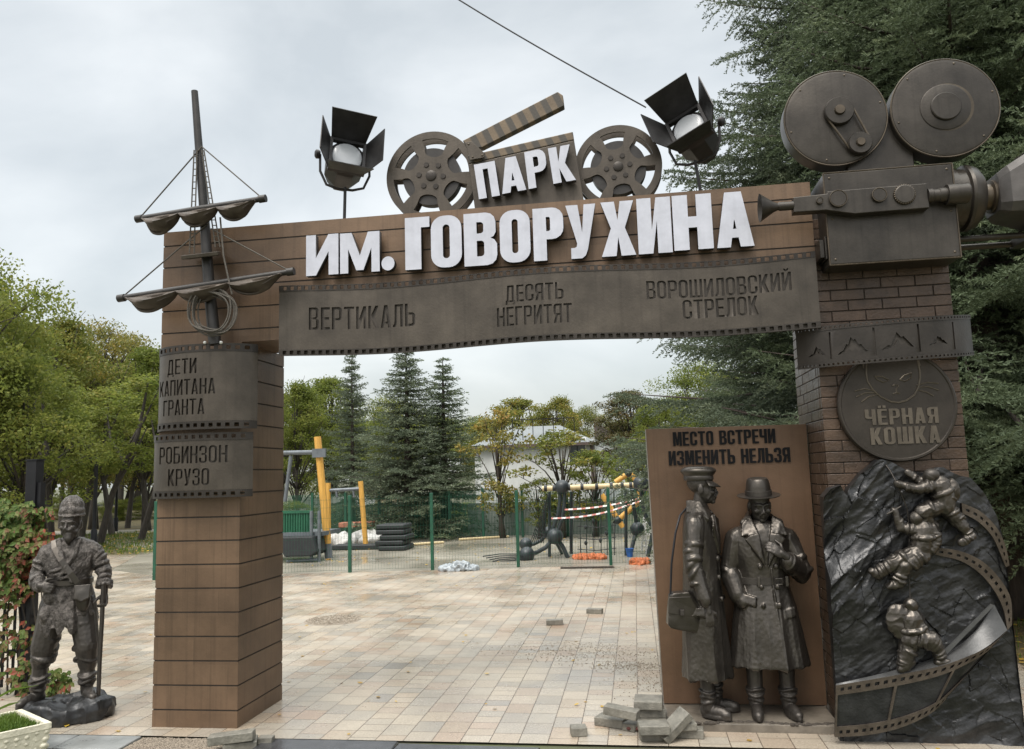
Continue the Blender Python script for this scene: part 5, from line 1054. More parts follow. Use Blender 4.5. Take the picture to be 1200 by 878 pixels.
def ribbon(topc, botc, name, Wd, L, perf, edge, mt='ribbon', frames=False, thick=.014, both=True):
    def res(c):
        P = [zt(u, v, Y) for u, v, Y in c]; d = [0]
        for a, b_ in zip(P, P[1:]): d.append(d[-1]+(b_-a).length)
        return P, [q/d[-1] for q in d]
    (A, da), (B, db) = res(topc), res(botc)
    def spl(P, d, u):
        k = max(0, min(len(P)-2, sum(1 for q in d if q <= u)-1)); p0, p1, p2, p3 = P[max(0, k-1)], P[k], P[k+1], P[min(len(P)-1, k+2)]; f = (u-d[k])/(d[k+1]-d[k])
        return 0.5*((2*p1)+(p2-p0)*f+(2*p0-5*p1+4*p2-p3)*f*f+(3*p1-p0-3*p2+p3)*f**3)
    fn = lambda s, t, n_: spl(B, db, max(0, min(1, s/L))).lerp(spl(A, da, max(0, min(1, s/L))), t/Wd)+Vector((0, -n_, 0))
    vals = list(np.linspace(0, L, 49)[1:-1]); loops = [rrect(0, 0, L, Wd, 0)]
    if perf: loops += perfs(L, Wd-edge/2, *perf)
    if perf and both: loops += perfs(L, edge/2, *perf)
    if frames:
        k = 3
        for i in range(k): loops.append(rrect(.02+i*(L-.03)/k, edge+.004, .02+(i+1)*(L-.03)/k-.016, Wd-edge-.004, 0))
    o = add_mesh(name, warp(flat(loops, thick), vals, fn), M[mt], rel, True, 30)
    if perf: add_mesh('ribbon_backing', warp(flat([rrect(.003, .003, L-.003, Wd-.003, 0)], .006), vals, lambda s, t, n_: fn(s, t, n_-.012)), M['rock'], o, True, 30)
ribbon([(145, 694, -.115), (300, 668, -.13), (440, 640, -.15), (540, 604, -.155), (600, 572, -.13), (637, 535, -.09)], [(142, 842, -.10), (235, 836, -.115), (330, 815, -.13), (420, 772, -.14), (478, 712, -.125), (520, 664, -.10)], 'film_ribbon', .36, 1.05, (.0470, .024), .066, frames=True)
ribbon([(145, 690, -.112), (300, 655, -.09), (455, 606, -.075), (540, 545, -.07), (600, 463, -.066)], [(145, 694, -.113), (300, 668, -.128), (440, 640, -.148), (560, 594, -.15), (637, 535, -.09)], 'ribbon_inner_face', .1, 1.0, None, .05, 'ribbon_inner', thick=.010)
ribbon([(590, 460, -.095), (600, 464, -.095)], [(450, 600, -.105), (462, 606, -.105)], 'ribbon_rim', .2, .03, None, .05, 'ribbon_inner', thick=.012)
ribbon([(425, 298, -.075), (500, 308, -.09), (565, 338, -.10), (615, 388, -.10), (646, 445, -.09), (650, 520, -.085)], [(425, 318, -.07), (500, 336, -.085), (555, 370, -.09), (598, 420, -.09), (625, 475, -.08), (637, 535, -.085)], 'film_ribbon', .10, .8, (.052, .026), .10, both=False)
ribbon([(505, 170, -.06), (560, 195, -.075), (605, 240, -.08), (630, 290, -.075), (643, 350, -.06)], [(508, 200, -.055), (550, 222, -.07), (590, 262, -.07), (612, 305, -.065), (632, 355, -.05)], 'film_ribbon', .10, .55, (.050, .025), .10, both=False)
zc = lambda u, v, d: at(1000+u/3.2526, 530+v/3.2526, -.06-d)
K = .00172
def climber(chains, ells, pack):
    b = MB()
    for ci, ch in enumerate(chains):
        P_ = [zc(*p[:3]) for p in ch]; b.caps(P_, [p[3]*K for p in ch], 12)
        for si in range(len(P_)-1):
            if (P_[si+1]-P_[si]).length > .055: creases(b, P_[si].lerp(P_[si+1], .15), P_[si].lerp(P_[si+1], .9), (ch[si][3]+ch[si+1][3])*.5*K, 3 if (P_[si+1]-P_[si]).length < .1 else 5, ci*7+si)
    for (u, v, d, r) in ells: b.ell(zc(u, v, d), (r*K, r*K, r*K*1.08))
    o = add_mesh('climber_figure', remesh(b, .0042, 2, add_disp(noise_disp(.0034, 23, (1, 1, .7), 3, True), noise_disp(.0010, 70, (1, 1, 1), 2))), M['bronze'], rel, True, 0)
    b = MB()
    for (u, v, d, rx, rz) in pack: b.ell(zc(u, v, d), (rx*K, .035, rz*K))
    add_mesh('backpack', remesh(b, .0042, 2, noise_disp(.004, 24, seed=6, ridged=True)), M['bronze'], o, True, 0)
    return o
c1_ = climber([[(330, 128, .05, 40), (345, 165, .055, 38), (348, 205, .05, 38)], [(316, 125, .07, 22), (248, 140, .085, 21), (190, 128, .075, 15), (168, 122, .07, 15)], [(308, 108, .03, 18), (245, 108, .03, 16), (207, 78, .03, 13)],
         [(335, 205, .055, 32), (262, 228, .07, 27), (292, 268, .05, 19), (312, 280, .05, 14)], [(355, 212, .045, 32), (405, 272, .05, 25), (440, 318, .05, 17)], [(452, 318, .055, 15), (412, 345, .055, 14)], [(318, 108, .06, 20), (300, 95, .06, 20)]],
        [(295, 92, .065, 27)], [(380, 145, .05, 24, 45)])
MB().ell(zc(297, 86, .066), (.05, .05, .043)).build('helmet', M['bronze_face'], c1_)
climber([[(268, 295, .05, 40), (265, 340, .055, 40), (258, 378, .05, 38)], [(238, 298, .06, 21), (182, 288, .07, 18), (160, 235, .07, 14), (156, 222, .07, 14)], [(298, 290, .06, 24), (314, 335, .07, 22), (300, 372, .08, 18)],
         [(240, 385, .06, 33), (150, 425, .08, 27), (88, 462, .06, 19)], [(95, 472, .06, 17), (72, 455, .065, 14)], [(262, 392, .06, 34), (192, 432, .085, 29), (168, 500, .06, 21)], [(180, 500, .065, 18), (140, 512, .065, 15)], [(250, 270, .055, 18), (240, 255, .06, 18)]],
        [(240, 253, .065, 25)], [(302, 330, .055, 22, 42)])
climber([[(222, 640, .05, 45), (226, 690, .05, 44)], [(214, 712, .06, 36), (298, 714, .085, 32), (318, 740, .075, 24), (330, 788, .06, 20)], [(325, 802, .065, 17), (358, 800, .07, 14)], [(212, 722, .05, 34), (203, 780, .06, 28), (196, 812, .055, 24)], [(215, 800, .065, 20), (182, 828, .065, 15)],
         [(240, 640, .07, 22), (272, 685, .085, 19), (262, 705, .09, 14)], [(218, 610, .05, 20), (220, 590, .055, 20)]], [(220, 583, .06, 26)], [(176, 640, .06, 50, 62), (190, 690, .055, 36, 24)])
mb = MB(); mb.tube([zc(*p) for p in ((110, 30, .0), (140, 70, .03), (168, 122, .07), (205, 215, .02), (214, 300, .02), (212, 380, .03), (214, 470, .03), (216, 570, .05))], .0042, 6); mb.build('climbing_rope', M['bronze_face'], rel)
mb = MB(); mb.tube([zc(128, 236, .08), zc(155, 222, .085), zc(182, 206, .08)], [.006, .008, .005], 8); mb.tube([zc(155, 222, .085), zc(172, 262, .08)], .006, 8); mb.build('ice_axe', M['bronze_face'], rel)

# ================================================================ loose grey stones
def stone(px, py, z, size, rz, tx=0, ty=0, label='', grp='loose grey paving stones by the panel'):
    p = at(px, py, Z=z+size[2]/2) if True else None
    a, b_, c = size; o = MB().box((-a/2, -b_/2, 0), (a/2, b_/2, c)).build('paving_stone', M['stone'], None, True, 35, .006)
    o.location = (p.x, p.y, z); o.rotation_euler = (R(tx), R(ty), R(rz)); tag(o, label, 'paving stone', grp); return o
S3 = (.20, .20, .06); S2 = (.20, .10, .06)
stone(762, 832, .06, S3, 5, label='grey paving stone second in the back stack beside the panel corner')
stone(760, 823, .121, S3, -3, label='grey paving stone topmost on the back stack beside the panel corner')
stone(763, 845, .0, S3, 8, label='grey paving stone at the bottom of the back stack beside the panel corner')
stone(767, 861, .0, S2, 10, label='grey paving stone lying under the front stack nearest the viewer')
stone(766, 853, .061, (.2, .14, .06), 6, label='pale-topped grey paving stone on top of the front stack nearest the viewer')
stone(728, 834, .10, (.24, .10, .06), -16, 0, 6, label='long grey paving stone tilted across the left of the pile')
stone(718, 844, .0, (.22, .16, .06), -22, label='broad grey paving stone at the left end of the pile')
stone(742, 850, .0, (.14, .1, .05), 60, label='small grey paving stone half hidden in the middle of the pile')
stone(793, 848, .075, (.24, .12, .06), 20, 12, -40, label='grey paving stone standing on edge at the right of the pile')
stone(807, 858, .0, S2, -4, label='grey paving stone flat on the ground below the slab corner')
stone(803, 850, .061, (.14, .1, .05), 10, label='small yellowish paving stone lying on top at the right of the pile')
stone(678, 856, .0, (.11, .10, .06), 12, label='lone square paving stone left of the pile')
stone(650, 729, .0, S2, 8, label='single paving stone out on the plaza, nearer one', grp='single stones far out on the plaza'); stone(697, 716, .0, S2, -12, label='single paving stone out on the plaza, farther one', grp='single stones far out on the plaza')
stone(272, 864, .05, (.30, .10, .06), 14, 0, -4, label='long grey paving stone on top at the left pillar foot', grp='grey stones before the left pillar'); stone(282, 872, -.012, (.22, .16, .06), 22, label='dark wet paving stone under another at the left pillar foot', grp='grey stones before the left pillar')
stone(312, 868, -.005, (.10, .07, .06), 5, label='small paving stone against the black kerb end', grp='grey stones before the left pillar')
mb = MB(); rr = random.Random(2)
p = at(745, 855, Z=.01)
for i in range(8): mb.ell((p.x+rr.uniform(-.05, .05), p.y+rr.uniform(-.02, .02), .012+rr.uniform(0, .02)), (rr.uniform(.012, .03), rr.uniform(.008, .02), .012), None, 8, 6)
o = mb.build('rag', mat('dark_red_rag', (0.10, 0.03, 0.025), .8, 0, .4, 20)); tag(o, 'crumpled dark red rag among the grey stones', 'rag'); set_origin(o)
# sunken round drain patch on the plaza
c = at(390, 727, Z=0); mb = MB().lathe([(.36, 0.003), (.35, .008), (.31, .004), (.001, .003)], T(c.x, c.y, .0), 48, False); o = mb.build('manhole', M['gravel'], None); tag(o, 'round gravelly manhole patch in the plaza paving', 'manhole'); set_origin(o)
tag(add_mesh('gravel', pebble_mesh(500, lambda g: (lambda a, r: (c.x+r*math.cos(a), c.y+r*math.sin(a)))(g.uniform(0, 6.28), .34*math.sqrt(g.uniform())), .005, .006, .016, 8), M['gravel'], None, False), 'gravel on the manhole patch', kind='stuff')

# ================================================================ planter, fence, creeper
zr0 = .20
A = at(61, 846, Z=zr0); Bv = at(-40, 868, Z=zr0); Cv = at(22, 829, Z=zr0)
e1_ = (Bv-A).normalized(); e2_ = (Cv-A).normalized()
A2 = A; F1 = A+e1_*1.0; B2 = A+e2_*.55; G1 = F1+e2_*.55
pla = thing('planter', ((A.x+G1.x)/2, (A.y+G1.y)/2, -.06), 'cream concrete planter with rough relief sides, filled with grass', 'planter')
cen = (A2+G1)/2
def quad(k, z, pr=0):
    return [Vector((cen.x+(p.x-cen.x)*k, cen.y+(p.y-cen.y)*k, z)) for p in (A2, F1, G1, B2)]
MB().loft([quad(.90, -.06), quad(.97, .10), quad(.985, .155), quad(1.0, .16), quad(1.0, zr0), quad(.93, zr0), quad(.90, zr0-.06)]).build('box', M['cream'], pla, False, 35, .012)
mb = MB(); rr = random.Random(12)
fr_ = [(A2, F1), (A2, B2)]
for P, Q in fr_:
    d = (Q-P); n_ = Vector((d.y, -d.x, 0)).normalized(); n_ = n_ if (n_.dot(P-cen) > 0) else -n_
    for i in range(int(d.length/.06)):
        for k in range(4):
            p = P+d*((i+.5)*.06/d.length)+Vector((0, 0, -.06-.045*k+rr.uniform(-.01, .01))); p.z = max(p.z, -.05); mb.ell((p.x-n_.x*(.028+.006*k), p.y-n_.y*(.028+.006*k), p.z), (.030, .030, .016+rr.uniform(0, .008)), None, 8, 6)
mb.build('relief_ornament', M['cream'], pla, True, 60)
def blades(n, area, z, h0, h1, wd, seed, lean=.5):
    rg = np.random.default_rng(seed); vs = []; fs = []
    for i in range(n):
        x, y = area(rg); h = rg.uniform(h0, h1); a = rg.uniform(0, 6.28); l = h*rg.uniform(.1, lean); dx, dy = math.cos(a)*l, math.sin(a)*l; px_, py_ = -math.sin(a)*wd, math.cos(a)*wd; k = len(vs)
        vs += [(x-px_, y-py_, z), (x+px_, y+py_, z), (x+dx*.4+px_*.8, y+dy*.4+py_*.8, z+h*.6), (x+dx*.4-px_*.8, y+dy*.4-py_*.8, z+h*.6), (x+dx, y+dy, z+h*.9)]; fs += [(k, k+1, k+2, k+3), (k+3, k+2, k+4)]
    me = bpy.data.meshes.new('blades'); me.from_pydata(vs, [], fs); me.update(); return me
def inpl(g):
    u, v = g.uniform(.06, .94), g.uniform(.06, .94); p = A2+(F1-A2)*u+(B2-A2)*v; return p.x, p.y
MB().add(quad(.905, zr0-.035), [(0, 1, 2, 3)]).build('soil', M['earth'], pla, False)
g_ = add_mesh('grass', blades(9000, inpl, zr0-.035, .025, .06, .0022, 1), M['grass'], pla, False); tag(g_, None, None, None, 'stuff')
mb = MB()
for (a, b_, c_2) in (((-12, 822), (15, 808), (46, 803)), ((-10, 835), (10, 826), (25, 822))):
    P = [at(*q, -.35) for q in (a, b_, c_2)]; mb.add([P[0]+Vector((0, 0, .008)), P[0]-Vector((0, 0, .008)), P[1]-Vector((0, 0, .009)), P[2], P[1]+Vector((0, 0, .009))], [(0, 1, 2, 4), (4, 2, 3)])
mb.build('long_leaf', M['grass'], pla, False)
# iron fence with its tall post
YF = .85
fx = lambda px: at(px, 760, YF).x
ife = thing('iron_fence', (fx(10), YF, 0), 'black iron bar fence with a tall square post behind the castaway statue', 'fence')
pz = at(38, 540, YF).z
px_ = at(38, 620, YF).x
MB().box((px_-.052, YF-.05, 0), (px_+.052, YF+.05, pz)).build('post', M['iron'], ife, False, 35, .004)
MB().box((px_-.06, YF-.058, pz), (px_+.06, YF+.058, pz+.012)).build('post_cap', M['iron'], ife, False)
MB().box((px_+.0525, YF-.03, pz-.55), (px_+.09, YF+.03, pz-.20)).build('hinge_bracket', M['iron'], ife, False)
for k in range(9): x = px_-.135-.105*k; MB().box((x-.009, YF-.009, .05), (x+.009, YF+.009, 1.22)).build('bar', M['iron'], ife, False)
for z in (.36, 1.12): MB().box((px_-1.1, YF-.014, z-.014), (px_-.053, YF+.014, z+.014)).build('rail', M['iron'], ife, False)
# creeper
def creeper():
    rg = np.random.default_rng(21); vs = []; fs = []; cl = []
    def blob(px, py, Y, sx, sz, n, sy=.16):
        c = at(px, py, Y); cl.append(c)
        for i in range(n):
            p = np.array(c)+rg.normal(0, 1, 3)*np.array([sx, sy, sz])*.55; leaf(p)
    def leaf(p):
        for f in range(rg.integers(3, 6)):          # palmate: three to five leaflets from one stalk
            L = rg.uniform(.035, .075); a = rg.uniform(-1.3, 1.3); tilt = rg.uniform(-.9, .2); az = rg.uniform(-.6, .6)
            d = Vector((math.sin(a), -.35*math.cos(az), -math.cos(a)*.55+tilt*.4)).normalized(); s_ = d.cross(Vector((0, -1, .4))).normalized()*L*.30; k = len(vs); q = Vector(p); n_ = Vector((0, -1, .3))*L*.08
            vs.extend([q, q+d*L*.45+s_+n_, q+d*L, q+d*L*.45-s_+n_]); fs.append((k, k+1, k+2)); fs.append((k, k+2, k+3))
    for px, py, sx, sz, n in ((5, 600, .16, .10, 100), (22, 622, .20, .13, 190), (2, 640, .2, .16, 190), (45, 640, .13, .12, 110), (15, 665, .2, .16, 200), (35, 600, .12, .08, 60), (-15, 700, .20, .22, 100), (25, 690, .13, .12, 70), (5, 745, .12, .2, 34), (30, 740, .08, .14, 26), (24, 800, .12, .14, 40), (40, 780, .06, .12, 20), (66, 795, .07, .10, 46), (72, 806, .05, .06, 26), (-20, 780, .18, .25, 40)): blob(px, py, YF-.10, sx, sz, n)
    me = bpy.data.meshes.new('creeper'); me.from_pydata([tuple(v) for v in vs], [], fs); me.update(); return me
cr_ = thing('creeper', (fx(5), YF-.1, 0), 'red and green creeper with five-fingered leaves over the iron fence', 'climbing plant')
add_mesh('foliage', creeper(), M['vine'], cr_, False)
mb = MB(); rr = random.Random(6)
for k in range(9):
    x = fx(-20+9*k); pts = [(x, YF-.05, 0)]
    for j in range(1, 9): pts.append((x+rr.uniform(-.06, .06), YF-.06+rr.uniform(-.05, .03), j*.2))
    mb.tube(pts, [.009-.0007*j for j in range(9)], 6)
mb.build('stem', M['bark'], cr_)

# ================================================================ green mesh fence
def G(px, py, z=0): return at(px, py, Z=z)
fp = [(-5.45, 8.62), (-1.88, 9.45), (-0.30, 9.70), (1.333, 10.05), (3.128, 10.10), (4.9, 10.3), (6.7, 10.5)]
FH = 1.42
mf = thing('mesh_fence', (0.6, 9.7, 0), 'green wire mesh fence with green posts along the far edge of the plaza', 'fence')
for i, (x, y) in enumerate(fp): MB().box((x-.03, y-.03, 0), (x+.03, y+.03, FH+.06)).build('post', M['green_fence'], mf, False, 35, .004)
for (a, b) in zip(fp, fp[1:]):
    mb = MB(); a, b = Vector((*a, 0)), Vector((*b, 0)); d = b-a; n = int(d.length/.055); r = .0018
    def wire(p, q):
        u = (q-p).normalized(); s_ = Vector((0, 0, 1)).cross(u) if abs(u.z) < .9 else d.normalized(); mb.add([p-s_*r, p+s_*r, q+s_*r, q-s_*r], [(0, 1, 2, 3)])
        w_ = u.cross(s_); mb.add([p-w_*r, p+w_*r, q+w_*r, q-w_*r], [(0, 1, 2, 3)])
    for k in range(1, n): p = a+d*k/n; wire(p+Vector((0, 0, .04)), p+Vector((0, 0, FH)))
    for z in [.05+.2*k for k in range(7)]+[FH-.02]: wire(a+Vector((0, 0, z)), b+Vector((0, 0, z)))
    mb.build('mesh_panel', M['green_fence'], mf, False)
# second green fence farther off
mf2 = thing('mesh_fence', (-4, 17.5, 0), 'second darker green mesh fence far behind the black mats', 'fence')
for px in (330, 366, 405, 444, 487, 527, 566, 612, 665, 700, 745):
    p = at(px, 600, 17.4); MB().box((p.x-.035, 17.37, 0), (p.x+.035, 17.43, 1.42)).build('post', M['green_fence'], mf2, False)
mb = MB(); xa, xb = at(320, 600, 17.4).x, at(760, 600, 17.4).x; r = .003
x = xa
while x < xb: mb.box((x-r*2.2, 17.398, .05), (x+r*2.2, 17.402, 1.35)); x += .04
for z in (.06, .4, .75, 1.05, 1.34): mb.box((xa, 17.396, z-r), (xb, 17.3975, z+r))
mb.build('mesh_panel', M['green_fence'], mf2, False)
# corrugated grey fence
cf = MB(); xa, xb = at(548, 600, 18.2).x, at(735, 600, 18.2).x; n = 110; V = []; CFH = at(640, 588, 18.2).z
for k in range(n+1):
    for q, dy in ((0, 0), (.35, 0), (.5, .04), (.85, .04)): V.append((xa+(xb-xa)*(k+q)/(n+1), 18.2+dy))
vs = [(x, y, 0) for x, y in V]+[(x, y, CFH) for x, y in V]; m_ = len(V); cf.add(vs, [(i, i+1, m_+i+1, m_+i) for i in range(m_-1)])
o = cf.build('corrugated_fence', M['corrugated'], None, False); tag(o, 'pale grey corrugated metal fence in front of the white building', 'fence'); o.modifiers.new('t', 'SOLIDIFY').thickness = .01; set_origin(o)

# ================================================================ playground
def log(a, b, r, mt, parent, name, n=14): return MB().tube([a, b], r, n).build(name, M[mt], parent, True, 40)
sw = thing('swing_frame', at(386, 650, 12.0), 'tall yellow wooden swing frame with grey crossbar beside the left pillar', 'swing frame')
a, b = at(385, 650, 12.0), at(372, 512, 12.0); log(a+(b-a)*.07, b, .082, 'yellow_wood', sw, 'post'); log(a-(b-a)*.03, a+(b-a)*.09, .088, 'grey_metal', sw, 'post_shoe')
log(at(375, 530, 12.0), at(280, 532, 12.6), .052, 'grey_metal', sw, 'crossbar'); log(at(341, 534, 12.25), at(334, 588, 12.2), .045, 'grey_metal', sw, 'hanger')
MB().box((-.16, -.03, -.1), (.16, .03, .1), T(at(374, 531, 11.9))).build('bracket', M['grey_metal'], sw, False)
log(at(290, 650, 12.4), at(283, 515, 12.4), .105, 'yellow_wood', sw, 'post')
sw2 = thing('swing_frame', at(425, 640, 14.6), 'smaller yellow wooden swing frame farther back with grey crossbar', 'swing frame')
for a, b in (((385, 640), (384.5, 566)), ((429, 636), (422.5, 564))): A, B = at(*a, 14.6), at(*b, 14.6); A.z = -.05; log(A, B, .066, 'yellow_wood', sw2, 'post')
log(at(384, 575, 14.6), at(423, 573, 14.6), .045, 'grey_metal', sw2, 'crossbar')
for px in (394, 414): log(at(px, 575, 14.6), at(px+1, 583, 14.6), .03, 'grey_metal', sw2, 'hanger')
# platform with green crate
pt = thing('play_platform', at(352, 660, 11.6), 'grey framed play platform with green barrier and black slide by the left pillar', 'play platform')
pA = at(336, 624, 11.6); pB = at(366, 624, 11.6); zt_ = pA.z; gz = at(350, 600, 11.6).z
mb = MB()
for i in range(26): x = pA.x-.9+(pB.x-pA.x+.9)*i/25; mb.box((x-.014, 11.59, zt_), (x+.014, 11.61, gz))
mb.box((pA.x-.9, 11.57, gz-.03), (pB.x, 11.63, gz+.03)); mb.box((pA.x-.9, 11.615, zt_), (pB.x, 11.63, gz)); mb.build('barrier', M['green_box'], pt, False)
MB().box((pA.x-.9, 11.55, zt_-.09), (pB.x+.25, 12.7, zt_)).build('deck', M['grey_metal'], pt, False)
for px in (365, 374): p = at(px, 600, 11.5); MB().tube([(p.x, 11.5, -.05), (p.x, 11.5, gz+.02)], .04, 10).build('post', M['grey_metal'], pt)
MB().tube([at(336, 658, 11.45), at(372, 656, 11.45)], .03, 8).build('foot_rail', M['grey_metal'], pt)
V = []
for i in range(9): t = i/8; V.append(((pA.x-.6+1.05*t), zt_-.12-(zt_-.16)*(t**.6)*.9))
mb = MB(); mb.plate([at(330, 628, 11.7), at(374, 627, 11.7), at(379, 645, 11.7), at(372, 650, 11.7), at(342, 651, 11.7)], .8); mb.build('slide', M['rubber'], pt, False, 35, .03)
# black mats
mt_ = thing('mat_stack', at(456, 648, 14), 'stack of black rubber mats on the wet ground in front of the spruces', 'mats'); pm = G(441, 646); pn = G(472, 646); h_ = .55
for k in range(5):
    j = random.Random(k).uniform(-.07, .07); z = k*.13
    MB().box((pm.x+j, pm.y+.02*k, z), (pn.x+j*.6, pm.y+.85, z+.115)).build('mat', M['rubber'], mt_, True, 35, .03)
pm = G(388, 645); o = MB().box((pm.x, pm.y, 0), (pm.x+1.6, pm.y+.5, .12)).build('rubber_mat', M['rubber'], None, True, 35, .02); tag(o, 'single black rubber mat lying flat left of the mat stack', 'mat'); set_origin(o)
for i, (px, py, r) in enumerate(((394, 632, .30), (410, 633, .26), (428, 631, .34), (436, 634, .28), (402, 636, .22))):
    p = G(px, py+6); mb = MB(); rr = random.Random(i); mb.ell((p.x, p.y, r*.45), (r*1.2, r*.9, r*.55)); mb.ell((p.x+r*.5, p.y, r*.5), (r*.7, r*.7, r*.6))
    o = add_mesh('white_sack', remesh(mb, .04, 2, noise_disp(.06, 4, seed=i, ridged=True)), M['sack'], None, True, 0); set_origin(o)
    tag(o, 'white bulging sack in the row behind the swing posts', 'sack', 'white sacks behind the swings')
for i, (px, py) in enumerate(((402, 629), (422, 628))):
    p = G(px, py+8); o = MB().box((-.25, -.2, .0), (.25, .2, .14), T(p.x, p.y+.5, .42)).build('brick_bundle', mat('red_brick', (.32, .13, .08), .8, 0, .3, 9), None, False, 35, .02); tag(o, ['reddish brick bundle among the white sacks, left one', 'reddish brick bundle among the white sacks, right one'][i], 'bricks'); set_origin(o)
# plastic heap
pc_ = G(541, 668); mb = MB()
for q in ((-.18, 0, .05, .22, .14, .07), (.0, 0, .08, .18, .14, .10), (.18, .02, .04, .16, .12, .06)): mb.ell((pc_.x+q[0], pc_.y-.1+q[1], q[2]-.02), q[3:])
o = add_mesh('plastic_sheet', remesh(mb, .016, 0, noise_disp(.05, 11, seed=3, ridged=True)), M['plastic'], None, True, 0); tag(o, 'crumpled grey plastic sheet lying at the foot of the green fence', 'plastic sheet'); set_origin(o)
# climbing net frame
YN = 11.6
cn = thing('climbing_frame', at(690, 650, YN), 'dark tube climbing frame with ball joints, pale log beam and rope nets behind the fence', 'climbing frame')
q6 = lambda u, v, Y=YN: at(540+u/3.5125, 440+v/3.5125, Y)
for u, v, r, Y in ((417, 460, .17, YN), (742, 447, .19, YN), (388, 662, .19, YN), (272, 738, .18, YN-.3), (268, 695, .16, YN+.6), (362, 645, .14, YN+.7), (727, 633, .17, YN+.5)):
    r *= .92; MB().ell(q6(u, v, Y), (r, r, r), None, 20, 14).build('ball_joint', M['dark_tube'], cn, True, 0)
log(q6(335, 466), q6(770, 449), .055, 'pale_wood', cn, 'log_beam')
for u in (350, 385, 445, 500, 560, 620, 665, 700): v = 466-(u-335)*17/435; p = q6(u, v); MB().tube([p-Vector((.035, 0, 0)), p+Vector((.03, 0, 0))], .066, 14).build('rubber_sleeve', M['rubber'], cn)
def bent(pts, r, name='bent_tube'): MB().tube(pts, r, 10).build(name, M['dark_tube'], cn)
bent([q6(410, 470), q6(408, 520), q6(400, 575), q6(382, 625), q6(366, 645, YN+.4)], .043); bent([q6(428, 478), q6(426, 530), q6(418, 590), q6(402, 635), q6(390, 660)], .043)
bent([q6(385, 668), q6(350, 708), q6(310, 730), q6(275, 738, YN-.3)], .045); bent([q6(362, 648, YN+.7), q6(330, 680, YN+.7), q6(300, 695, YN+.6), q6(268, 697, YN+.6)], .04)
bent([q6(395, 670), q6(420, 705), q6(445, 760)], .045); bent([q6(380, 670, YN+.3), q6(405, 710, YN+.6), q6(418, 738, YN+.9)], .035); bent([q6(272, 738, YN-.3), q6(274, 772, YN-.3)], .05)
bent([q6(742, 460), q6(745, 520), q6(762, 580), q6(785, 620)], .045); bent([q6(705, 470, YN+.4), q6(712, 540, YN+.5), q6(722, 600, YN+.5), q6(727, 633, YN+.5)], .043); bent([q6(727, 640, YN+.5), q6(712, 680, YN+.4), q6(700, 730, YN+.3)], .043); bent([q6(790, 650), q6(780, 700), q6(770, 745)], .045)
for u, v0, v1 in ((365, 480, 752), (455, 478, 735), (680, 470, 752)): MB().tube([q6(u, v0, YN+.3), q6(u, v1, YN+.3)], .035, 8).build('net_post', M['dark_tube'], cn)
mb = MB()
for u in (490, 515, 545, 575, 600, 630): mb.tube([q6(u, 470, YN+.1), q6(u+3, 740, YN+.1)], .011, 5)
for v in (520, 570, 620, 670, 715): mb.tube([q6(480, v, YN+.1), q6(560, v+6, YN+.1), q6(640, v-4, YN+.1)], .010, 5)
for u, v in ((490, 580), (515, 625), (545, 600), (575, 680), (630, 600), (515, 690), (600, 650)): mb.ell(q6(u, v, YN+.1), (.035, .035, .05), None, 8, 6)
mb.build('rope_net', M['rubber'], cn)
mb = MB()
for k in range(8): mb.tube([q6(360-k*3, 490+k*18, YN+.2), q6(285+k*8, 690, YN+.5)], .010, 5)
for k in range(7): t = k/7; mb.tube([q6(360-75*t, 500+185*t, YN+.25), q6(345+10*t, 640+35*t, YN+.3)], .010, 5)
mb.build('side_net', M['rubber'], cn)
mb = MB()
for k in range(5): mb.tube([q6(90+k*14, 745+k*7, YN-.6), q6(160, 735+k*8, YN-.5), q6(235, 735+k*6, YN-.5), q6(275, 760, YN-.4)], .013, 5)
mb.build('slack_rope', M['rubber'], cn)
fr2 = thing('timber_climber', at(705, 640, 13.2), 'tilted yellow timber climbing frame beyond the net frame, partly behind the panel', 'timber frame')
for a, b in (((580, 490), (668, 625)), ((742, 512), (648, 595)), ((636, 440), (695, 400)), ((695, 400), (728, 440)), ((728, 440), (742, 512))): log(q6(*a, 13.2), q6(*b, 13.2), .062, 'yellow_wood', fr2, 'log')
MB().ell(q6(690, 402, 13.2), (.10, .1, .1)).build('joint', M['dark_tube'], fr2); MB().ell(q6(645, 596, 13.2), (.11, .1, .1)).build('joint', M['dark_tube'], fr2)
def tape(a, b, Y0, Y1, sag, label):
    A, B = q6(*a, Y0), q6(*b, Y1); vs = []; n = 16
    for i in range(n+1): p = A.lerp(B, i/n)-Vector((0, 0, sag*math.sin(math.pi*i/n))); vs += [p, p+Vector((0, .01, .032))]
    mb = MB(); mb.add(vs, [(2*i, 2*i+2, 2*i+3, 2*i+1) for i in range(n)]); o = mb.build('barrier_tape', M['tape'], None, False); o.modifiers.new('t', 'SOLIDIFY').thickness = .002; tag(o, label, 'barrier tape'); set_origin(o)
tape((428, 556), (742, 508), YN-.15, YN-.1, .05, 'upper red and white barrier tape across the climbing frame'); tape((372, 592), (742, 518), YN-.2, YN-.12, .10, 'lower red and white barrier tape across the climbing frame')
ld = thing('step_ladder', at(758, 650, 12.3), 'light grey step ladder standing right of the climbing frame', 'ladder')
for a, b in (((745, 720), (755, 585)), ((790, 720), (775, 585)), ((765, 735), (756, 588))): MB().tube([q6(*a, 12.3), q6(*b, 12.3)], .025, 6).build('rail', M['frame_white'], ld)
for k in range(5): t = .12+.18*k; MB().tube([q6(745+10*t, 720-135*t, 12.3), q6(790-15*t, 720-135*t, 12.3)], .02, 6).build('step', M['frame_white'], ld)
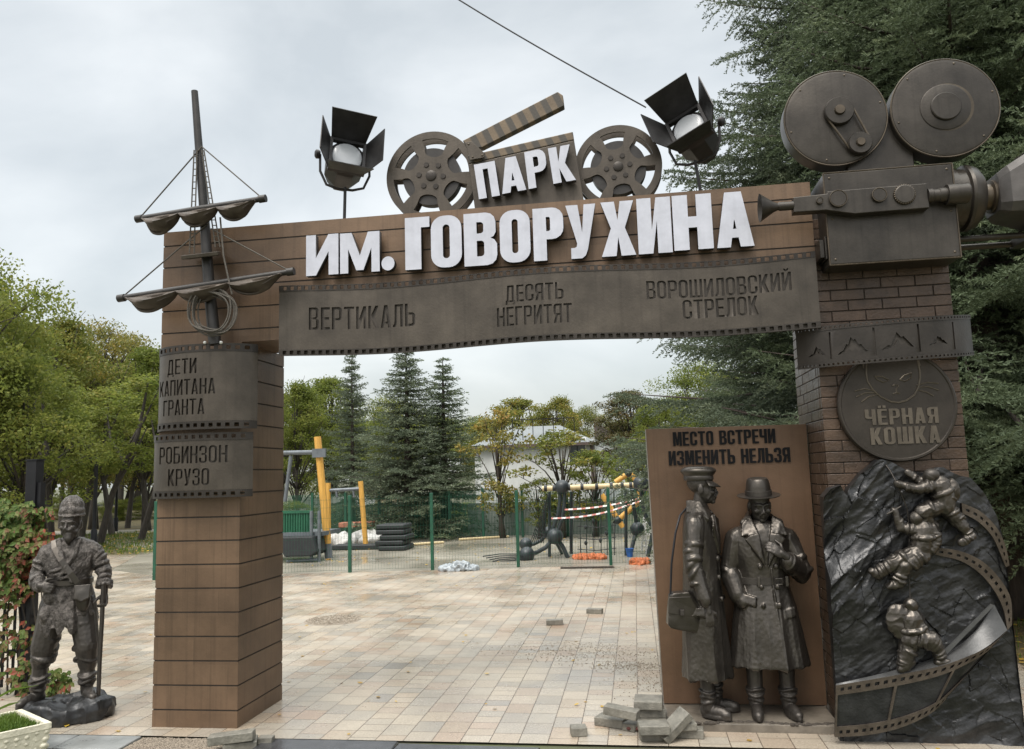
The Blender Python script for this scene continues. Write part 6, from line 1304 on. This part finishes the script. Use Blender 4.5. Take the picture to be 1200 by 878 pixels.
def heap(px, py, w, h, mt, name, label, cat, sd_):
    p = G(px, py); mb = MB(); rr = random.Random(sd_)
    for k in range(7): mb.ell((p.x+rr.uniform(-w, w)*.8, p.y+rr.uniform(-.1, .1), h*.3), (w*.35, .14, h*rr.uniform(.25, .7)))
    o = add_mesh(name, remesh(mb, .018, 0, noise_disp(.05, 15, seed=sd_, ridged=True)), M[mt], None, True, 0); tag(o, label, cat); set_origin(o)
heap(693, 655, .34, .09, 'orange', 'orange_net_heap', 'heap of bright orange netting on the ground under the rope net', 'netting', 3)
heap(750, 661, .16, .09, 'orange', 'orange_net_heap', 'small heap of orange netting at the fence foot by the panel', 'netting', 5)
bd_ = G(688, 666); o = MB().box((-.5, -.05, 0), (.5, .05, .03), T(bd_.x, bd_.y, 0) @ RZ(.05)).build('plank', M['bark'], None, False); tag(o, 'dark plank lying along the green fence foot', 'plank'); set_origin(o)
for i, (px, mt) in enumerate(((746, 'green_box'),)):
    pass
bb = G(738, 656); o = MB().lathe([(.001, 0), (.06, 0), (.085, .16), (.09, .17), (.08, .165), (.05, .02)], T(bb.x, bb.y+.6, 0), 24, False).build('bucket', mat('blue_plastic', (.02, .10, .35), .4), None); tag(o, 'small blue bucket right of the climbing frame', 'bucket'); set_origin(o)

# yellow strips on the muddy ground
for i, (a, b) in enumerate((((482, 640), (520, 637)), ((538, 634), (596, 630)))):
    p, q = G(*a), G(*b); o = MB().tube([p+Vector((0, 0, .04)), q+Vector((0, 0, .03))], .035, 6).build('timber', M['pale_wood'], None); tag(o, ['pale timber lying on the mud right of the black mats', 'pale timber lying on the mud near the corrugated fence'][i], 'timber'); set_origin(o)

# ================================================================ white building behind the trees
YBg = 40.0
bl = thing('house', at(655, 560, YBg), 'pale low building with grey hip roof and windowed wing behind the yellowish trees', 'building')
W0, W1 = at(556, 520, YBg).x, at(694, 520, YBg).x; wt = at(640, 521, YBg).z; rt = at(650, 499, YBg).z
MB().box((W0, YBg, -2), (W1, YBg+9, wt)).build('wall', M['wall_white'], bl, False)
MB().loft([[Vector(p) for p in ((W0-.3, YBg-.4, wt+.002), (W1+.4, YBg-.4, wt+.002), (W1+.4, YBg+9.4, wt+.002), (W0-.3, YBg+9.4, wt+.002))], [Vector(p) for p in ((W0+2.2, YBg+2.4, rt+.15), (W1-2.0, YBg+2.4, rt+.15), (W1-2.0, YBg+6, rt+.15), (W0+2.2, YBg+6, rt+.15))]]).build('roof', M['roof'], bl, False)
MB().box((W0-.32, YBg-.42, wt-.12), (W1+.42, YBg-.402, wt+.05)).build('fascia', M['fascia'], bl, False)
mb = MB()
for i in range(9): x = W0+1+(W1-W0-2)*i/8; mb.box((x-.02, YBg+.3, wt+.05), (x+.02, YBg+.34, rt+.45))
mb.box((W0+1, YBg+.3, rt+.42), (W1-1, YBg+.34, rt+.46)); mb.build('roof_railing', M['iron'], bl, False)
for px in (672, 681): 
    p = at(px, 528, YBg-.03); f_ = MB().box((p.x-.30, YBg-.03, p.z-.75), (p.x+.30, YBg-.002, p.z+.75)).build('window', M['frame_white'], bl, False); MB().box((p.x-.24, YBg-.035, p.z-.68), (p.x+.24, YBg-.0305, p.z+.68)).build('pane', M['glass'], f_, False)
MB().tube([(W1-.02, YBg-.1, -2), (W1-.02, YBg-.1, wt)], .11, 8).build('downpipe', M['fascia'], bl)
# wing: wall running back to the right under a falling brown verge
w0 = at(695, 520, YBg+.3); w1 = Vector((w0.x+2.6, YBg+6.5, 0)); zt0 = at(692, 492, YBg).z
P = [Vector((w0.x, w0.y, -2)), Vector((w1.x, w1.y, -2)), Vector((w1.x, w1.y, at(724, 540, YBg+6.5).z)), Vector((w0.x, w0.y, at(697, 512, YBg).z))]
MB().plate(P, .2).build('wing_wall', M['wall_white'], bl, False)
dv = (P[1]-P[0]).normalized(); nv_ = Vector((dv.y, -dv.x, 0))
MB().plate([P[3]+nv_*.16+Vector((0, 0, .9)), P[2]+nv_*.16+Vector((0, 0, .35)), P[2]+nv_*.16-Vector((0, 0, .05)), P[3]+nv_*.16-Vector((0, 0, .05))], .1).build('verge', M['fascia'], bl, False)
for i in range(4):
    t = .12+.23*i; c0 = P[3].lerp(P[2], t); c1 = P[3].lerp(P[2], t+.13); f_ = MB().plate([c0+nv_*.12-Vector((0, 0, .45)), c1+nv_*.12-Vector((0, 0, .45)), c1+nv_*.12-Vector((0, 0, 1.9)), c0+nv_*.12-Vector((0, 0, 1.9))], .04).build('window', M['frame_white'], bl, False)
    c0 = c0.lerp(c1, .12); c1 = c0.lerp(c1, .88); MB().plate([c0+nv_*.16-Vector((0, 0, .55)), c1+nv_*.16-Vector((0, 0, .55)), c1+nv_*.16-Vector((0, 0, 1.8)), c0+nv_*.16-Vector((0, 0, 1.8))], .02).build('pane', M['glass'], f_, False)
pw = at(350, 585, 24); o = MB().box((pw.x-3, 24, -.1), (pw.x+3, 24.2, at(350, 583, 24).z)).build('pale_wall', M['wall_white'], None, False); tag(o, 'low pale wall behind the play platform', 'wall'); set_origin(o)

# ================================================================ trees
def quads(P, D, S, L, Wd):
    """leaf quads: base P, direction D, side S (unit), length L, width Wd"""
    L = L[:, None]; Wd = Wd[:, None]; n = len(P)
    V = np.empty((n, 4, 3)); V[:, 0] = P; V[:, 1] = P+D*L*.5+S*Wd*.5; V[:, 2] = P+D*L; V[:, 3] = P+D*L*.5-S*Wd*.5
    return V.reshape(-1, 3)
def np_mesh(V, name):
    n = len(V)//4; me = bpy.data.meshes.new(name); me.vertices.add(4*n); me.vertices.foreach_set('co', V.ravel()); me.loops.add(4*n); me.loops.foreach_set('vertex_index', np.arange(4*n, dtype=np.int32)); me.polygons.add(n); me.polygons.foreach_set('loop_start', np.arange(0, 4*n, 4, dtype=np.int32)); me.polygons.foreach_set('loop_total', np.full(n, 4, np.int32)); me.update(calc_edges=True); me.validate(); return me
def unit(a): return a/np.maximum(1e-9, np.linalg.norm(a, axis=1))[:, None]
def broadleaf(seed, H, cw, cz0, n_clump, per, leaf, bare=.0):
    """tapered trunk with limbs reaching into an uneven crown of leaf clumps"""
    rg = np.random.default_rng(seed); rr = random.Random(seed); wood = MB(); cl = []
    lean = rr.uniform(-.06, .06); tp = [(lean*z*H+rr.uniform(-.05, .05)*H*.1*z, rr.uniform(-.04, .04)*H*.1*z, z*H*.8) for z in np.linspace(0, 1, 7)]
    wood.tube(tp, [H*.018*(1-.8*k/6)*(1.5 if k == 0 else 1) for k in range(7)], 9)
    for i in range(n_clump):
        t = rr.random()**.8; z = cz0+(1-cz0)*t; prof = math.sin(math.pi*min(1, .12+.86*t))**.7*(1+.25*math.sin(5*t+seed)); a = rr.uniform(0, 6.28); rad = cw*prof*(rr.random()**.45)*(1+.22*math.sin(3*a+seed)); c = Vector((rad*math.cos(a), rad*math.sin(a), z*H)); cl.append((c, rr.uniform(.55, 1.15)))
        if i % 3 == 0:
            k = max(1, min(5, int((z*.62)*7))); b = Vector(tp[k]); m_ = b.lerp(c, .5)+Vector((0, 0, H*.04)); wood.tube([b, m_, c], [H*.006, H*.004, H*.0015], 6)
            for q in range(2): e = c+Vector((rr.uniform(-1, 1), rr.uniform(-1, 1), rr.uniform(-.3, .9)))*cw*.25; wood.tube([m_.lerp(c, .6), e], [H*.0025, H*.001], 5)
    P = []; 
    for c, s_ in cl:
        n = int(per*s_); g = rg.normal(0, 1, (n, 3)); g = unit(g)*(rg.random(n)**.45)[:, None]; P.append(np.array(c)+g*np.array([1, 1, .62])*cw*.27*s_)
    P = np.concatenate(P); n = len(P); D = unit(rg.normal(0, 1, (n, 3))+np.array([0, 0, -.35])); S = unit(np.cross(D, rg.normal(0, 1, (n, 3)))); L = rg.uniform(.6, 1.25, n)*leaf
    return wood, np_mesh(quads(P, D, S, L, L*.62), 'crown')
def spruce(seed, H, R0, z0, nl, twig_gap, step, droop=.28, per=.42, nbr=5, hang=.30, tww=.36):
    """boughs drooping from a trunk, side twigs on each bough, needles all along each twig"""
    rg = np.random.default_rng(seed); rr = random.Random(seed); wood = MB(); wood.tube([(0, 0, 0), (.02*H*.1, 0, H*.4), (0, 0, H)], [H*.017+.03, H*.011+.02, .01], 12)
    Pn, Dn, Ln = [], [], []; z = z0
    while z < H*.99:
        f = (H-z)/(H-z0); Lb = R0*f**.80*(1+.14*math.sin(z*3.1+seed))+.10; nb = rr.randint(nbr, nbr+2) if f > .10 else 4; a0 = rr.uniform(0, 6.28)
        for k in range(nb):
            a = a0+2*math.pi*k/nb+rr.uniform(-.35, .35); L = Lb*rr.uniform(.55, 1.18); d = np.array([math.cos(a), math.sin(a), 0]); sd_ = np.array([-math.sin(a), math.cos(a), 0]); dr = droop*rr.uniform(.5, 1.5)*f+.02; zb = z+rr.uniform(-.5, .5)*step
            n = max(4, int(L/twig_gap)); t = np.linspace(.12, 1, n); zz = zb+L*(.22*(1-f)*t-dr*t*1.15+dr*.8*t**3); B = d[None]*(L*t)[:, None]; B[:, 2] = zz
            if L > .5: wood.tube([(0, 0, zb), tuple(B[n//2]), tuple(B[-1])], [.010+.007*L, .007+.004*L, .003], 5)
            for sg in (-1, 0, 1):
                if sg == 0:
                    m_ = max(3, int(L*.8/(nl*per))); u = np.linspace(.2, 1, m_); q = np.stack([np.interp(u, t, B[:, j]) for j in range(3)], 1); Pn.append(q+rg.normal(0, nl*.1, q.shape)); Dn.append(np.repeat((d+np.array([0, 0, .1]))[None], m_, 0)+rg.normal(0, .75, (m_, 3))); Ln.append(np.full(m_, nl)); continue
                tw = (L*tww*np.clip(1.12-t, .12, 1)**.75*np.clip(t*3, .3, 1)+.06)*rg.uniform(.5, 1.25, n)
                m_ = np.maximum(2, (tw/(nl*per)).astype(int))
                for i in range(n):
                    u = np.linspace(.05, 1, m_[i]); dirv = d*rr.uniform(.35, .85)+sd_*sg*.85; dirv = dirv/np.linalg.norm(dirv); q = B[i]+dirv[None]*(tw[i]*u)[:, None]; q[:, 2] += -tw[i]*hang*u**1.5*rr.uniform(-.2, 1.6); Pn.append(q)
                    Dn.append(np.repeat((dirv+np.array([0, 0, .05]))[None], m_[i], 0)+rg.normal(0, .46, (m_[i], 3))); Ln.append(np.full(m_[i], nl)*rg.uniform(.7, 1.25, m_[i]))
        z += step*rr.uniform(.7, 1.3)*(.55+.45*f)
    P = np.concatenate(Pn); D = unit(np.concatenate(Dn)); L = np.concatenate(Ln); S = unit(np.cross(D, rg.normal(0, 1, D.shape)))
    P2 = np.concatenate([P, P]); D2 = np.concatenate([D, unit(D+rg.normal(0, .7, D.shape))]); S2 = np.concatenate([S, unit(np.cross(D, S))]); L2 = np.concatenate([L, L])
    print('spruce quads', len(P2))
    return wood, np_mesh(quads(P2, D2, S2, L2, L2*.32), 'needles')
def plant(name, proto, x, y, sc, rz, label, leafm, bark='bark', group=None, z=0, cat='tree', tilt=0):
    wood, crown = proto
    root = thing(name, (x, y, z), label, cat, group); root.rotation_euler = (R(tilt), 0, rz); root.scale = sc if isinstance(sc, tuple) else (sc, sc, sc)
    if isinstance(wood, MB):
        wm_ = wood.mesh('trunk'); proto[0] = wm_; wm_.materials.append(M[bark]); wm_.shade_smooth() if hasattr(wm_, 'shade_smooth') else None
    o = bpy.data.objects.new('trunk', proto[0]); COL.objects.link(o); o.parent = root
    c = bpy.data.objects.new('crown', crown); COL.objects.link(c); c.parent = root
    if not crown.materials: crown.materials.append(M[leafm])
    if crown.materials[0] != M[leafm]: c.material_slots[0].link = 'OBJECT'; c.material_slots[0].material = M[leafm]
    return root
B1 = list(broadleaf(1, 8.0, 2.7, .24, 120, 230, .12)); B2_ = list(broadleaf(2, 8.0, 2.3, .28, 100, 230, .12)); B3 = list(broadleaf(3, 8.0, 3.1, .20, 130, 300, .105)); B4 = list(broadleaf(4, 6.0, 1.5, .20, 52, 78, .135)); B5 = list(broadleaf(5, 9, 2.6, .42, 90, 150, .16))
def pln(name, proto, px, Y, top_py, H, label, leafm, rz=0, wide=1.0, group=None, bark='bark', cat='tree', tilt=0):
    p = at(px, 600, Y); z = at(px, top_py, Y).z; k = z/H
    return plant(name, proto, p.x, Y, (k*wide, k*wide, k), rz, label, leafm, bark, group, 0, cat, tilt)
# left wood
GL = 'park trees on the left'
for a in ((-82, B3, 12.5, 292, 8, 'leaf_green', .4, 1.0, 'tall bright green tree cut by the left edge of the picture'),
          (58, B1, 21, 378, 8, 'leaf_olive', 1.3, 1.0, 'full green tree rising behind the tall black post'),
          (110, B3, 26, 388, 8, 'leaf_yellow', 2.0, .95, 'broad yellow-tinged tree with orange tips, left of the mast'),
          (172, B2_, 24, 415, 8, 'leaf_green', 4.1, 1.1, 'green tree just left of the left pillar behind the film strips'),
          (22, B1, 14.5, 420, 8, 'leaf_green', 3.3, 1.25, 'lower bright green tree filling the view above the creeper'), (20, B5, 31, 385, 9, 'leaf_olive', 5.2, 1.1, 'olive tree far behind the creeper with a bare stem'),
          (140, B5, 34, 425, 9, 'leaf_green', .9, 1.2, 'distant green tree with a bare stem right of the castaway'),
          (85, B2_, 38, 410, 8, 'leaf_green', 3.0, 1.3, 'distant green tree directly behind the castaway head'),
          (215, B1, 36, 430, 8, 'leaf_green', 2.6, 1.2, 'distant green tree hidden mostly by the left pillar'),
          (-50, B1, 18, 330, 8, 'leaf_green', 2.2, 1.0, 'green tree reaching in from beyond the left edge'),
          (45, B3, 48, 430, 8, 'leaf_green', 1.0, 1.5, 'far green tree at the back of the park, left'),
          (160, B3, 52, 450, 8, 'leaf_green', 2.8, 1.5, 'far green tree at the back of the park by the left pillar')):
    px, pr, Y, tpy, H, lm, rz, wd, lab = a; pln('park_tree', pr, px, Y, tpy, H, lab, lm, rz, wd, GL, 'bark_dark')
# stems in the wood (trees whose crowns merge above)
for i, (px, Y, ln) in enumerate(((62, 17, -.02), (96, 20, .03), (118, 17.5, .05), (132, 22, -.04), (150, 26, .02), (166, 19, .06), (72, 27, .0), (108, 30, -.03))):
    p = at(px, 600, Y); root = thing('slender_tree', (p.x, Y, 0), ['slim dark trunk left of the castaway head', 'slim dark trunk just right of the castaway hat', 'slightly leaning dark trunk right of the castaway shoulder', 'dark trunk midway between castaway and left pillar', 'thin distant trunk near the left pillar', 'dark forked trunk beside the left pillar', 'far slim trunk behind the castaway shoulder', 'far slim trunk between the two darker ones'][i], 'tree', 'dark trunks behind the castaway')
    MB().tube([(p.x, Y, 0), (p.x+ln*8, Y, 1.6), (p.x+ln*22+.1, Y, 3.4), (p.x+ln*30, Y, 5.0)], [.12, .09, .065, .03], 8).build('trunk', M['bark_dark'], root)
    for k in range(3): z = 1.9+.6*k; s_ = (-1)**k; MB().tube([(p.x+ln*6*z, Y, z), (p.x+ln*6*z+s_*.5, Y, z+.8), (p.x+ln*6*z+s_*.8, Y+.2, z+1.7)], [.06, .04, .015], 6).build('limb', M['bark_dark'], root)
    c = bpy.data.objects.new('crown', B4[1]); COL.objects.link(c); c.parent = root; c.location = (ln*26, 0, 1.5); c.scale = (1.05, 1.05, .62)
    if not B4[1].materials: B4[1].materials.append(M['leaf_green'])
# middle trees
S1 = list(spruce(11, 9, 2.2, .5, .11, .20, .27, .26, .36, 5, .35, .36)); S2_ = list(spruce(12, 9, 2.3, .8, .11, .20, .24, .28, .36, 6, .35, .36))
GS = 'three spruces behind the playground'
pln('spruce', S1, 413, 19.5, 408, 9, 'bluish slim spruce, leftmost of the three in the gateway', 'needle_blue', .3, .85, GS, 'spruce_bark')
pln('spruce', S2_, 478, 17.6, 405, 9, 'dense green spruce in the middle of the three in the gateway', 'needle_blue', 1.1, 1.35, GS, 'spruce_bark')
pln('spruce', S1, 522, 18.6, 420, 9, 'wide green spruce, rightmost of the three in the gateway', 'needle', 2.5, 1.4, GS, 'spruce_bark')
GM = 'mixed trees behind the playground'
for a in ((350, B1, 23, 452, 8, 'leaf_green', 0, 1.0, 'green leafy tree behind the tall swing post'), (385, B2_, 26, 448, 8, 'leaf_green', 1.5, 1.2, 'green leafy tree behind the bluish spruce'), (330, B5, 31, 465, 9, 'leaf_olive', 1, 1.2, 'pale green tree showing just right of the left pillar'),
          (455, B3, 33, 470, 8, 'leaf_green', 2, 1.0, 'green tree peeping between the spruces'),
          (588, B4, 17.2, 478, 6, 'leaf_yellow', 0, 1.15, 'thin yellow-leaved tree right of the spruces'), (658, B4, 17, 503, 6, 'leaf_olive', 2.2, 1.7, 'sparse yellow-green tree in front of the white building'), (697, B4, 17.1, 528, 6, 'leaf_green', 4, 1.6, 'low green tree in front of the windowed wing'), (632, B4, 16.8, 560, 6, 'leaf_green', 1, 1.6, 'small green sapling by the corrugated fence'),
          (655, B1, 55, 468, 8, 'leaf_olive', 1, 1.2, 'far yellowish tree above the building roof'), (690, B3, 58, 480, 8, 'leaf_olive', 3, 1.0, 'far olive tree right of the roof'), (742, B2_, 34, 462, 8, 'leaf_brown', 1, 1.4, 'brownish half-bare tree between building and panel'), (775, B1, 27, 470, 8, 'leaf_green', 2, 1.0, 'bright green tree showing above the panel edge'),
          (745, B4, 19, 515, 6, 'leaf_green', 3, 1.8, 'low bright green tree left of the panel'), (610, B5, 60, 470, 9, 'leaf_olive', 3, 1.5, 'far pale tree left of the roof'), (565, B5, 45, 500, 9, 'leaf_olive', 2, 1.2, 'distant yellowish tree beside the right spruce'), (830, B3, 30, 430, 8, 'leaf_green', 2, 1.2, 'green tree behind the top of the panel')):
    px, pr, Y, tpy, H, lm, rz, wd, lab = a; pln('leafy_tree', pr, px, Y, tpy, H, lab, lm, rz, wd, GM)
# big spruces behind the movie camera
S3_ = list(spruce(31, 12.5, 3.25, 1.35, .052, .080, .21, .34, .30, 6, .40, .40)); S4 = list(spruce(32, 12.5, 3.0, 1.5, .052, .080, .21, .32, .30, 6, .40, .40))
GB = 'large spruces behind the brick pillar'
p = at(1005, 500, 6.0); plant('spruce', S3_, p.x+.15, 6.2, 1.0, 0.4, 'huge green spruce directly behind the brick pillar and film camera', 'needle_blue', 'spruce_bark', GB)
p = at(1178, 640, 4.3); plant('spruce', S4, p.x+.05, 4.5, 1.08, 2.1, 'huge dark spruce with a thick trunk at the right edge', 'needle', 'spruce_bark', GB)
p = at(925, 500, 12.0); plant('spruce', S4, p.x, 12.5, .76, 4.1, 'spruce farther back showing under the beam above the panel', 'needle', 'spruce_bark', GB)
p = at(1290, 500, 7.5); plant('spruce', S3_, p.x, 8.0, 1.1, 3.6, 'dark spruce beyond the right edge', 'needle', 'spruce_bark', GB)
p = at(1110, 500, 11.0); plant('spruce', S4, p.x, 11.5, 1.1, 1.0, 'dark spruce filling the gap between the two huge ones', 'needle', 'spruce_bark', GB)
for i, (px, Y, tpy, pr, wd) in enumerate(((-30, 62, 470, B3, 1.6), (30, 66, 480, B1, 1.8), (95, 64, 470, B3, 1.7), (150, 68, 480, B1, 1.8), (205, 62, 475, B3, 1.7), (265, 66, 480, B1, 1.8), (325, 60, 480, B3, 1.8), (390, 64, 485, B1, 1.9), (450, 62, 490, B3, 1.8), (510, 66, 488, B1, 1.9), (570, 70, 492, B3, 1.8), (740, 66, 490, B1, 1.8), (790, 60, 480, B3, 1.8))):
    pln('park_tree', pr, px, Y, tpy, 8, 'round green tree in the far tree line closing the park', 'leaf_green', i*1.3, wd, 'far tree line')
for i, (px, Y, tpy, wd, lab) in enumerate(((345, 19, 588, 1.6, 'low dark shrub behind the green barrier of the play platform'), (400, 20.5, 592, 1.9, 'low shrub behind the smaller swing posts'), (445, 21, 590, 2.0, 'low shrub behind the black mat stack'), (495, 20, 592, 1.8, 'low shrub at the foot of the middle spruce'), (545, 21, 590, 1.8, 'low shrub at the foot of the right spruce'), (10, 34, 578, 2.2, 'low shrub far behind the creeper'), (75, 36, 582, 2.4, 'low shrub far behind the castaway'), (135, 33, 585, 2.2, 'low shrub far off by the lawn path'), (175, 35, 580, 2.2, 'low shrub far off beside the left pillar'))):
    p = at(px, 600, Y); z = at(px, tpy, Y).z; root = thing('shrub', (p.x, Y, 0), lab, 'shrub', 'low shrubs behind the fences'); c = bpy.data.objects.new('foliage', B3[1]); COL.objects.link(c); c.parent = root; c.location = (0, 0, -z*.32); c.scale = (z/8*wd*1.3, z/8*wd*1.3, z/8*1.3); root.rotation_euler = (0, 0, i*1.1)
    MB().tube([(p.x, Y, 0), (p.x, Y, z*.7)], [.05, .02], 6).build('stem', M['bark_dark'], root)
# park lamp posts
for i, (px, Y, tpy) in enumerate(((111, 16, 540), (136, 24, 555))):
    p = at(px, 600, Y); lp = thing('lamp_post', (p.x, Y, 0), ['slim dark lamp post right of the castaway', 'thin distant dark lamp post near the left pillar'][i], 'lamp post'); z = at(px, tpy, Y).z
    MB().tube([(p.x, Y, 0), (p.x, Y, z)], .055, 8).build('pole', M['iron'], lp); MB().lathe([(.09, 0), (.09, .5), (.07, .55)], T(p.x, Y, 0), 12).build('pole_base', M['iron'], lp); MB().lathe([(.06, 0), (.07, .02), (.07, .06), (.02, .09)], T(p.x, Y, z), 12).build('pole_cap', M['iron'], lp)

# ================================================================ fallen leaves
rg = np.random.default_rng(77)
def scatter(n, xr, yr, z, sz):
    P = np.stack([rg.uniform(*xr, n), rg.uniform(*yr, n), np.full(n, z)+rg.uniform(.002, .012, n)], 1); a = rg.uniform(0, 6.28, n); D = np.stack([np.cos(a), np.sin(a), rg.uniform(-.12, .25, n)], 1); S = np.stack([-np.sin(a), np.cos(a), rg.uniform(-.2, .2, n)], 1); L = rg.uniform(.6, 1.3, n)*sz
    return quads(P, D, S, L, L*.7)
V = np.concatenate([scatter(190, (-2.5, 6.5), (-.2, 9.5), 0, .045), scatter(2600, (6.9, 10.5), (-.5, 9), 0, .06), scatter(1800, (-16, -9.4), (14, 24), 0, .10), scatter(300, (-5, 6), (10.5, 17), 0, .07)])
o = add_mesh('fallen_leaves', np_mesh(V, 'fallen_leaves'), M['fallen'], None, False); tag(o, 'scattered yellow and brown fallen leaves', kind='stuff')
def blades_on(name, area, n, h0, h1, wd, seed, label): tag(add_mesh(name, blades(n, area, 0, h0, h1, wd, seed), M['grass'], None, False), label, kind='stuff')
blades_on('grass', lambda g: (g.uniform(7.0, 10.5), g.uniform(.5, 9)), 4000, .04, .11, .004, 5, 'short grass among the leaves at the right edge')
blades_on('grass', lambda g: (g.uniform(-18, -9.3), 14+g.uniform(0, 9)), 7000, .05, .13, .008, 6, 'thin lawn grass left of the plaza')
